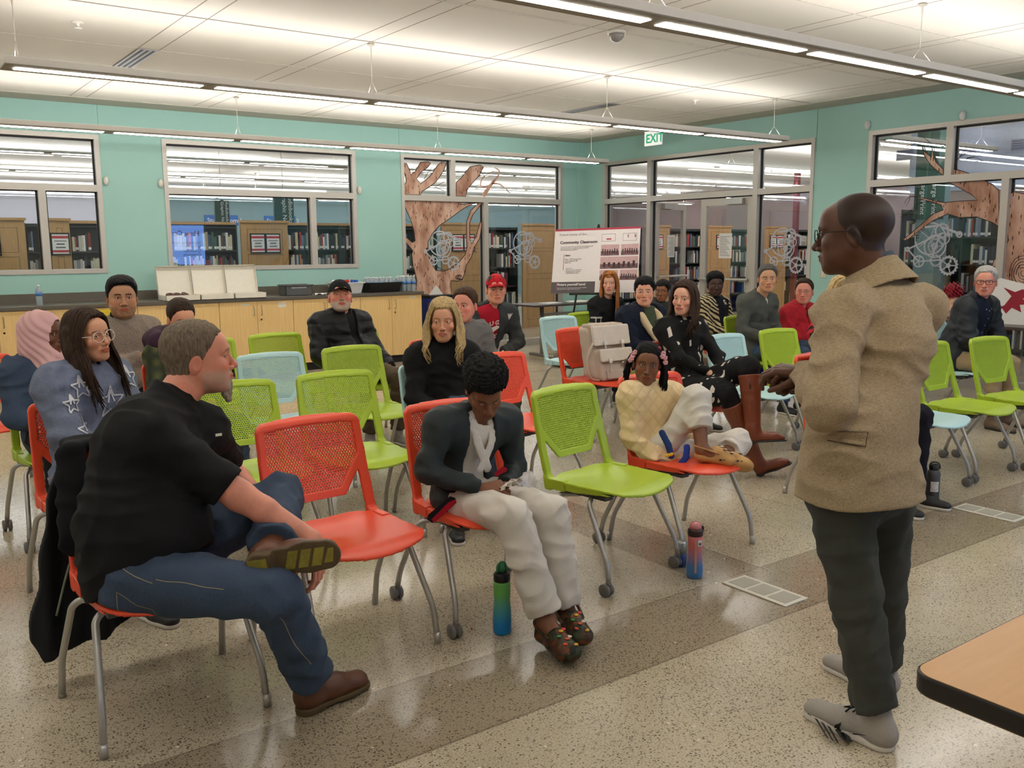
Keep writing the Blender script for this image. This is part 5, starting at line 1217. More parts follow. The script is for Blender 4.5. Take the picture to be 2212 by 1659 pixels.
# ---- cloth materials
def cloth(n,c,**k):
    d=dict(rough=.85,var=.12,scale=9,bump=.5,bscale=700,spec=.25,wr=.55); d.update(k); return mat(n,c,**d)
def pattern(name,base,fn,rough=.85,bump=.3):
    if name in MATS: return MATS[name]
    m,nt,b=nodes(name); b.inputs['Roughness'].default_value=rough; b.inputs['Specular IOR Level'].default_value=.25
    tc=N(nt,'ShaderNodeTexCoord'); col,ht=fn(nt,tc.outputs['Object']); nt.links.new(col,b.inputs['Base Color'])
    if ht is not None: bp=N(nt,'ShaderNodeBump'); bp.inputs['Strength'].default_value=bump; bp.inputs['Distance'].default_value=.004; nt.links.new(ht,bp.inputs['Height']); nt.links.new(bp.outputs[0],b.inputs['Normal']); wrinkles(nt,tc.outputs['Object'],b,.55,bp)
    MATS[name]=m; return m
def noise(nt,src,sc,det=3,st=None,dist=0):
    if st: mp=N(nt,'ShaderNodeMapping'); mp.inputs['Scale'].default_value=st; nt.links.new(src,mp.inputs[0]); src=mp.outputs[0]
    n=N(nt,'ShaderNodeTexNoise'); n.inputs['Scale'].default_value=sc; n.inputs['Detail'].default_value=det; n.inputs['Distortion'].default_value=dist; nt.links.new(src,n.inputs[0]); return n.outputs[0]
def voro(nt,src,sc,feat='F1',st=None,out='Distance',rot=None):
    mp=N(nt,'ShaderNodeMapping'); mp.inputs['Scale'].default_value=st or (1,1,1); 
    if rot: mp.inputs['Rotation'].default_value=rot
    nt.links.new(src,mp.inputs[0])
    n=N(nt,'ShaderNodeTexVoronoi'); n.feature=feat; n.inputs['Scale'].default_value=sc; nt.links.new(mp.outputs[0],n.inputs[0]); return n.outputs[out]
def wave(nt,src,sc,dist=0.,rot=(0,0,0),prof='SIN',typ='BANDS'):
    mp=N(nt,'ShaderNodeMapping'); mp.inputs['Rotation'].default_value=rot; nt.links.new(src,mp.inputs[0])
    w=N(nt,'ShaderNodeTexWave'); w.wave_type=typ; w.wave_profile=prof; w.inputs['Scale'].default_value=sc; w.inputs['Distortion'].default_value=dist; nt.links.new(mp.outputs[0],w.inputs[0]); return w.outputs['Fac']
black_c=cloth('black_cotton',(26,26,28),var=.25); blackw=cloth('black_wool',(17,17,19),bump=1.,bscale=260)
def f_den(c1,c2):
    def f(nt,s): n=noise(nt,s,6,5); w=noise(nt,s,600,2,(1,1,.12)); c=mix(nt,n,lin(c1),lin(c2)); return mix(nt,math2(nt,'MULTIPLY',w,.35),c,lin((120,135,155))),w
    return f
denim=pattern('denim_jeans',None,f_den((18,30,50),(44,66,96))); denim_j=pattern('denim_jacket',None,f_den((20,36,58),(40,62,90)))
def f_tweed(nt,s):
    a=noise(nt,s,640,3,(1,1,.14)); b=noise(nt,s,640,3,(.14,.14,1.4)); n=math2(nt,'MULTIPLY',math2(nt,'ADD',a,b),.5); big=noise(nt,s,5,4)
    c=ramp(nt,n,[(.36,lin((136,118,90))),(.5,lin((164,145,116))),(.66,lin((190,172,142)))]); return mix(nt,math2(nt,'MULTIPLY',big,.25),c,lin((122,104,80))),n
tweed=pattern('linen_tweed',None,f_tweed,bump=.25)
def f_floral(nt,s):
    v=voro(nt,s,22,out='Distance'); n=noise(nt,s,40,3); m=math2(nt,'LESS_THAN',math2(nt,'ADD',v,math2(nt,'MULTIPLY',n,.4)),.42); return mix(nt,m,lin((22,20,22)),lin((206,168,146))),v
floral=pattern('floral_skirt',None,f_floral)
def f_redprint(nt,s):
    w=wave(nt,s,7,9.,(.4,.6,0)); m=math2(nt,'GREATER_THAN',w,.62); return mix(nt,m,lin((176,26,40)),lin((52,16,22))),w
redprint=pattern('red_black_print',None,f_redprint)
def f_zebra(nt,s):
    w=wave(nt,s,9,6.,(.2,.9,.3)); m=math2(nt,'GREATER_THAN',w,.5); return mix(nt,m,lin((36,32,28)),lin((196,180,140))),w
zebra=pattern('zebra_print',None,f_zebra)
def f_plaid(nt,s):
    a=math2(nt,'GREATER_THAN',wave(nt,s,6,0,(0,0,.3)),.88); b=math2(nt,'GREATER_THAN',wave(nt,s,6,0,(0,1.57,0)),.88); m=math2(nt,'MAXIMUM',a,b); return mix(nt,m,lin((24,24,26)),lin((176,172,164))),m
plaid=pattern('black_white_plaid',None,f_plaid)
def f_gplaid(nt,s):
    a=wave(nt,s,4,0,(0,0,.4)); b=wave(nt,s,4,0,(0,1.57,0)); return mix(nt,b,mix(nt,a,lin((52,60,42)),lin((96,98,64))),lin((60,66,52))),a
gplaid=pattern('olive_plaid',None,f_gplaid)
def f_geo(nt,s):
    v=voro(nt,s,120,'F1',(1,1,1),rot=(.3,.5,.78)); m=math2(nt,'LESS_THAN',v,.36); return mix(nt,math2(nt,'MULTIPLY',m,.5),lin((146,132,120)),lin((92,80,74))),v
geo=pattern('taupe_geometric_knit',None,f_geo)
def f_knit(nt,s):
    w=noise(nt,s,160,3,(1,1,.4)); n=noise(nt,s,26,4); c=mix(nt,n,lin((84,94,118)),lin((124,132,152))); return c,math2(nt,'ADD',w,n)
knit=pattern('blue_grey_knit',None,f_knit,bump=.8)
def f_quilt(nt,s):
    a=wave(nt,s,7.,.5,(0,.78,.5),); b=wave(nt,s,7.,.5,(0,-.78,.5)); h=math2(nt,'MULTIPLY',math2(nt,'POWER',a,.2),math2(nt,'POWER',b,.2)); n=noise(nt,s,5,3); return mix(nt,h,lin((220,194,150)),mix(nt,n,lin((224,198,150)),lin((238,214,170)))),h
quilt=pattern('cream_quilted_cloth',None,f_quilt,bump=.55)
def f_puff(nt,s):
    w=wave(nt,s,3.4,.8,(0,1.57,0)); h=math2(nt,'POWER',w,.4); return mix(nt,h,lin((10,10,12)),lin((30,30,34))),h
puffer=pattern('black_puffer',None,f_puff,rough=.5,bump=1.)
def f_fleece(nt,s): n=noise(nt,s,180,4); b=noise(nt,s,9,3); return mix(nt,n,lin((70,70,70)),lin((136,134,130))),n
fleece=pattern('grey_fleece',None,f_fleece,bump=.6)
def f_dash(nt,s):
    # sparse white bars of different lengths on black
    mp=N(nt,'ShaderNodeMapping'); mp.inputs['Scale'].default_value=(26,26,9); mp.inputs['Rotation'].default_value=(.1,.15,.2); nt.links.new(s,mp.inputs[0])
    v=N(nt,'ShaderNodeTexVoronoi'); v.distance='CHEBYCHEV'; v.inputs['Scale'].default_value=1.; v.inputs['Randomness'].default_value=.75; nt.links.new(mp.outputs[0],v.inputs[0]); sc=N(nt,'ShaderNodeSeparateColor'); nt.links.new(v.outputs['Color'],sc.inputs[0])
    m=math2(nt,'MULTIPLY',math2(nt,'LESS_THAN',v.outputs['Distance'],math2(nt,'ADD',.16,math2(nt,'MULTIPLY',sc.outputs[1],.22))),math2(nt,'LESS_THAN',sc.outputs[0],.34)); return mix(nt,m,lin((22,22,23)),lin((206,200,190))),None
dashes=pattern('black_dash_print',None,f_dash)
def f_velvet(c1,c2,sc=7):
    def f(nt,s): n=noise(nt,s,sc,4); w=noise(nt,s,500,2); return mix(nt,n,lin(c1),lin(c2)),w
    return f
gi=pattern('white_uniform_cotton',None,f_velvet((196,190,180),(224,218,208)),bump=.4); hijab_m=pattern('pink_scarf_cloth',None,f_velvet((208,160,160),(232,190,188),4)); olive=pattern('olive_trousers',None,f_velvet((66,68,54),(92,92,76))); khaki=pattern('khaki_trousers',None,f_velvet((136,116,86),(168,146,112))); charc=pattern('charcoal_trousers',None,f_velvet((52,56,52),(78,80,74)))
navy=cloth('navy_cotton',(24,30,48)); redt=cloth('crimson_cotton',(176,24,44)); cjack=cloth('charcoal_jacket',(62,66,66)); bjack=cloth('dark_slate_jacket',(44,52,54),rough=.55); sherpa=cloth('cream_sherpa',(222,202,162),bump=1.,bscale=120); armyg=cloth('army_green_shirt',(70,80,58)); white_t=cloth('white_tee',(222,218,212)); gshirt=cloth('grey_chambray',(88,90,84)); redfl=cloth('red_fleece',(178,34,46)); blackv=cloth('black_vest',(26,26,28)); plum=cloth('plum_hood',(66,40,60)); dgreen=cloth('dark_green_sleeve',(52,62,48)); blueshirt=cloth('pale_blue_shirt',(120,146,180)); greyt=cloth('grey_tee',(150,148,150)); maroon_t=cloth('maroon_top',(86,34,44)); royal=cloth('royal_blue_skirt',(30,56,140)); blacktr=cloth('black_trousers',(24,24,27)); bnavy=cloth('black_navy_polo',(20,22,30)); khgrey=cloth('brown_trousers',(92,80,62)); capblk=cloth('black_cap_cloth',(18,18,20)); capred=cloth('red_cap_cloth',(196,24,40)); dkred=cloth('dark_red_cloth',(110,20,30))
leatherb=mat('brown_boot_leather',(104,62,40),.45,var=.2,scale=20,bump=.3,bscale=120); leathert=mat('cognac_boot_leather',(128,64,38),.38,var=.15,scale=14,bump=.2,bscale=90); soleb=mat('boot_sole_brown',(92,74,46),.7,var=.2); shoeb=mat('black_shoe',(26,26,28),.5); solew=mat('white_sole',(222,216,206),.5); shoeg=mat('grey_mesh_shoe',(168,162,154),.8,var=.12,scale=300,bump=.3,bscale=900); soled=mat('dark_sole',(40,38,38),.6)
gl_clear=mat('clear_frame',(224,214,204),.15,spec=.8); gl_blk=mat('black_frame',(20,20,22),.25); gl_brn=mat('thin_metal_frame',(150,130,110),.3,.8); gl_red=mat('dark_red_frame',(70,24,28),.3)
HB=hairmat('black',(15,13,14)); HBR=hairmat('dark_brown',(66,47,35)); HMB=hairmat('mid_brown',(86,60,42)); HG=hairmat('grey_brown',(132,116,98)); HSB=hairmat('salt_pepper',(110,106,100)); HBL=hairmat('blonde',(214,184,130)); HST=hairmat('strawberry',(190,122,62)); HW=hairmat('white_hair',(206,202,194)); HBK=hairmat('soft_black',(15,13,13),.75)
def azc(x,y,rel): return -math.degrees(math.atan2(x,y))+rel
short=lambda **k: dict(dict(t=.008,line=.064,amp=.0025),**k)
def blk(J): return J['base']
def sit(label,base,hpx,rel,**k):
    sc=k.pop('sc',1.); lean=k.pop('lean',0.); baz=k.pop('baz',0.); ov=k.pop('ov',{}); J=posture(base,baz,hpx,sc,lean,**ov); H=J['head']
    return person(label,J,azc(H[0],H[1],rel),**k),J
SHB=(shoeb,solew)
# ---- far and middle rows
(r_,R_,H_p),J_=sit('person seated far left in a taupe geometric sweater, dark hair, arms folded',(1.40,6.25),(264,644),4,pitch=2,skin='olive',arms='crossed',g=1.12,belly=.02,
 st=dict(hair=short(t=.012,line=.070,sz=1.9,amp=.002),hm=HB,hairc=(28,24,24),browc=(28,22,20),brow=1.,beard=((110,82,64),'stubble'),wide=1.05,jaw=1.1,hs=1.1,full=.4,gaze=(-5,0),neckw=1.1,flush=.5,scalp=((52,42,38),.066),scalpa=.8),
 top=dict(name='sweater',m=geo,th=.014,collar=None),inner=dict(name='polo_shirt',m=black_c,th=.006,collar=(.072,.075,.006,.006,.3,.02)),bottom=dict(m=blacktr),shoes=SHB)
(r_,R_,H_p),J_=sit('person with tied-back brown hair in a plum hooded jacket, face half hidden',(1.56,5.28),(392,690),18,pitch=-12,skin='peach',arms='lap',sc=.95,
 st=dict(fem=1,hair=short(t=.009,line=.060,amp=.002,back=-.11),hm=HBR,hairc=(60,44,34),eyes=.5,wide=.97),
 top=dict(name='jacket',m=gplaid,th=.02,collar=(.085,.05,.014,.02,.1)),bottom=dict(m=denim),shoes=SHB)
Jp=J_; lo,hi=bounds(Jp,('neck','shR','shL'),.2); s=SDF(lo,hi,.007); up,r,f=torso_frame(Jp)
for a in np.linspace(0,2*math.pi,11)[:-1]:
    p=lambda q:Jp['neck']+up*(.015+.02*math.cos(q))-f*.035+r*.135*math.sin(q)-f*.125*math.cos(q); s.cone(p(a),p(a+.7),.055+.02*max(0,math.cos(a)),.055,.03,fold=(.008,12,3))
rr=[o for o in COL.objects if o.name.startswith('person')][-1]; sdfobj(s,'hood',plum,r_,tuple(Jp['base']))
# hijab
(r_,R_,H_p),J_=sit('person in a pale pink headscarf and denim jacket at the left edge',(.85,5.19),(92,722),62,pitch=0,skin='brown',arms='lap',sc=.95,baz=10,g=1.08,
 st=dict(fem=1,wide=.98,hs=.97),top=dict(name='denim_jacket',m=denim_j,th=.03,hem=-.12,collar=(.085,.07,.01,.01,.2,.03),arm=1.1),bottom=dict(name='skirt',m=floral,r0=.12,r1=.12,r2=.11,end=.9),shoes=SHB)
Hh=H_p; s=SDF(Hh-V3(.2,.2,.26),Hh+V3(.2,.2,.19),.006); Rm=R_; c=lambda p:Hh+Rm@(np.array(p)*.97)
X,Y,Z=s.ax[0][:,None,None],s.ax[1][None,:,None],s.ax[2][None,None,:]
s.ell(c((0,-.015,.025)),(.094,.112,.104),.02,R=Rm.tolist()); s.ell(c((0,-.02,-.05)),(.088,.10,.09),.03,R=Rm.tolist()); s.cone(c((0,-.03,-.09)),J_['neck']+V3(0,0,-.03),.085,.12,.05,fold=(.005,14,3)); s.cone(c((.0,.03,-.12)),c((.02,.06,-.22)),.075,.075,.04,fold=(.006,16,5))
x=(X-Hh[0])*Rm[0][0]+(Y-Hh[1])*Rm[1][0]+(Z-Hh[2])*Rm[2][0]; y=(X-Hh[0])*Rm[0][1]+(Y-Hh[1])*Rm[1][1]+(Z-Hh[2])*Rm[2][1]; z=(X-Hh[0])*Rm[0][2]+(Y-Hh[1])*Rm[1][2]+(Z-Hh[2])*Rm[2][2]
s.D-=(.0028*np.sin((z*.8+y*.9+.2*np.abs(x))*150+1.5*nz3(X,Y,Z,3,2,4))).astype(np.float32)
face=np.maximum(np.sqrt((x/.058)**2+((z+.012)/.088)**2)*.06-.06,.045-y); s.D=np.maximum(s.D,-face).astype(np.float32)
sdfobj(s,'headscarf',hijab_m,r_,tuple(J_['base']))
# man in black cap
(r_,R_,H_p),J_=sit('person in a black cap and black puffer jacket leaning back by the cabinets',(3.20,6.45),(735,642),6,pitch=14,skin='pink',arms='down',g=1.15,belly=.03,ov=dict(wrR=(.2,.12,.56),wrL=(-.2,.12,.56)),
 st=dict(eyes=.35,beard=((190,182,174),'full'),wide=1.05,jaw=1.08,full=.4,flush=1.,hs=1.05,hair=short(t=.003,line=.02,amp=.001,back=-.06),hm=HG,hairc=(150,140,130)),
 top=dict(name='puffer_jacket',m=puffer,th=.028,arm=1.15,collar=(.085,.09,.014,.015,.1,.05),open=(.02,.05,.02,.36),fold=(.007,14,4)),inner=dict(name='sweater',m=black_c,th=.008,collar=(.065,.05,.006)),bottom=dict(m=khgrey,r0=.09),shoes=(shoeg,solew),hands=False)
cap(H_p,R_,1.07,r_,tuple(J_['base']),capblk)
# blonde woman
(r_,R_,H_p),J_=sit('person with long wavy blonde hair in a black turtleneck, glasses pushed up on her head',(2.68,4.22),(958,694),-4,pitch=0,skin='tan',arms='lap',sc=.97,baz=-18,
 st=dict(fem=1,hair=short(t=.016,line=.068,amp=.003,back=-.09,side=.01,edge=[-.09,-.08,-.05,-.03,-.02,.035,.060,.075],**longvol(-.2,.06,1.15,.036)),hm=HBL,hairc=(150,120,84),eyes=.55,lipc=(186,112,98),wide=.95,jaw=.92,lips=1.1,gaze=(18,0),iris=(70,80,90),browc=(120,90,64)),
 top=dict(name='turtleneck_sweater',m=blackw,th=.020,arm=1.1,collar=(.066,.075,.012,.015,.1)),bottom=dict(m=denim),shoes=SHB)
locks(H_p,R_,.98,HBL,r_,tuple(J_['base']),n=90,z_end=-.235,part=.012,wave=.012,seed=4,r0=.0068,spread=1.9,yend=.06,curl=.02,jit=.7)
glasses(H_p,R_,.98,r_,tuple(J_['base']),gl_brn,up=.098,fwd=-.045,w=.025,hh=.010,rnd=.6)
# grey fleece
(r_,R_,H_p),J_=sit('person in a grey fleece jacket with short brown hair behind the blonde woman',(3.42,5.40),(1004,660),-22,pitch=0,skin='pink',arms='lap',
 st=dict(hair=short(t=.012,line=.072,part=.02),hm=HMB,hairc=(84,60,44),browc=(96,68,50),flush=.7,full=.2,gaze=(10,0)),
 top=dict(name='fleece_jacket',m=fleece,th=.022,collar=(.074,.06,.009,.01,.2,.03),open=(.003,.03,.12,.36)),inner=dict(name='shirt',m=blueshirt,th=.012,collar=(.066,.055,.005,.006,.25,.02)),bottom=dict(m=khaki),shoes=SHB)
# red cap
(rc_,R_,H_p),Jc=sit('person in a red cap, charcoal jacket and crimson COUGAR T-shirt',(4.30,6.45),(1072,626),6,pitch=2,skin='peach',arms='lap',sc=1.03,ov=dict(wrR=(.0,.22,.62),wrL=(-.02,.24,.56)),
 st=dict(hair=short(t=.010,line=.05,amp=.002,side=-.02),hm=HBR,hairc=(56,42,34),brow=.9,flush=.6,jaw=.98,gaze=(0,0)),
 top=dict(name='jacket',m=cjack,th=.026,collar=(.074,.06,.008,.01,.15,.05),open=(.075,.105,-.03,.36)),inner=dict(name='t_shirt',m=redt,th=.012),bottom=dict(m=olive,r0=.088),shoes=SHB)
cap(H_p,R_,1.04,rc_,tuple(Jc['base']),capred)
def logo_on(root,names,J,body,size,u,v,m,me_=None,rot=0.,bold=0.):
    """lettering pressed on the chest; u to the wearer's left (image right), v up from the waist"""
    up,r,f=torso_frame(J); l=-r; O=J['waist']+l*u+up*v+f*.3
    c,s_=math.cos(rot),math.sin(rot); U=l*c+up*s_; W=up*c-l*s_
    o=text('lettering',body,(0,0,0),size,m,((1,0,0),(0,1,0),(0,0,1)),None,align='CENTER',ext=.0,bold=bold) if me_ is None else me_
    for q in o.data.vertices: p=O+U*q.co.x+W*q.co.y; q.co=Vector(p)
    ts=[c_ for c_ in root.children if c_.name.split('.')[0] in names]; decal('x',o,ts,Vector(-f),.004)
    b=Vector((J['base'][0],J['base'][1],0)); 
    for q in o.data.vertices: q.co-=b
    o.parent=root; return o
wl_m=mat('white_print',(230,224,214),.7); cr_m=mat('crimson_print',(150,24,44),.7)
# curved COUGAR, cougar head mark, BOX.
def arc_text(body,rad,size,bold=.0):
    objs=[]; n=len(body)
    for i,chr_ in enumerate(body):
        o=text('lettering',chr_,(0,0,0),size,wl_m,((1,0,0),(0,1,0),(0,0,1)),None,align='CENTER',ext=0,bold=bold); a=math.radians((n-1)/2-i)*size/rad*48
        M=Matrix.Rotation(a,4,'Z')@Matrix.Translation((0,rad,0)); M=Matrix.Translation((0,-rad,0))@M; o.data.transform(M); objs.append(o)
    return objs
for o in arc_text('COUGARS',.12,.052,.0012): logo_on(rc_,('t_shirt',),Jc,'',0,-.0,.205,wl_m,me_=o)
logo_on(rc_,('t_shirt',),Jc,'BOX.',.055,0,.075,wl_m,bold=.0015)
def flatmesh(polys,name,m):
    b=MB()
    for p in polys: b.add([(x,y,0) for x,y in p],[tuple(range(len(p)))])
    bm=bmesh.new(); o=b.build(name,m); bm.from_mesh(o.data); bmesh.ops.triangulate(bm,faces=bm.faces[:]); bmesh.ops.subdivide_edges(bm,edges=bm.edges[:],cuts=1); bm.to_mesh(o.data); bm.free(); return o
COUG=[[(-.045,.01),(-.03,.03),(-.005,.038),(.0,.05),(.012,.04),(.03,.04),(.045,.03),(.05,.018),(.03,.02),(.034,.008),(.018,.012),(.02,-.004),(.008,.0),(.006,-.018),(-.005,-.012),(-.02,-.03),(-.02,-.008),(-.04,-.02),(-.03,-.0)]]
logo_on(rc_,('t_shirt',),Jc,'',0,0.0,.15,wl_m,me_=flatmesh(COUG,'emblem',wl_m))
logo_on(rc_,('jacket',),Jc,'W',.045,.125,.26,wl_m,bold=.002); logo_on(rc_,('jacket',),Jc,'S',.05,.125,.245,wl_m,bold=.0015)
# strawberry blonde
(r_,R_,H_p),J_=sit('person with long strawberry blonde hair and a black plaid wrap beside the poster',(6.0,6.75),(1317,612),-6,pitch=0,skin='fair',arms='lap',sc=.98,
 st=dict(fem=1,hair=short(t=.012,line=.075,bang=(.038,.08),back=-.1,side=-.02,**longvol(-.36,.07,1.,.028)),hm=HST,hairc=(150,100,60),wide=.93,jaw=.9,hs=.95,flush=.8),
 top=dict(name='top',m=black_c,th=.012),inner=None,bottom=dict(m=black_c),shoes=SHB)
locks(H_p,R_,.95,HST,r_,tuple(J_['base']),n=70,z_end=-.42,part=0,wave=.004,seed=8,r0=.0066,spread=1.3,yend=.075,jit=.7)
lo,hi=bounds(J_,('pelvis','elR','wrR','elL','wrL'),.12); s=SDF(lo,hi,.01)
s.cone(J_['elR'],J_['wrR'],.062,.06,.03,fold=(.01,9,3)); s.cone(J_['elL'],J_['wrL'],.062,.06,.03,fold=(.01,9,4)); s.cone(J_['elR']+V3(0,0,.05),J_['elR']+V3(0,-.02,.12),.07,.055,.03); sdfobj(s,'plaid_wrap',plaid,r_,tuple(J_['base']))
# young man in lined jacket
(r_,R_,H_p),J_=sit('person with clear glasses and black fringe in a navy jacket with cream lining',(5.47,5.42),(1392,632),0,pitch=4,skin='peach',arms='lap',
 st=dict(hair=short(t=.016,line=.066,bang=(.036,.085),side=-.03,amp=.004),hm=HB,hairc=(26,22,24),browc=(30,26,26),eyes=.5,lipc=(196,120,108)),
 top=dict(name='jacket',m=navy,th=.034,arm=1.15,open=(.05,.10,.0,.36)),inner=dict(name='shirt',m=armyg,th=.016,collar=(.078,.05,.008,.01,.4,.04),neck=.075),bottom=dict(m=khgrey),shoes=SHB)
glasses(H_p,R_,1.,r_,tuple(J_['base']),gl_clear,w=.024,hh=.017,rnd=.8)
lo,hi=bounds(J_,('neck','chest','waist','shR','shL'),.16); s=SDF(lo,hi,.007); up,r,f=torso_frame(J_)
for x in (-1,1):
    q=[J_['neck']-f*.07+up*.01,J_['neck']+r*x*.085+up*.0,J_['neck']+r*x*.095+f*.085-up*.06,J_['chest']+r*x*.085+f*.135,J_['waist']+r*x*.05+f*.16+up*.05]
    q=bez(q,12)
    for i in range(len(q)-1): s.cone(q[i],q[i+1],.030,.030,.01)
sdfobj(s,'fleece_lining',sherpa,r_,tuple(J_['base']))
s=SDF(lo,hi,.007); torso(s,J_,.9,.006,hip=False); 
_p=J_; Nk=J_['neck']; s.cut(lambda X,Y,Z:np.sqrt((X-Nk[0])**2+(Y-Nk[1])**2+(Z-Nk[2])**2)-.055,Nk-.06,Nk+.06,.004); 
# short haired young woman half hidden
(r_,R_,H_p),J_=sit('person with short dark hair in a dark top, partly hidden between two others',(6.62,6.75),(1431,629),-14,pitch=-2,skin=(150,100,72),arms='lap',sc=.93,
 st=dict(fem=1,hair=short(t=.014,line=.062,side=-.05,back=-.09,bang=(.045,.08)),hm=HB,hairc=(24,20,22),browc=(26,22,22),wide=.95,gaze=(-16,0),hs=.97),top=dict(name='sweater',m=cjack,th=.016,collar=(.075,.06,.014)),bottom=dict(m=blacktr),shoes=SHB)
# black polo with zebra cardigan
(rz_,R_,H_p),Jz=sit('person in a black polo shirt and zebra-striped cardigan near the closed glass door',(7.25,6.15),(1545,615),10,pitch=-3,skin='deep',arms='lap',g=1.12,sc=.98,
 st=dict(fem=1,hair=short(t=.014,line=.058,curl=1,amp=.003,freq=60,sz=2.),hm=HBK,hairc=(24,20,20),browc=(20,18,18),wide=1.04,full=.5,lips=1.25,nose=1.15),
 top=dict(name='cardigan',m=zebra,th=.024,open=(.09,.11,-.05,.4)),inner=dict(name='polo_shirt',m=bnavy,th=.012,collar=(.07,.045,.006,.008,.4,.03)),bottom=dict(name='skirt',m=royal,r0=.1,r1=.09,r2=.08),shoes=SHB)
for nm in ('C',): logo_on(rz_,('polo_shirt',),Jz,'C',.05,.065,.235,wl_m,bold=.004); logo_on(rz_,('polo_shirt',),Jz,'COUGARS',.012,.065,.222,wl_m,bold=.0006)
# grey button shirt
(rg_,R_,H_p),Jg=sit('person with swept salt-and-pepper hair in a grey button shirt leaning forward',(6.80,5.43),(1658,602),6,pitch=-2,skin='asian',arms='lap',lean=.35,
 st=dict(hair=short(t=.012,line=.074,part=.03,side=.0),hm=HSB,hairc=(70,64,60),browc=(50,44,42),brow=.9,eyes=.5,wide=1.03,gaze=(-22,-4)),
 top=dict(name='button_shirt',m=gshirt,th=.016,collar=(.072,.055,.007,.008,.35,.03),open=(.002,.04,.27,.36)),inner=dict(name='t_shirt',m=white_t,th=.004),bottom=dict(m=denim),shoes=SHB)
up,r,f=torso_frame(Jg)
for x in (-1,1):
    o=flatmesh([[(-.045,-.05),(.045,-.05),(.045,.045),(.0,.03),(-.045,.045)]],'chest_pocket',cloth('grey_pocket',(80,82,77))); logo_on(rg_,('button_shirt',),Jg,'',0,x*.085,.17,wl_m,me_=o)
# red fleece
(rf_,R_,H_p),Jf=sit('person with thin glasses and dark hair in a red fleece, arms folded',(7.42,5.45),(1737,630),-6,pitch=0,skin='pink',arms='crossed',g=1.08,belly=.02,
 st=dict(hair=short(t=.010,line=.078,side=-.02,temple=.01),hm=HBR,hairc=(66,50,40),browc=(96,74,60),eyes=.4,full=.4,flush=.8,wide=1.03),
 top=dict(name='fleece_jacket',m=redfl,th=.02,collar=(.080,.06,.010,.012,.2,.045),open=(.003,.05,.16,.38)),inner=dict(name='vest',m=blackv,th=.024,neck=.085),bottom=dict(m=denim),shoes=SHB)
glasses(H_p,R_,1.,rf_,tuple(Jf['base']),gl_brn,w=.024,hh=.014,rnd=.7,th=.001)
# white haired man
(rw_,R_,H_p),Jw=sit('person with white hair, moustache and dark glasses in a black jacket and navy shirt',(7.55,3.95),(2129,609),-4,pitch=0,skin='pink',arms='down',g=1.12,belly=.04,ov=dict(wrR=(.05,.16,.66),wrL=(-.2,.26,.56)),
 st=dict(hair=short(t=.013,line=.070,side=-.01,amp=.0015),hm=HW,hairc=(206,200,192),browc=(190,182,172),beard=((206,196,184),'mustache'),full=.4,flush=.9,eyes=.7,wide=1.04,gaze=(-8,0)),
 top=dict(name='jacket',m=cloth('black_shell_jacket',(40,44,48),rough=.5),th=.032,arm=1.15,collar=(.085,.07,.010,.012,.2,.06),open=(.10,.13,-.05,.40)),inner=dict(name='button_shirt',m=navy,th=.014,collar=(.068,.045,.006,.008,.35,.02)),bottom=dict(m=khaki,r0=.088),shoes=(mat('tan_shoe',(112,92,72),.6),soled))
glasses(H_p,R_,1.,rw_,tuple(Jw['base']),gl_blk,w=.026,hh=.0165,rnd=.45,th=.0022)
up,r,f=torso_frame(Jw)
bt=MB()
for i in range(5):
    p=Jw['waist']+up*(.06+.065*i)+f*.3; bt.lathe([(.001,0),(.006,0),(.006,.003),(.001,.003)],8,(.0,.0,0))
for i in range(5):
    o=MB().lathe([(.0005,0),(.0055,0),(.0055,.0005),(.0005,.0005)],10).build('shirt_button',wl_m); logo_on(rw_,('button_shirt',),Jw,'',0,0.0,.05+.062*i,wl_m,me_=o)
for x in (-1,1):
    o=MB().lathe([(.0005,0),(.0055,0),(.0055,.0005),(.0005,.0005)],10).build('shirt_button',wl_m); logo_on(rw_,('button_shirt',),Jw,'',0,x*.045,.31,wl_m,me_=o)
# lady in red print, mostly hidden behind the standing man
(rl_,R_,H_p),Jl=sit('person with long blonde hair and a red print blouse, mostly hidden behind the standing man',(4.78,3.12),(1822,642),20,pitch=-4,skin='fair',arms={'R':(unit(V3(-.1,-.5,-.9)),unit(V3(.6,-.6,0)),1,(15,20,15))},sc=.97,
 ov=dict(elR=(.40,.06,.86),wrR=(.46,.32,.80)),
 st=dict(fem=1,hair=short(t=.012,line=.066,**longvol(-.18)),hm=HBL,hairc=(150,120,80)),top=dict(name='blouse',m=redprint,th=.02,cuff=1.6,arm=1.1),bottom=dict(name='trousers',m=cloth('dark_navy_trousers',(28,26,36)),r0=.08),shoes=SHB)
locks(H_p,R_,.97,HBL,rl_,tuple(Jl['base']),n=24,z_end=-.20,seed=12,r0=.009,spread=1.3)
# ================================================================ the six people drawn with their own poses
def jt(px,py,parent,L,sg):
    d=ray(px,py); d=d/np.linalg.norm(d); p=np.array(parent)-O0; t0=float(p@d); h2=L*L-(float(p@p)-t0*t0)
    if h2<0: q=O0+d*t0; return np.array(parent)+unit(q-parent)*L
    return O0+d*(t0+sg*math.sqrt(h2))
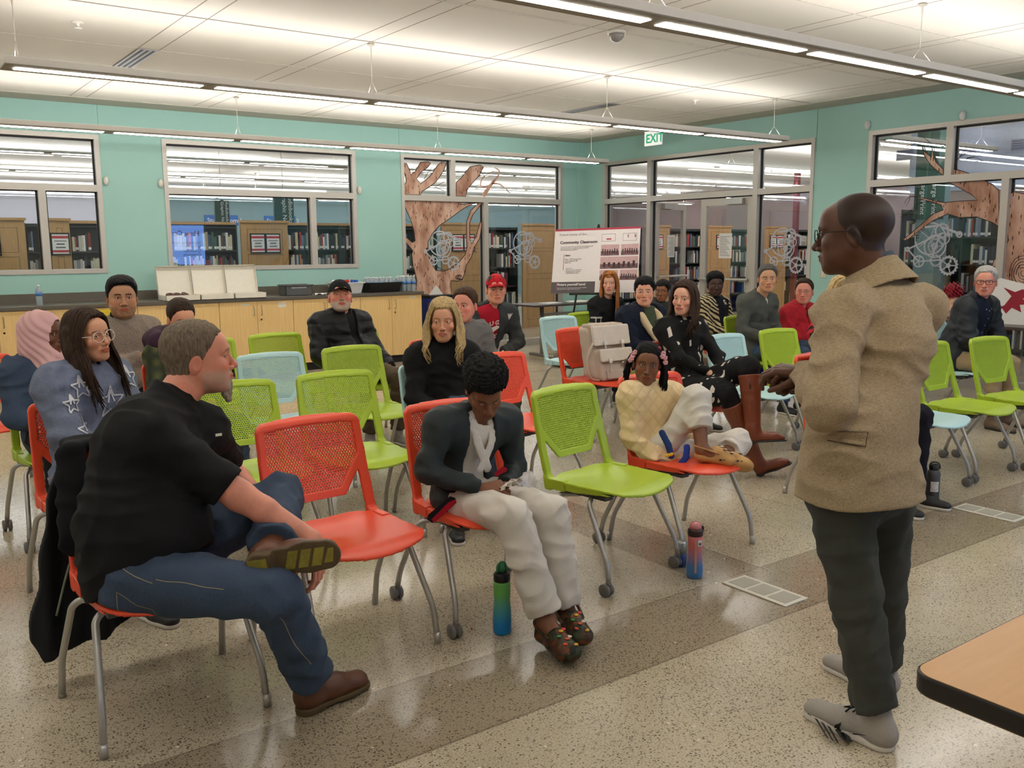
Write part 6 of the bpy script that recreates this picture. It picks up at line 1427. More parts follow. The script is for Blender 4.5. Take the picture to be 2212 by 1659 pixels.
# ---- bearded man in black, figure-four crossed legs
J=posture((.73,2.98),58.,None,1.04); 
J['pelvis']=atd(300,1215,2.86); J['hipR']=atd(290,1250,2.76); J['hipL']=atd(350,1215,2.95); J['waist']=atd(283,1120,2.86); J['chest']=atd(318,985,2.92); J['neck']=atd(374,858,3.0)
J['shR']=atd(330,945,2.80); J['shL']=atd(442,925,3.13); J['head']=atd(428,775,3.05)
J['elR']=jt(530,1080,J['shR'],.315,-1); J['wrR']=jt(697,1178,J['elR'],.27,1)
J['elL']=jt(492,1010,J['shL'],.28,1); J['wrL']=jt(560,1075,J['elL'],.22,-1)
hl=atz(648,1545,.0); tp=atz(770,1490,.0); dd=unit(tp-hl); J['anR']=hl+dd*.05+V3(0,0,.11); J['toR']=J['anR']+dd*.2
J['knR']=jt(588,1262,J['hipR'],.45,-1); J['knR']=J['anR']+unit(J['knR']-J['anR'])*.43
J['knL']=jt(606,1070,J['hipL'],.44,1); J['anL']=jt(590,1190,J['knL'],.40,-1); J['f']=unit(J['knR']-J['hipR']); J['r']=unit(np.cross(J['f'],V3(0,0,1)))
fd=unit(RT*.97-DN*.12-FW*.12); J['toL']=J['anL']+fd*.2
hdR=(unit(RT*.25+DN*.9-FW*.15),unit(-RT*.8+DN*.3+FW*.3),-1,((12,25,20),(20,35,25),(30,40,30),(38,45,30)),(.053,.047,.043),.029)
rM,RM,HM=person('person with a grey beard in black polo and jeans, ankle on knee, front left',J,azc(J['head'][0],J['head'][1],93),4,0,skin='pink',g=1.18,belly=.05,arms={'R':hdR,'L':(unit(DN+RT*.3),unit(-FW),1,(20,30,20),(.052,.046,.04))},gh=.006,
 st=dict(hair=short(t=.008,line=.066,sz=1.5,amp=.0022,freq=60,back=-.085),hm=hairmat('pepper_brown',(138,122,104)),hairc=(120,98,76),browc=(130,104,80),beard=((178,166,154),'goatee'),flush=.8,neckw=1.12,full=.35,jaw=1.08,wide=1.03,iris=(80,100,110)),
 top=dict(name='polo_shirt',m=black_c,th=.022,short=.86,hip=False,planes=[(atd(240,1282,2.86),unit(np.cross(ray(240,1282),ray(560,1120))*-1))],collar=(.082,.05,.008,.012,.3,.0),fold=(.007,9,4)),bottom=dict(name='jeans',m=denim,r0=.098,r1=.074,r2=.075,fold=(.006,8,2),end=.93))
bs=tuple(J['base'])
# chin beard tuft
s=SDF(HM-V3(.2,.2,.26),HM+V3(.2,.2,.1),.0035); Cb=lambda p:HM+RM@np.array(p)
s.cone(Cb((0,.078,-.095)),Cb((0,.080,-.150)),.024,.012,.01,fold=(.002,60,2)); s.cone(Cb((.014,.07,-.09)),Cb((.012,.072,-.140)),.019,.008,.01); s.cone(Cb((-.014,.07,-.09)),Cb((-.012,.072,-.140)),.019,.008,.01); s.D-=(.0015*nz3(s.ax[0][:,None,None],s.ax[1][None,:,None],s.ax[2][None,None,:]*.3,120,2,5)).astype(np.float32); sdfobj(s,'beard',hairmat('grey_beard',(186,174,160)),rM,bs)
def boot(label_q,an,d,upv,L=.29,shaft=.07,m=leatherb,sm=soleb,root=rM,pads=False):
    upv=unit(upv); d=unit(d-upv*np.dot(d,upv)); sd=np.cross(d,upv); b=an-upv*.095; he=b-d*.06; toe=he+d*L; lo=np.minimum(np.minimum(he,toe),an)-.12; hi=np.maximum(np.maximum(he,toe),an)+.14
    s=SDF(lo,hi,.0042); s.cone(he+d*.04+upv*.042,he+d*.15+upv*.040,.038,.040,.02); s.cone(he+d*.14+upv*.036,toe-d*.050+upv*.020,.043,.040,.025,flat=(upv,1.15)); s.cone(he+d*.045+upv*.04,an+upv*shaft,.042,.050,.03,fold=(.003,20,3))
    s.cut(lambda X,Y,Z:(X-b[0])*upv[0]+(Y-b[1])*upv[1]+(Z-b[2])*upv[2]-.006,lo,hi,.003); o=sdfobj(s,'boot',m,root,bs)
    s=SDF(lo,hi,.0036); s.cone(he+d*.040,he+d*.10,.040,.034,.02); s.cone(he+d*.10,he+d*.19,.034,.045,.02); s.cone(he+d*.18,toe-d*.048,.047,.046,.02)
    def slab(X,Y,Z):
        v=(X-b[0])*upv[0]+(Y-b[1])*upv[1]+(Z-b[2])*upv[2]; t=(X-he[0])*d[0]+(Y-he[1])*d[1]+(Z-he[2])*d[2]
        bot=np.where(t<.085,-.022,-.006); return -np.maximum(v-.010,bot-v)
    s.cut(slab,lo,hi,.002); so=sdfobj(s,'sole',sm,o,bs)
    if pads:
        y_=mat('sole_yellow',(150,138,50),.6,var=.25,scale=40); t=MB()
        for (u0,u1,k) in ((.012,.07,0),(.115,.145,1),(.155,.185,1),(.195,.225,1),(.235,.262,1)):
            w0=.026 if k==0 else .033*(1-.35*max(0,(u0-.2)/.06)); bz=-.0235 if k==0 else -.0075; P=[]
            for (uu,ww) in ((u0,-w0),(u0+.02*k,w0),(u1+.02*k,w0),(u1,-w0)): P.append(he+d*min(uu,.272)+sd*ww*.85+upv*bz)
            Q=[p+upv*.004 for p in P]; t=MB(); t.add([p-np.array(bs) for p in P+Q],[(0,1,2,3),(7,6,5,4),(0,4,5,1),(1,5,6,2),(2,6,7,3),(3,7,4,0)]); t.build('sole_patch',y_,so)
    return o
boot('R',J['anR'],dd,V3(0,0,1))
upb=unit(FW*.96-DN*.24); boot('L',J['anL']+upb*.01,fd,upb,pads=True)
# wrist and watch-like clip, belt
MB().box((0,0,0),(.02,.004,.008),o=tuple(atd(466,943,2.86)-np.array(bs))).build('shirt_button',wl_m,rM)
# jacket hanging over his chair
JP=[(172,958),(128,1010),(108,1120),(92,1250),(72,1398),(98,1432),(215,1385),(300,1330),(478,1322),(470,1200),(440,1000),(300,950)]
PJ=[aty(x,y,3.29) for x,y in JP]; PJ=[(p[0],p[2]) for p in PJ]
s=SDF((min(p[0] for p in PJ)-.05,3.12,min(p[1] for p in PJ)-.05),(max(p[0] for p in PJ)+.05,3.42,max(p[1] for p in PJ)+.08),.0075); X,Y,Z=s.ax[0][:,None,None],s.ax[1][None,:,None],s.ax[2][None,None,:]
po=polysd(PJ,X+.006*np.sin(Z*30),Z)
ys=3.305+.035*np.clip((.86-Z)/.3,0,1)+(.022*np.sin(X*34+Z*3+2)+.013*np.sin(X*71-Z*6))*np.clip((.9-Z)/.2,0,1)
s.D=(np.maximum(po-.006,np.abs(Y-ys)-.014-.008*np.clip((.86-Z)/.4,0,1))*.7).astype(np.float32)
s.cone((.53,3.205,.83),(.51,3.125,.56),.05,.05,.02,flat=((0,1,0),3.),fold=(.008,12,3)); s.cone((.53,3.225,.862),(.95,3.225,.862),.014,.014,.03); s.cone((.53,3.27,.862),(.95,3.27,.862),.018,.018,.05)
jk=thing('jacket','black jacket hanging over the back of the bearded man\'s chair','jacket',(.66,3.3,0)); sdfobj(s,'jacket_shell',cloth('black_softshell',(30,32,35)),jk,(.66,3.3,0)); t=MB(); t.tube([p-V3(.66,3.3,0) for p in bez([aty(182,1150,3.22),aty(150,1220,3.24),aty(122,1330,3.25)],12)],.004,6); t.build('zip',mat('zip_olive',(120,126,110),.5),jk)
stitch=mat('jeans_stitch',(150,140,116),.8)
def press_line(root,tn,P,w,ref,m,name,base):
    Q=[]; 
    for (x0,y0),(x1,y1) in zip(P[:-1],P[1:]):
        n=max(2,int(math.hypot(x1-x0,y1-y0)/6)); Q+=[(x0+(x1-x0)*i/n,y0+(y1-y0)*i/n) for i in range(n)]
    Q.append(P[-1]); Q=np.array(Q,float); T=np.gradient(Q,axis=0); T/=np.linalg.norm(T,axis=1)[:,None]+1e-9; Nn=np.stack([-T[:,1],T[:,0]],1)*w/2; V=[]
    for q,n_ in zip(Q,Nn): V+=[near(*(q-n_),ref),near(*(q+n_),ref)]
    b=MB(); b.add(V,[(2*i,2*i+2,2*i+3,2*i+1) for i in range(len(Q)-1)]); o=b.build(name,m); decal('x',o,[c for c in root.children if c.name.split('.')[0] in tn],Vector(FW),.0015)
    for q in o.data.vertices: q.co-=Vector(base)
    o.parent=root; return o
for P in ([(274,1318),(284,1262),(326,1290),(360,1299),(360,1322)],[(300,1212),(330,1226),(372,1236)],[(380,1228),(440,1231),(530,1240)],[(640,1300),(652,1380),(668,1440)]): press_line(rM,('jeans',),P,1.8,J['hipR'],stitch,'stitching',tuple(J['base']))
# ---- woman with glasses, blue-grey star sweater
J=posture((.80,4.12),28.,(190,727),.95,elR=(.19,.02,.74),elL=(-.19,.03,.74)); H=J['head']
rW,RW,HW_=person('person with long dark hair and clear round glasses in a blue-grey sweater with silver stars',J,azc(H[0],H[1],42),4,-4,skin='tan',g=1.0,
 st=dict(fem=1,hs=.97,hair=short(t=.014,line=.078,part=.01,back=-.10,side=-.03,amp=.002,**longvol(-.27,.06,1.05,.034)),hm=HBR,hairc=(52,38,30),browc=(60,44,36),wide=.94,jaw=.9,lips=1.1,eyes=.6,gaze=(12,-6),flush=.4),
 top=dict(name='sweater',m=knit,th=.03,arm=1.3,hem=-.10,fold=(.008,8,4),neck=.07),bottom=dict(name='skirt',m=denim,r0=.1),shoes=SHB,gh=.007)
bs=tuple(J['base']); locks(HW_,RW,.93,HBR,rW,bs,n=95,z_end=-.33,part=.008,wave=.006,seed=21,r0=.0066,spread=1.5,yend=.06,curl=.03,jit=.7)
glasses(HW_,RW,.93,rW,bs,gl_clear,w=.029,hh=.024,rnd=1.,th=.0016,z0=-.002)
silver=mat('silver_yarn',(196,198,204),.45,.3)
def star(rad): 
    P=[]
    for k in range(10): a=math.pi/2+k*math.pi/5; rr=rad if k%2==0 else rad*.45; P.append((rr*math.cos(a),rr*math.sin(a)))
    return P
def ribbon(P,w,close=True,name='star_stitch',m=silver):
    b=MB(); n=len(P); P=[np.array(p,float) for p in P]
    for i in range(n if close else n-1):
        a,c=P[i],P[(i+1)%n]; k=max(2,int(np.linalg.norm(c-a)/.012)); dn=unit(np.array([-(c-a)[1],(c-a)[0]]))*w/2
        V=[]; 
        for t in np.linspace(0,1,k+1): q=a+(c-a)*t; V+=[(q[0]-dn[0],q[1]-dn[1],0),(q[0]+dn[0],q[1]+dn[1],0)]
        b.add(V,[(2*j,2*j+2,2*j+3,2*j+1) for j in range(k)])
    return b.build(name,m)
for (u,v,rd) in ((.03,.17,.07),(.14,.26,.055),(-.10,.25,.05),(-.13,.08,.055),(.12,.06,.06),(-.02,.02,.05),(-.16,.19,.04)):
    logo_on(rW,('sweater',),J,'',0,u,v,silver,me_=ribbon(star(rd),.006)); logo_on(rW,('sweater',),J,'',0,u,v,silver,me_=ribbon([(-rd*.25,rd*.0),(0,rd*.75),(rd*.25,0)],.008,False))
# ---- woman with brown boots
J=posture((4.62,4.22),-6.,(1478,645),.97,elR=(.19,.0,.76),elL=(-.19,.02,.74),wrR=(.03,.15,.66),wrL=(-.06,.17,.65)); H=J['head']
J['knR']=near(1570,850,J['knR']); J['knL']=near(1618,790,J['knR']+V3(.06,-.04,.12)); J['anL']=jt(1628,950,J['knL'],.40,-1); J['anR']=near(1635,990,V3(*(J['knL'][:2]+V3(0,.10,0)[:2]),.1)); dl=unit(V3(.55,-.6,0)); J['toL']=J['anL']+dl*.2; J['toR']=J['anR']+dl*.2
rB,RB,HB_=person('person with long dark brown hair in a black dashed-print dress, legs crossed in brown boots',J,azc(H[0],H[1],-20),0,2,skin='fair',g=.98,arms='lap',gh=.007,
 st=dict(fem=1,hs=.97,hair=short(t=.014,line=.074,part=-.012,back=-.10,side=-.03,**longvol(-.22,.05,1.08,.034)),hm=hairmat('chestnut',(70,50,38)),hairc=(70,50,38),browc=(80,56,42),wide=.96,jaw=.93,flush=.7,lipc=(196,110,100),gaze=(-14,0)),
 top=dict(name='dress_top',m=dashes,th=.014,collar=(.066,.045,.006,.01,.3,.01)),bottom=dict(name='tights',m=blacktr,r0=.080,r1=.064,r2=.058,end=.4))
bs=tuple(J['base']); locks(HB_,RB,.94,hairmat('chestnut',(70,50,38)),rB,bs,n=95,z_end=-.26,part=-.012,wave=.010,seed=31,r0=.0068,spread=1.7,yend=.05,curl=.04,jit=.7)
lo,hi=bounds(J,('hipR','hipL','knR','knL','pelvis'),.15); s=SDF(lo,hi,.007); s.cone(J['hipR'],lerp(J['hipR'],J['knR'],.8),.10,.095,.03,fold=(.004,8,2)); s.cone(J['hipL'],lerp(J['hipL'],J['knL'],.8),.10,.09,.05,fold=(.004,8,3)); s.cone(J['pelvis'],J['waist'],.13,.125,.04,flat=(J['f'],1.2)); sdfobj(s,'skirt',dashes,rB,bs)
def tallboot(an,kn,d,root,bs):
    up=unit(kn-an); lo=np.minimum(np.minimum(an,kn),an+d*.22)-.10; hi=np.maximum(np.maximum(an,kn),an+d*.22)+.10; s=SDF(lo,hi,.005); d2=unit(d-up*np.dot(d,up)); b=an-up*.085
    s.cone(an,lerp(an,kn,.84),.047,.072,.02,fold=(.003,10,5),ends=(0,.004)); s.cone(an,an-up*.05,.044,.034,.02); s.cone(an-up*.05,an-up*.062+d2*.13,.036,.034,.03); s.cone(an-up*.062+d2*.12,an-up*.070+d2*.17,.034,.024,.02,flat=(up,1.3))
    s.cut(lambda X,Y,Z:(X-b[0])*up[0]+(Y-b[1])*up[1]+(Z-b[2])*up[2],lo,hi,.003)
    o=sdfobj(s,'boot',leathert,root,bs); s=SDF(lo,hi,.005); s.cone(b+d2*-.0,b+d2*.10,.030,.034,.02); s.cone(b+d2*.1,b+d2*.175,.036,.028,.02); s.cut(lambda X,Y,Z:.006-np.abs((X-b[0])*up[0]+(Y-b[1])*up[1]+(Z-b[2])*up[2]+.002),lo,hi,.001); s.cone(b-d2*.015+up*.0,b-d2*.012-up*.018,.024,.022,.005); sdfobj(s,'sole',soled,o,bs)
    pt=MB(); p=lerp(an,kn,.80)-FW*.064-RT*.02; pt.tube([p-np.array(bs),p-up*.07-np.array(bs)],.008,6,flat=.4); pt.build('pull_strap',mat('dark_cognac',(96,42,24),.5),o)
tallboot(J['anL'],J['knL'],unit(dl),rB,bs); J['anR'][2]=.1; tallboot(J['anR'],J['knR'],unit(dl),rB,bs)
tb=thing('tablet_case','thin dark red tablet case held on the lap of the woman with brown boots','tablet',tuple(near(1568,812,J['wrL']+V3(0,-.06,0)))); o=MB().box((-.11,-.008,-.004),(.11,.008,.004)).build('case',mat('maroon_case',(120,44,52),.5),tb); o.rotation_euler=(0,-.42,-.5)
# ---- boy in white uniform
J=posture((2.04,3.033),14.,(1047,842),.84,lean=.12); pel=near(985,1075,J['pelvis'])
for k,(x,y) in dict(pelvis=(988,1070),waist=(1000,1010),chest=(1010,945),neck=(1030,895),shR=(950,915),shL=(1095,905),elR=(922,1020),elL=(1113,1012),hipR=(985,1085),hipL=(1050,1065)).items(): J[k]=near(x,y,J[k])
J['wrR']=jt(1050,1058,J['elR'],.23,-1); J['wrL']=jt(1092,1050,J['elL'],.19,-1)
J['knR']=jt(1105,1115,J['hipR'],.39,-1); J['knL']=jt(1190,1110,J['hipL'],.40,-1)
J['anR']=near(1180,1335,J['knR']+V3(.02,-.08,-.38)); J['anR'][2]=max(J['anR'][2],.085); J['anL']=near(1222,1318,J['knL']+V3(.0,-.05,-.38)); 
H=J['head']; rK,RK,HK=person('boy in a white martial arts uniform and charcoal jacket looking down at his hands',J,azc(H[0],H[1],14),-38,-4,skin='child',g=.86,gh=.0058,arms={'R':(unit(RT*.9-DN*.1),unit(FW*.3-DN*.3-V3(0,0,.8)),-1,(45,55,40)),'L':(unit(-RT*.6-FW*.5+DN*.2),unit(V3(0,0,-1)),1,(45,50,40))},
 st=dict(hair=short(t=.020,line=.066,curl=1,amp=.0038,freq=62,sz=2.2,fade=.012,back=-.06),hm=HBK,hairc=(22,18,18),browc=(24,18,16),eyes=.3,lips=1.25,nose=1.05,wide=.98,jaw=.93,hs=1.08,hsc=1.05,gaze=(0,-30)),
 top=dict(name='jacket',m=bjack,th=.017,cr=.007,hem=-.03,open=(.062,.062,-.02,.34),collar=(.070,.055,.009,.012,.15,.05),fold=(.008,9,4)),inner=dict(name='uniform_top',m=gi,th=.002,neck=.07),bottom=dict(name='uniform_trousers',m=gi,r0=.096,r1=.086,r2=.080,end=.93,fold=(.007,7,2)))
bs=tuple(J['base']); up,r,f=torso_frame(J)
# lapels, belt
lo,hi=bounds(J,('neck','waist','pelvis','shR','shL'),.16); s=SDF(lo,hi,.005)
for x,e in ((1,-.02),(-1,.02)):
    q=bez([J['neck']+r*x*.045+f*.02+up*.01,J['chest']+r*x*.038+f*.108+up*.03,J['waist']+r*e+f*.128+up*.05],10)
    for i in range(len(q)-1): s.cone(q[i],q[i+1],.020,.020,.004,flat=(f,3.4))
sdfobj(s,'lapel',gi,rK,bs)
s=SDF(lo,hi+V3(.1,.1,0),.005); 
for a in np.linspace(0,2*math.pi,17)[:-1]:
    P=lambda q:J['pelvis']+up*.075+r*.125*math.cos(q)+f*(.118*math.sin(q)+.01); s.cone(P(a),P(a+.4),.018,.018,.004,flat=(unit(P(a+.2)-J['pelvis']),2.6))
sdfobj(s,'belt',blackv,rK,bs); be=MB()
pxplate('belt_end',[(984,1076),(972,1072),(925,1112),(922,1122),(934,1130),(944,1124),(966,1100)],depth(J['hipR'])-.13,blackv,rK,bs); pxplate('belt_end',[(984,1078),(968,1086),(932,1122),(938,1130),(986,1086)],depth(J['hipR'])-.135,redt,rK,bs)
pxplate('belt_end',[(1068,1022),(1086,1008),(1096,1012),(1094,1018),(1070,1030)],depth(J['wrL'])-.03,redt,rK,bs)
# clear wrapper in his hand
p=near(1098,1052,J['wrR']+RT*.07-FW*.02); b=MB(); b.smooth=True; rs=np.random.RandomState(3); V=[]; n=9
for i in range(n):
    for j in range(7): a=j/6*math.pi; V.append((.02*math.cos(a)*(1+.4*rs.randn()*.3)-.012+i*.006,.004*rs.randn()+.012*math.sin(i+j),.03*math.sin(a)*(.6+.1*i)*.5+.004*rs.randn()))
b.add(V,[(i*7+j,(i+1)*7+j,(i+1)*7+j+1,i*7+j+1) for i in range(n-1) for j in range(6)]); wr_=b.build('snack_wrapper',mat('clear_wrapper',(232,222,206),.15,var=.2)); wr_.location=p; wr_.scale=(1.3,1.3,1.3); tag(wr_,'crinkled clear snack wrapper in the boy\'s right hand','wrapper')
b=MB(); b.smooth=True; V=[(.014*i+.004*rs.randn(),.012*(j-2)*(1+.25*i)*.3+.004*rs.randn(),.011*(j-2)*(.5+.22*i)+.006*rs.randn()) for i in range(7) for j in range(5)]
b.add(V,[(i*5+j,(i+1)*5+j,(i+1)*5+j+1,i*5+j+1) for i in range(6) for j in range(4)]); wr_=b.build('snack_wrapper',mat('white_wrapper',(220,216,210),.2,var=.2)); p=near(1118,1043,J['wrL']-FW*.04); wr_.location=p; tag(wr_,'crumpled white wrapper sticking out of the boy\'s left hand','wrapper')
def clog(an,heel,toe,upv,root,bs,m,mcol,strap=True,L=None,charms=True,seed=0):
    heel=np.array(heel,float);toe=np.array(toe,float); d=unit(toe-heel); upv=unit(upv-d*np.dot(upv,d)); sd=np.cross(d,upv); L=np.linalg.norm(toe-heel); lo=np.minimum(heel,toe)-.1; hi=np.maximum(np.maximum(heel,toe),an)+.1
    s=SDF(lo,hi,.004); s.cone(heel+d*.038+upv*.012,heel+d*L*.5+upv*.010,.038,.036,.02,flat=(upv,1.6)); s.cone(heel+d*L*.5+upv*.012,toe-d*.052+upv*.012,.042,.049,.02,flat=(upv,1.7))
    s.cone(heel+d*L*.50+upv*.036,toe-d*.055+upv*.018,.040,.040,.025); s.cone(heel+d*.03+upv*.02,heel+d*.03+upv*.04,.034,.033,.01)
    b=heel; s.cut(lambda X,Y,Z:(X-b[0])*upv[0]+(Y-b[1])*upv[1]+(Z-b[2])*upv[2]+.012,lo,hi,.003)
    s.cone(an,an-0,.001,.001,.001); 
    o=sdfobj(s,'clog',m,root,bs); t=MB()
    t.tube([q-np.array(bs) for q in bez([heel+d*L*.52+sd*.038+upv*.045,heel+d*.04+sd*.042+upv*.06,heel-d*.012+upv*.065,heel+d*.04-sd*.042+upv*.06,heel+d*L*.52-sd*.038+upv*.045],16)],.0065,6,flat=.6); t.build('strap',m,o)
    h=MB(); rs=np.random.RandomState(seed)
    for g in (-1,1):
        for i in range(4): p=heel+d*(L*(.56+.095*i))+sd*g*(.0445-.002*i*i*.8)+upv*.018; h.box((-.006,-.006,-.004),(.006,.006,.004),R=np.stack([d,sd*1.,upv],1),o=p-np.array(bs))
    h.build('vent_hole',soled,o)
    if charms:
        for i in range(7):
            p=heel+d*(L*(.55+.055*i))+sd*((i%3-1)*.018)+upv*(.078-.0045*i-.006*abs(i%3-1)); c=mcol[i%len(mcol)]; MB().lathe([(.001,.004),(.009,.003),(.0095,0),(.001,0)],10,p-np.array(bs),R=np.stack([d,sd,upv],1)).build('charm',mat('charm_%d%d%d'%c,c,.4),o)
def f_camo(nt,s): n=noise(nt,s,22,3); n2=noise(nt,s,30,2); return mix(nt,math2(nt,'GREATER_THAN',n2,.58),ramp(nt,n,[(.42,lin((34,34,30))),(.5,lin((56,64,40))),(.6,lin((70,42,30)))]),lin((110,60,34))),None
camo=pattern('dark_painted_clog',None,f_camo,rough=.4); chc=[(210,60,50),(220,170,50),(60,140,70),(230,210,190),(200,90,40)]
for q,hp,tpx in (('R',(1160,1362),(1222,1404)),('L',(1222,1345),(1284,1412))):
    hh=atz(*hp,.02); tt=atz(*tpx,.02); d=unit(tt-hh); an=J['an'+q]; hh=an-V3(0,0,an[2]-.035)-d*.05; tt=hh+d*.25
    if q=='L': hh[2]+=.03; tt[2]+=.0
    clog(an,hh,tt,V3(0,0,1),rK,bs,camo,chc,seed=3)
    s=SDF(np.minimum(an,tt)-.12,np.maximum(an,tt)+.1,.0045); s.cone(lerp(an,J['kn'+q],.2),an,.034,.032,.01); s.cone(an,an-V3(0,0,.03)-d*.012,.032,.028,.02); s.cone(an-V3(0,0,.02),hh+d*.15+V3(0,0,.03),.034,.028,.02); V,F=s.mesh(); mesh_obj('foot',V,F,skin_m,rK,bs,col=skcol('child',V))
# ---- girl in cream jacket
J=posture((3.33,3.105),0.,(1398,786),.74); 
for k,(x,y) in dict(pelvis=(1415,990),waist=(1410,935),chest=(1400,885),neck=(1402,838),shR=(1362,852),shL=(1452,850),hipR=(1420,990),hipL=(1450,985)).items(): J[k]=near(x,y,J[k])
J['elR']=jt(1362,955,J['shR'],.215,-1); J['wrR']=jt(1424,996,J['elR'],.185,-1); J['elL']=jt(1478,950,J['shL'],.22,1); J['wrL']=near(1540,972,J['elL']+V3(.16,-.02,-.03))
J['knR']=jt(1508,856,J['hipR'],.36,1); J['anR']=jt(1516,972,J['knR'],.27,-1); J['knL']=near(1592,955,J['hipL']+V3(.28,-.22,.02)); J['anL']=near(1560,990,J['knL']+V3(-.13,-.15,-.05))
H=J['head']; rG,RG,HG_=person('girl with pink hair flowers in a cream quilted jacket, feet up on her chair',J,azc(H[0],H[1],2),-2,6,skin='child',g=.78,gh=.0055,arms={'R':(unit(RT*.95+DN*.25),unit(V3(0,0,-1)-FW*.2),-1,(40,50,35)),'L':(unit(RT*.7+DN*.6),unit(-FW*.5+DN*.3),1,(30,40,30))},
 st=dict(fem=1,done=1,hair=short(t=.009,line=.058,amp=.0025,freq=50,sz=1.2,fade=.014,temple=-.006,back=-.07),hm=HBK,hairc=(20,16,16),browc=(26,18,16),lips=1.3,wide=.98,jaw=.88,hs=1.18,iris=(40,26,18),nose=1.05,eyes=1.15),
 top=dict(name='quilted_jacket',m=quilt,th=.026,hem=-.06,collar=(.064,.05,.010,.012,.2,.02),fold=(.006,9,4)),bottom=dict(name='uniform_trousers',m=gi,r0=.092,r1=.092,r2=.088,end=.60,fold=(.006,8,2)))
bs=tuple(J['base'])
s=SDF(np.minimum(J['anR'],J['anL'])-.2,np.maximum(J['knR'],J['knL'])+.12,.005)
for q in 'RL': s.cone(lerp(J['kn'+q],J['an'+q],.3),J['an'+q],.042,.030,.01)
tR=near(1575,992,J['anR']+V3(.10,-.10,-.03)); tL=near(1640,1012,J['anL']+V3(.16,-.10,-.06))
s.cone(J['anR'],lerp(J['anR'],tR,.5)-V3(0,0,.01),.030,.027,.02); s.cone(J['anL'],lerp(J['anL'],tL,.5),.030,.027,.02); V,F=s.mesh(); mesh_obj('shin_and_foot',V,F,skin_m,rG,bs,col=skcol('child',V))
gold=mat('tan_clog_foam',(196,148,84),.55,var=.12,scale=20); chg=[(90,86,90),(230,214,180),(120,70,40),(240,230,210),(60,50,46)]
dR=unit(tR-J['anR']); hR=J['anR']-dR*.035-V3(0,0,.055); clog(J['anR'],hR,hR+unit(near(1583,1000,hR+V3(.16,-.12,0))-hR)*.205,V3(0,0,1),rG,bs,gold,chg,seed=1)
hL=near(1535,1002,J['anL']+V3(-.02,-.03,-.05)); tL2=near(1642,1016,hL+V3(.17,-.10,-.02)); clog(J['anL'],hL,hL+unit(tL2-hL)*.215,unit(V3(0,0,1)+FW*.5),rG,bs,gold,chg,seed=2)
def strap(name,P,ref,m,root,base,w=.017):
    Q=[np.array(near(x,y,ref)) for x,y in P]; s=SDF(np.min(Q,0)-.05,np.max(Q,0)+.05,.004)
    for i in range(len(Q)-1): s.cone(Q[i],Q[i+1],w,w,.006,flat=(FW,3.4))
    return sdfobj(s,name,m,root,base)
strap('belt',[(1430,935),(1444,962),(1450,985)],J['hipR']-FW*.135,mat('navy_belt',(20,52,110),.8),rG,bs); strap('belt_end',[(1484,966),(1482,988),(1470,1004),(1458,1012)],J['wrR']-FW*.03+RT*.07,mat('blue_belt',(30,66,160),.8),rG,bs); strap('belt_tip',[(1440,984),(1452,981)],J['hipR']-FW*.15,mat('yellow_belt',(236,186,40),.8),rG,bs,.010)
# pigtails with flowers
pinkf=mat('pink_petals',(240,176,186),.6); b=MB(); rs=np.random.RandomState(5); sch=.74*1.18
for sx,P in ((1,[(.065,-.02,.05),(.092,.0,.03),(.110,.0,-.03),(.118,.01,-.10)]),(-1,[(-.06,-.02,.065),(-.088,.0,.05),(-.104,.01,-.03),(-.108,.02,-.13)])):
    for i in range(7):
        j=rs.randn(3)*.010; Q=[np.array(p)+j*(.25+.4*k)+V3(0,0,-.03*rs.rand() if k==3 else 0) for k,p in enumerate(P)]; q=bez(Q,26); t=np.linspace(0,1,len(q)); ph=rs.rand()*6; q[:,0]+=.0025*np.sin(t*44+ph); q[:,1]+=.0025*np.cos(t*44+ph)
        b.tube((q@RG.T*sch+HG_)-np.array(bs),(.0085+.0014*np.sin(t*80))*sch*np.clip((1-t)*5+.3,0,1),6)
b.build('braid',HBK,rG)
for (x,y,z) in ((.088,.03,.045),(.100,.025,.015),(.078,.035,.065),(.094,.045,.03),(-.082,.03,.075),(-.094,.035,.052),(-.100,.03,.025),(-.078,.045,.06)):
    fl=MB(); c=np.array((x,y,z))
    for k in range(5): a=k*1.2566; fl.lathe([(.001,-.003),(.006,-.002),(.0065,.002),(.001,.003)],8,((c+.0085*V3(math.cos(a),.3,math.sin(a)))@RG.T*sch+HG_)-np.array(bs),R=RG@np.array([[1,0,0],[0,0,1],[0,-1,0]]))
    fl.build('hair_flower',pinkf,rG)
o=MB().lathe([(.001,-.012),(.010,-.008),(.012,0),(.010,.008),(.001,.012)],12,((V3(-.055,.02,.098))@RG.T*sch+HG_)-np.array(bs)).build('hair_bead',mat('red_bead',(150,24,34),.3),rG)
bt=MB()
for (u,v) in ((-.0,.16),(.0,.10)): pass
# ---- standing man
J=posture((2.42,1.50),-150.,None,1.); J['f']=azv(-138); J['r']=V3(J['f'][1],-J['f'][0],0)
fl_=atz(1893,1600,.0); J['anL']=atz(1888,1606,.0)+V3(0,0,.105); J['anR']=atz(1902,1492,.0)+V3(0,0,.095)
D0=depth(J['anL'])*0+2.74
J['pelvis']=atd(1862,1040,2.72); J['hipL']=atd(1815,1070,2.66); J['hipR']=atd(1905,1065,2.80); J['waist']=atd(1862,900,2.70); J['chest']=atd(1906,735,2.72); J['neck']=atd(1890,605,2.73); J['head']=atd(1846,505,2.72)
J['shL']=atd(1818,680,2.60); J['shR']=atd(1990,660,2.82); J['elL']=jt(1792,872,J['shL'],.29,-1); J['wrL']=jt(1742,806,J['elL'],.235,1); J['elR']=jt(1930,850,J['shR'],.30,1); J['wrR']=near(1732,812,J['wrL']+FW*.09)
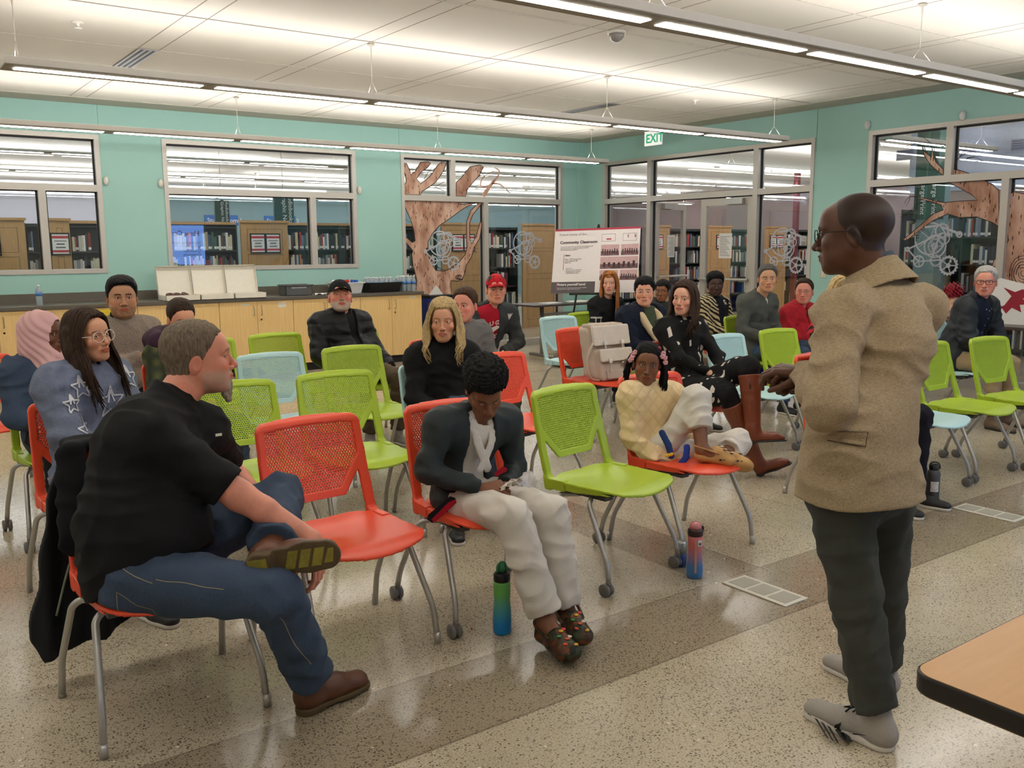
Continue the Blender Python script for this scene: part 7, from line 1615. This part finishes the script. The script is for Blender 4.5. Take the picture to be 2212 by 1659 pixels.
J['knL']=lerp(J['hipL'],J['anL'],.5)+RT*-.02+FW*-.01; J['knL']=near(1850,1290,J['knL']); J['knR']=near(1905,1280,lerp(J['hipR'],J['anR'],.5))
toL=atz(1750,1548,.0); dL=unit(toL-atz(1893,1614,0)); J['toL']=J['anL']+dL*.2; dR_=unit(atz(1806,1440,0)-atz(1912,1488,0)); J['toR']=J['anR']+dR_*.2
J['base']=V3(*( (J['anL']+J['anR'])/2)[:2],0)
H=J['head']; rS,RS,HS=person('standing man in a tan linen blazer and dark trousers seen from behind, hands clasped',J,azc(H[0],H[1],-101),-3,0,skin=(94,61,45),g=1.10,gh=.0058,belly=.03,
 arms={'L':(unit(-RT*.75+FW*.35-DN*.1),unit(FW*.3+DN*.6-RT*.1),1,(30,40,30)),'R':(unit(-RT*.8-FW*.2+DN*.3),unit(-FW*.6-DN*.5),-1,(40,45,30))},
 st=dict(hairc=(34,24,20),scalp=((38,26,22),.2),scalpa=.82,browc=(40,28,22),eyes=.6,lips=1.2,nose=1.15,jaw=1.05,full=.3,hs=1.03,flush=.1,neckw=1.05),
 top=None,bottom=dict(name='trousers',m=charc,r0=.090,r1=.074,r2=.066,end=.93,fold=(.008,7,2)))
bs=tuple(J['base']); up,r,f=torso_frame(J)
# blazer, collar and pocket flap
lo,hi=bounds(J,('pelvis','waist','chest','neck','hipL','hipR','shL','shR','elL','elR','wrL'),.24); lo[2]=.70; s=SDF(lo,hi,.0056)
zh=.765; ff=unit(J['f']); fl=(ff,1.22); hem=J['pelvis']*V3(1,1,0)+V3(0,0,zh-.02)+RT*-.004
s.cone(J['waist'],hem,.162,.200,.05,flat=(ff,1.10),fold=(.004,2.5,2)); s.cone(J['chest'],J['waist'],.160,.155,.05,flat=(ff,1.15),fold=(.0035,3,3)); s.cone(J['chest'],J['chest']+up*.06,.158,.12,.05,flat=fl)
s.cone(J['hipL']*V3(1,1,0)+V3(0,0,.98)-FW*V3(.02,.02,0),J['hipL']*V3(1,1,0)+V3(0,0,.74)-FW*V3(.02,.02,0),.115,.132,.06)
for q in ('shL','shR'): s.cone(J['neck']-up*.045,J[q]-up*.012,.064,.066,.05)
s.cone(J['shL'],J['elL'],.074,.066,.05,fold=(.009,9,3)); s.cone(J['elL'],lerp(J['elL'],J['wrL'],.93),.066,.050,.03,fold=(.008,13,5),ends=(0,.004)); s.cone(J['shR'],J['elR'],.064,.060,.05,fold=(.005,6,6)); s.cone(J['elR'],lerp(J['elR'],J['wrR'],.9),.062,.050,.03,ends=(0,.004))
s.cut(lambda X,Y,Z:Z-zh+0*X+0*Y,lo,(hi[0],hi[1],zh+.01),.004)
Nk=J['neck']+up*.01; s.cut(lambda X,Y,Z:np.sqrt((X-Nk[0])**2+(Y-Nk[1])**2+(Z-Nk[2])**2)-.062,Nk-.07,Nk+.07,.004)
s.crease(.0085,7.,5); sdfobj(s,'blazer',tweed,rS,bs)
s=SDF(J['neck']-V3(.2,.2,.2),J['neck']+V3(.2,.2,.16),.0045); nk=J['neck']; ax=unit(J['head']-V3(0,0,.05)-J['neck']+up*.15)
def ringsd(r0,sl,v0,v1,th,gap=9.):
    def fn(X,Y,Z):
        x,y,z=X-nk[0],Y-nk[1],Z-nk[2]; v=x*ax[0]+y*ax[1]+z*ax[2]; u=x*r[0]+y*r[1]+z*r[2]; w=x*f[0]+y*f[1]+z*f[2]; q=np.sqrt(np.maximum(u*u+(w*1.05)**2,0)); vv=v+.25*np.clip(w,-.1,.1)
        return np.maximum(np.maximum(np.abs(q-(r0-sl*v))-th,np.abs(vv-(v0+v1)/2)-(v1-v0)/2),w-gap)
    return fn
s.u(ringsd(.094,.55,-.03,.045,.006,.06),nk-.14,nk+.14,.006); s.u(ringsd(.106,.8,-.045,.028,.005,.05),nk-.15,nk+.14,.006)
sdfobj(s,'blazer_collar',tweed,rS,bs); s=SDF(J['neck']-V3(.15,.15,.15),J['neck']+V3(.15,.15,.16),.0045)
s.u(ringsd(.076,.3,.0,.062,.004,.075),nk-.12,nk+.13,.004)
sdfobj(s,'shirt_collar',cloth('grey_blue_shirt',(84,94,106)),rS,bs)
glasses(HS,RS,1.03,rS,bs,gl_blk,w=.024,hh=.016,rnd=.6,th=.0016)
# pocket flap + centre seam
nd=unit(-FW); 
def on_cloth(P2d,nm,m,wd=None):
    b=MB(); b.add([tuple(near(x,y,J['waist'])) for x,y in P2d],[tuple(range(len(P2d)))]); bm=bmesh.new(); o=b.build(nm,m); bm.from_mesh(o.data); bmesh.ops.triangulate(bm,faces=bm.faces[:]); bmesh.ops.subdivide_edges(bm,edges=bm.edges[:],cuts=3); bm.to_mesh(o.data); bm.free()
    ts=[c for c in rS.children if c.name.split('.')[0] in ('blazer',)]; decal('x',o,ts,Vector(FW),.004)
    for q in o.data.vertices: q.co-=Vector(bs)
    o.parent=rS; return o
twd=cloth('linen_seam',(112,94,70)); on_cloth([(1733,922),(1810,925),(1806,952),(1733,940)],'pocket_flap',tweed); on_cloth([(1733,921),(1811,924),(1811,926),(1733,923)],'pocket_seam',twd); on_cloth([(1806,953),(1808,925),(1810,925),(1808,955),(1733,943),(1733,940)],'pocket_seam',twd)
shoe(J,'L',shoeg,solew,rS,bs,L=.275,h=.0038,lc=cloth('lace_black',(26,26,28)),to=J['anL']+dL*.2,sc=1.12,sole=.026,toebox=1.)
shoe(J,'R',shoeg,solew,rS,bs,L=.285,h=.0045,to=J['anR']+dR_*.2,sc=1.03)
sh_=[c for c in rS.children if c.name.split('.')[0]=='shoe'][0]
sw=MB(); SW=[(1816,1579),(1826,1568),(1824,1585),(1834,1594),(1850,1594),(1872,1587),(1848,1602),(1828,1604),(1817,1595)]
sw.add([tuple(near(x,y,J['anL'])) for x,y in SW],[tuple(range(len(SW)))]); o=sw.build('shoe_logo',mat('logo_black',(14,14,16),.4)); bm=bmesh.new(); bm.from_mesh(o.data); bmesh.ops.triangulate(bm,faces=bm.faces[:]); bmesh.ops.subdivide_edges(bm,edges=bm.edges[:],cuts=2); bm.to_mesh(o.data); bm.free(); decal('x',o,[sh_],Vector(FW),.003)
for q in o.data.vertices: q.co-=Vector(bs)
o.parent=sh_

so_=[c for c in sh_.children if c.name.split('.')[0]=='sole'][0]
for i in range(4):
    x=1772+i*11; y=1571+i*5.2; b=MB(); b.add([tuple(near(px,py,J['anL'])) for px,py in ((x,y),(x+6,y+3),(x+8,y+20),(x+3,y+18))],[(0,1,2,3)]); o=b.build('sole_lug',soled); decal('x',o,[so_,sh_],Vector(FW),.002)
    for q in o.data.vertices: q.co-=Vector(bs)
    o.parent=so_
# ================================================================ paintings and decals on the glass, bags and bottles
bark=bpy.data.materials.new('painted_bark')
def f_bark(nt,s):
    n=noise(nt,s,7,5,(1,1,.4)); c=ramp(nt,n,[(.35,lin((158,116,96))),(.5,lin((190,150,128))),(.7,lin((214,182,162)))]); v=voro(nt,s,19,'F1',(1.9,1.9,.45)); m=math2(nt,'LESS_THAN',v,.2); st=noise(nt,s,30,3,(1,1,.12)); c=mix(nt,math2(nt,'MULTIPLY',math2(nt,'GREATER_THAN',st,.62),.5),c,lin((146,84,58))); return mix(nt,m,c,lin((74,48,38))),None
barkm=pattern('painted_tree_bark',None,f_bark,rough=.9); outl=mat('painted_outline',(58,44,40),.9)
def pane_painting(name,label,mapfn,polys,strokes,knots,nrm):
    r=thing(name,label,'window painting',tuple(mapfn(*polys[0][0]))); b0=np.array(mapfn(*polys[0][0])); b=MB(); nrm=np.array(nrm)
    def plate(P,off,th=.0012): 
        n=len(P); Q=[np.array(mapfn(x,y))-b0+nrm*off for x,y in P]; b.add(Q+[q-nrm*th for q in Q],[tuple(range(n)),tuple(range(n,2*n))[::-1]]+[((i+1)%n,i,n+i,n+(i+1)%n) for i in range(n)])
    for P in polys: plate(P,.0)
    def strip0(P,w0,w1,off):
        P=[np.array(p,float) for p in P]; L=[]; n=len(P)
        for i in range(n):
            t=P[min(i+1,n-1)]-P[max(i-1,0)]; t=t/(np.linalg.norm(t)+1e-9); w=(w0+(w1-w0)*i/(n-1))/2; q=np.array([-t[1],t[0]])*w; L+=[P[i]-q,P[i]+q]
        V=[np.array(mapfn(x,y))-b0+nrm*off for x,y in L]; b.add(V,[(2*i,2*i+2,2*i+3,2*i+1) for i in range(n-1)])
    for P,w0,w1 in strokes:
        if w0>3.2: strip0(bez([(x,y,0) for x,y in P],18)[:,:2],w0,w1,.0012)
    o=b.build('painted_bark',barkm,r); bm=bmesh.new(); bm.from_mesh(o.data); bmesh.ops.triangulate(bm,faces=bm.faces[:]); bmesh.ops.recalc_face_normals(bm,faces=bm.faces[:]); bm.to_mesh(o.data); bm.free()
    b=MB()
    def strip(P,w0,w1,off):
        P=[np.array(p,float) for p in P]; L=[]; n=len(P)
        for i in range(n):
            t=P[min(i+1,n-1)]-P[max(i-1,0)]; t=t/(np.linalg.norm(t)+1e-9); w=(w0+(w1-w0)*i/(n-1))/2; q=np.array([-t[1],t[0]])*w; L+=[P[i]-q,P[i]+q]
        V=[np.array(mapfn(x,y))-b0+nrm*off for x,y in L]; b.add(V,[(2*i,2*i+2,2*i+3,2*i+1) for i in range(n-1)])
    for P in polys: strip(list(P)+[P[0]],1.6,1.6,.0006)
    for P,w0,w1 in strokes:
        if w0>3.2: continue
        Q=bez([(x,y,0) for x,y in P],18)[:,:2]; strip(Q,w0,w1,.0009)
    for (cx,cy,rx,ry,k) in knots:
        for j in range(k):
            a=np.linspace(0,5.6,26)+j; strip([(cx+rx*(1-j/k)*math.cos(t)*(1+.04*math.sin(3*t)),cy+ry*(1-j/k)*math.sin(t)) for t in a],1.8,1.2,.0010)
    b.build('painted_lines',outl,r); return r
z7=lambda P:[(840+x/3.95,300+y/3.95) for x,y in P]
T1=[z7([(112,520),(300,524),(500,520),(640,522),(610,560),(740,545),(660,580),(600,620),(520,680),(430,740),(370,810),(335,880),(330,970),(360,1060),(400,1120),(470,1130),(540,1100),(600,1050),(650,990),(665,930),(660,830),(665,700),(700,610),(770,545),(800,545),(720,640),(688,720),(690,850),(702,905),(740,840),(765,760),(782,702),(795,730),(775,850),(725,930),(705,1010),(660,1080),(650,1140),(625,1200),(580,1215),(530,1205),(528,1260),(534,1345),(228,1345),(238,1210),(225,1150),(205,1070),(195,985),(205,955),(160,900),(112,855),(112,825),(150,840),(200,885),(224,870),(215,790),(190,700),(150,610)]),
 z7([(110,205),(150,210),(180,270),(188,308),(230,270),(270,200),(340,195),(355,208),(335,240),(270,290),(235,340),(270,385),(350,320),(420,220),(450,200),(492,206),(470,270),(400,370),(330,420),(280,450),(270,478),(108,476),(112,420),(150,370),(140,310),(120,260)]),
 z7([(572,490),(575,370),(620,330),(690,240),(780,222),(806,240),(780,300),(720,370),(670,430),(655,490)])]
S1=[(z7([(805,488),(850,420),(880,380),(930,320),(940,270),(900,245)]),9,1.6),(z7([(850,400),(800,412),(782,385),(800,335),(870,285),(900,280)]),3.6,1),(z7([(880,380),(950,388),(1000,430),(1050,440)]),3.4,.8),(z7([(950,388),(1010,440),(1035,465)]),2,.7),(z7([(300,345),(350,260),(380,238)]),1.4,.7),(z7([(340,280),(362,262),(372,240)]),1.2,.6),(z7([(385,420),(430,390),(472,365)]),1.4,.7),(z7([(400,415),(440,430),(470,445)]),1.3,.7),(z7([(770,320),(800,300),(826,280)]),1.4,.7),(z7([(700,415),(745,405),(765,385)]),1.4,.7),(z7([(118,640),(150,690),(200,720)]),1.2,.6),(z7([(320,930),(370,1040),(440,1110),(500,1120)]),3,1)]
pane_painting('tree_painting','painted brown tree with forked branches on the third window beside the counter',lambda x,y:aty(x,y,YA+.044),T1,S1,[(840+600/3.95,300+1180/3.95,8,5,3)],(0,-1,0))
z1=lambda P:[(1740+x/3.19,180+y/3.19) for x,y in P]
T2=[z1([(985,682),(1230,668),(1290,700),(1332,738),(1334,985),(1290,960),(1180,920),(1060,925),(980,900),(880,945),(780,1020),(700,1080),(668,1080),(720,1040),(800,970),(880,900),(950,872),(938,840),(860,815),(780,795),(745,780),(860,800),(950,822),(1060,812),(1185,805),(1150,770),(1060,720)]),
 z1([(1392,768),(1440,748),(1506,762),(1600,790),(1600,1640),(1380,1640),(1352,1560),(1362,1400),(1378,1250),(1372,1140),(1400,1080),(1385,1000),(1396,900)]),
 z1([(1005,590),(1060,598),(1130,622),(1100,634),(1004,636)]),
 z1([(805,440),(820,470),(868,512),(872,450),(882,500),(900,545),(948,592),(950,634),(915,610),(860,560),(820,500)]),
 z1([(1285,1262),(1300,1215),(1320,1215),(1318,1262)])]
S2=[(z1([(810,460),(800,425),(750,420),(700,450)]),2,.7),(z1([(875,470),(865,420),(830,385),(800,368)]),2,.7),(z1([(800,425),(740,415),(680,440)]),1.6,.6),(z1([(865,430),(820,425),(780,420)]),1.3,.6),(z1([(1045,600),(1035,545),(1060,510),(1110,440)]),3,.7),(z1([(1060,510),(1110,480),(1160,460)]),1.5,.6),(z1([(1110,520),(1170,510),(1230,540)]),1.6,.6),(z1([(1110,515),(1160,505),(1210,500)]),1.2,.6),(z1([(745,780),(710,785),(680,830)]),2,.7),(z1([(720,785),(712,815),(690,850)]),1.5,.6),(z1([(860,815),(780,825),(730,870),(650,925)]),1.6,.6),(z1([(700,1080),(740,1060),(850,985)]),1.5,.8)]
pane_painting('tree_painting','painted brown tree trunk and bare branches on the right window',lambda x,y:atx(x,y,XB+.044),T2,S2,[(1740+1500/3.19,180+1310/3.19,30,38,6)],(-1,0,0))
# machine of gears, frosted film
frost=mat('frosted_film',(176,178,184),.8,var=.03)
def gearset(label,origin,U,Nn,sc,mirror=1):
    r=thing('gear_decal',label,'window decal',tuple(origin)); U=np.array(U,float); Nn=np.array(Nn,float); b=MB()
    cnt=[0]
    def P(x,y,o=0): return U*x*sc*mirror+V3(0,0,1)*y*sc+Nn*(o+.0004*cnt[0])
    def ring(cx,cy,r0,r1,teeth=0,n=40,a0=0,a1=2*math.pi):
        cnt[0]+=1; V=[];k=n if not teeth else teeth*4
        for i in range(k+1):
            a=a0+(a1-a0)*i/k; ro=r1+(.012 if teeth and (i%4) in(1,2) else 0); V+=[P(cx+r0*math.cos(a),cy+r0*math.sin(a)),P(cx+ro*math.cos(a),cy+ro*math.sin(a))]
        b.add(V,[(2*i,2*i+2,2*i+3,2*i+1) for i in range(k)])
    def bar(x0,y0,x1,y1,w):
        cnt[0]+=1; d=unit((x1-x0,y1-y0)); q=np.array([-d[1],d[0]])*w/2; V=[P(x0-q[0],y0-q[1]),P(x0+q[0],y0+q[1]),P(x1+q[0],y1+q[1]),P(x1-q[0],y1-q[1])]; b.add(V,[(0,1,2,3)])
    def spokes(cx,cy,rr,n,w=.012):
        for i in range(n): a=i*2*math.pi/n; bar(cx,cy,cx+rr*math.cos(a),cy+rr*math.sin(a),w)
    ring(-.06,.08,.157,.175,0); spokes(-.06,.08,.15,5,.009); ring(.0,.0,.11,.125,0); ring(.0,0,.07,.078); spokes(0,0,.07,6,.006); ring(.0,0,.02,.035)
    ring(.16,-.2,.075,.095,18); spokes(.16,-.2,.08,5,.012); ring(.16,-.2,.0,.025); ring(-.17,-.16,.05,.065,0); spokes(-.17,-.16,.05,5,.01); ring(.02,-.15,.045,.055,14); ring(.07,.16,.06,.075,16); ring(.1,.08,.05,.062,0); ring(.26,.12,.02,.035)
    bar(-.3,-.03,.08,.14,.018); bar(-.3,-.03,-.17,-.16,.016); bar(.07,.2,.28,.12,.025); bar(-.02,-.12,.05,.12,.02); bar(-.17,-.16,.1,-.14,.015); ring(-.3,-.03,.01,.028); bar(-.12,.2,.07,.22,.025)
    b.build('frosted_shape',frost,r); return r
def gpos(px,py,ax): return aty(px,py,YA+.05) if ax=='y' else atx(px,py,XB+.05)
gearset('frosted machine of gears decal between the branches of the painted tree',gpos(958,538,'y'),(1,0,0),(0,-1,0),1.02)
gearset('frosted machine of gears decal right of the painted tree, above the red cap',gpos(1136,537,'y'),(1,0,0),(0,-1,0),1.02)
gearset('frosted machine of gears decal right of the closed glass door',gpos(1698,537,'x'),(0,-1,0),(-1,0,0),1.02)
gearset('frosted machine of gears decal on the right window above the blazer',gpos(2020,532,'x'),(0,-1,0),(-1,0,0),1.02)
t=MB(); o=atx(1981,513,XB+.05)
text('lettering','F',(float(o[0]-.002),float(o[1])+.02,float(o[2])-.04),.1,dark,((0,-1,0),(0,0,1),(-1,0,0)),[q for q in COL.objects if q.name.startswith('gear_decal')][-1]); q=[q for q in COL.objects if q.name.startswith('lettering')][-1]
lt=[q for q in COL.objects if q.name.startswith('gear_decal')][-1]; 
for q in lt.children:
    if q.name.startswith('lettering'): q.location=-lt.location
# ---- backpack on the red chair
cream=cloth('cream_canvas',(200,184,168),var=.08,rough=.7); ph_=cloth('phone_pouch_rust',(210,120,84)); dkb=mat('buckle_white',(226,222,214),.4)
bp=thing('backpack','pale beige buckled backpack propped on the red chair in the third row','backpack',(4.84,5.36,.45)); PB=V3(4.84,5.36,.45)
s=SDF(PB-V3(.32,.25,.03),PB+V3(.32,.27,.55),.006); lean=V3(0,.10,.42); X,Y,Z=s.ax[0][:,None,None]-PB[0],s.ax[1][None,:,None]-PB[1],s.ax[2][None,None,:]-PB[2]
def rbox(cx,cy,cz,hx,hy,hz,r,k=.02):
    yy=Y-cy-(Z)*.22; q=[np.abs(X-cx)-hx+r,np.abs(yy)-hy+r,np.abs(Z-cz)-hz+r]; d=np.sqrt(sum(np.maximum(v,0)**2 for v in q))+np.minimum(np.maximum(np.maximum(q[0],q[1]),q[2]),0)-r+.002*nz3(X,Y,Z,7,4,4); h=np.clip(.5+.5*(s.D-d)/k,0,1); s.D=(s.D*(1-h)+d*h-k*h*(1-h)).astype(np.float32)
rbox(0,.02,.215,.185,.085,.21,.05); rbox(0,-.075,.12,.160,.035,.12,.03); sdfobj(s,'bag_body',cream,bp,tuple(PB))
def slab(name,cx,cy,cz,hx,hy,hz,m,r=.012,par=bp,tilt=.22):
    s=SDF(PB+V3(cx-hx-.03,cy-hy-.08+cz*.2,cz-hz-.03),PB+V3(cx+hx+.03,cy+hy+.12+cz*.25,cz+hz+.03),.004); X,Y,Z=s.ax[0][:,None,None]-PB[0],s.ax[1][None,:,None]-PB[1],s.ax[2][None,None,:]-PB[2]
    yy=Y-cy-Z*tilt; q=[np.abs(X-cx)-hx+r,np.abs(yy)-hy+min(r,hy),np.abs(Z-cz)-hz+r]; s.D=(np.sqrt(sum(np.maximum(v,0)**2 for v in q))+np.minimum(np.maximum(np.maximum(q[0],q[1]),q[2]),0)-min(r,hy)+.0005*nz3(X,Y,Z,20,3,4)).astype(np.float32); return sdfobj(s,name,m,par,tuple(PB))
flm=cloth('cream_canvas_flap',(222,210,196),var=.05,rough=.7); slab('top_flap',0,-.092,.355,.192,.016,.078,flm); slab('pocket_flap',0,-.128,.205,.168,.014,.05,flm); slab('lid_roll',0,-.01,.425,.17,.06,.016,cream)
for x in (-.09,.09):
    for z,y in ((.30,-.116),(.165,-.150)):
        st=slab('strap',x,y,z-.04,.010,.004,.05,cream,.004); slab('buckle',x,y-.006,z+.0,.016,.006,.018,dkb,.005)
slab('phone_pouch',.10,-.137,.09,.03,.006,.035,ph_,.004)
slab('front_pocket',0,-.120,.055,.12,.008,.04,cream)
slab('label_patch',0,-.089,.345,.035,.002,.008,paper,.002); b=MB(); b.lathe([(.001,0),(.016,0),(.016,.004),(.001,.004)],16,(.06,-.105,.135),R=[[1,0,0],[0,0,1],[0,-1,0]]); b.build('round_tag',metal,bp)
b=MB(); b.tube(bez([(-.19,-.02,.30),(-.235,.0,.16),(-.22,-.03,.03),(-.17,-.08,.01)],14),.014,8,flat=.35); b.build('shoulder_strap',cream,bp)
# ---- bottles on the floor
def grad(name,c1,c2,z0,z1,rough=.35):
    def f(nt,s): sp=N(nt,'ShaderNodeSeparateXYZ'); nt.links.new(s,sp.inputs[0]); mr=N(nt,'ShaderNodeMapRange'); mr.inputs[1].default_value=z0; mr.inputs[2].default_value=z1; nt.links.new(sp.outputs[2],mr.inputs[0]); return mix(nt,mr.outputs[0],lin(c1),lin(c2)),None
    return pattern(name,None,f,rough)
p=atz(1085,1366,0); r=thing('water_bottle','green-to-blue water bottle on the floor under the boy\'s chair','bottle',tuple(p))
MB().lathe([(.001,0),(.032,0),(.036,.008),(.037,.05),(.035,.10),(.031,.135),(.034,.165),(.034,.20),(.030,.215)],28).build('bottle_body',grad('bottle_blue_green',(30,130,200),(110,180,90),.04,.17),r); MB().lathe([(.031,.213),(.033,.216),(.033,.24),(.028,.248),(.001,.25)],28).build('lid',blackp,r)
gcap=mat('translucent_green',(60,140,90),.2); b=MB(); b.lathe([(.012,.248),(.014,.262),(.010,.285),(.001,.29)],14); b.tube(bez([(-.02,0,.25),(-.02,0,.275),(0,0,.288),(.02,0,.275),(.02,0,.25)],14),.005,8); b.build('spout',gcap,r)
p=atz(1500,1246,0); r=thing('water_bottle','pink-to-blue water bottle with a dark lid beside the green chair','bottle',tuple(p))
MB().lathe([(.001,0),(.033,0),(.037,.008),(.037,.05),(.033,.09),(.032,.12),(.033,.175),(.033,.20)],28).build('bottle_body',grad('bottle_blue_pink',(70,120,176),(206,112,112),.06,.15),r); MB().lathe([(.034,.198),(.0355,.202),(.0355,.222),(.033,.228),(.03,.23)],28).build('lid',mat('dark_maroon_lid',(52,26,30),.3),r)
b=MB(); b.lathe([(.029,.229),(.028,.245),(.02,.258),(.001,.262)],20); b.build('drinking_cap',mat('pink_cap',(196,120,124),.2),r); b=MB(); b.tube(bez([(.02,-.02,.24),(.036,-.012,.232),(.04,-.008,.21)],8),.005,6); b.build('carry_loop',blackp,r)
R2=np.stack([RT*V3(1,1,0),V3(0,0,1),-FW*V3(1,1,0)],1); rr_=unit(RT*V3(1,1,0)); ff_=unit(-FW*V3(1,1,0))
def onbody(name,du,z0,z1,w,rad,m,par,off=.0008):
    b=MB(); V=[]; k=6
    for i in range(k+1):
        a=(du-w/2+w*i/k)/rad; q=(ff_*math.cos(a)+rr_*math.sin(a))*(rad+off); V+=[(q[0],q[1],z0),(q[0],q[1],z1)]
    b.add(V,[(2*i,2*i+2,2*i+3,2*i+1) for i in range(k)]); return b.build(name,m,par)
onbody('measure_strip',-.004,.03,.185,.009,.0372,mat('tan_strip',(196,150,120),.6),r); onbody('white_print',.016,.155,.185,.022,.0345,mat('white_gloss_print',(220,222,226),.5),r); onbody('white_print_mark',.016,.160,.172,.014,.0347,mat('slate_mark',(90,70,90),.5),r)
p=atz(1480,1226,0); r=thing('drink_can','small blue and silver drink can behind the pink bottle','can',tuple(p+V3(-.0,.03,0))); MB().lathe([(.001,0),(.024,0),(.028,.008),(.028,.07)],24).build('can_body',mat('can_navy',(36,60,110),.35,.5),r); MB().lathe([(.0285,.066),(.0285,.115),(.024,.126),(.001,.126)],24).build('can_top',mat('can_silver',(180,184,180),.3,.8),r)
p=atz(2013,1086,0); r=thing('water_bottle','dark grey insulated bottle with a round sticker on the floor right of the standing man','bottle',tuple(p))
gb=mat('slate_bottle',(78,78,80),.45); MB().lathe([(.001,0),(.035,0),(.037,.004),(.037,.175),(.034,.192),(.026,.2)],28).build('bottle_body',gb,r); MB().lathe([(.026,.198),(.027,.2),(.027,.228),(.022,.232),(.001,.232)],24).build('lid',blackp,r); b=MB(); b.tube(bez([rr_*-.026+V3(0,0,.21),rr_*-.02+V3(0,0,.238),V3(0,0,.245),rr_*.03+V3(0,0,.235),rr_*.034+V3(0,0,.205)],14),.006,8,flat=.6); b.build('carry_loop',blackp,r)
onbody('sticker',-.006,.075,.135,.046,.0374,paper,r); b=MB()
for a in np.linspace(0,2*math.pi,25)[:-1]:
    for (ra,rb) in ((.019,.0205),):
        V=[]
        for (rad_,aa) in ((ra,a),(rb,a),(rb,a+.27),(ra,a+.27)): u=-.006+rad_*math.cos(aa); z=.105+rad_*math.sin(aa); q=(ff_*math.cos(u/.0374)+rr_*math.sin(u/.0374))*.0388; V.append((q[0],q[1],z))
        b.add(V,[(0,1,2,3)])
b.build('sticker_ring',mat('sticker_rose',(150,110,110),.6),r)
# small crumb on the floor, phones, bags
p=atz(1018,1361,0); o=MB().add([(0,0,0),(.012,.002,0),(.008,.01,.004),(.0,.008,.008)],[(0,2,1),(0,1,3),(1,2,3),(2,0,3)]).build('leaf_scrap',mat('red_brown_scrap',(120,50,34),.8)); o.location=p; tag(o,'tiny red-brown scrap on the floor between the two casters','scrap')
# centrepiece and cardboard cougar behind the white-haired man, on a side table
r=thing('side_table','low table along the right window behind the white-haired man','table',(9.0,4.9,0)); MB().box((-.3,-1.2,.70),(.3,1.2,.73)).build('tabletop',dtop,r,bevel=.005)
for y in (-1.,1.): MB().tube([(0,y,.7),(0,y,.05)],.03,10).build('leg',steel,r); MB().tube([(-.25,y,.03),(.25,y,.03)],.024,8).build('foot',steel,r)
c=atx(2058,650,8.95); r=thing('gift_bundle','clear-wrapped gift of red ribbon and snacks left of the white-haired man','gift',(8.95,float(c[1]),.73))
s=SDF((-.12,-.13,-.01),(.12,.13,.48),.006); s.ell((0,0,.13),(.08,.09,.13),.02,noise=(.006,20,3)); sdfobj(s,'basket_fill',pattern('snack_mix',None,f_velvet((170,110,70),(226,190,160),26)),r)
s=SDF((-.13,-.14,.18),(.13,.14,.48),.005); s.ell((0,0,.30),(.07,.085,.07),.01,noise=(.022,32,6)); sdfobj(s,'ribbon_bow',mat('ribbon_red',(150,20,36),.35),r)
c=atx(2180,648,9.0); r=thing('cougar_sign','white card cut-out with a crimson cougar head right of the white-haired man','sign',(9.0,float(c[1]),.73)); MB().prism([(-.22,-.0),(.2,-.0),(.24,.2),(.16,.38),(-.1,.44),(-.24,.34)],lambda u,v,w:(w,-u,v),0,.008).build('card',paper,r)
b=MB(); b.prism([(-.15,.13),(-.04,.18),(.02,.27),(-.06,.35),(.05,.31),(.12,.34),(.2,.27),(.12,.25),(.19,.2),(.1,.19),(.12,.12),(.03,.16),(-.02,.1),(-.06,.15)],lambda u,v,w:(w,-u,v),-.003,.0); b.build('cougar_mark',cr_m,r)
# papers/yellow book by the cabinets behind crossed-arm man
p=aty(214,685,10.44); r=thing('snack_box','small yellow box on a ledge in front of the cabinets at left','box',(float(p[0]),10.4,.0)); MB().box((-.16,-.03,0),(.16,.05,.80)).build('cardboard_stand',mat('grey_board',(120,118,112),.8),r); MB().box((-.12,-.04,.80),(.12,.04,.87)).build('yellow_pack',mat('yellow_pack',(220,190,40),.5),r)
# dark backpack on the floor under row two
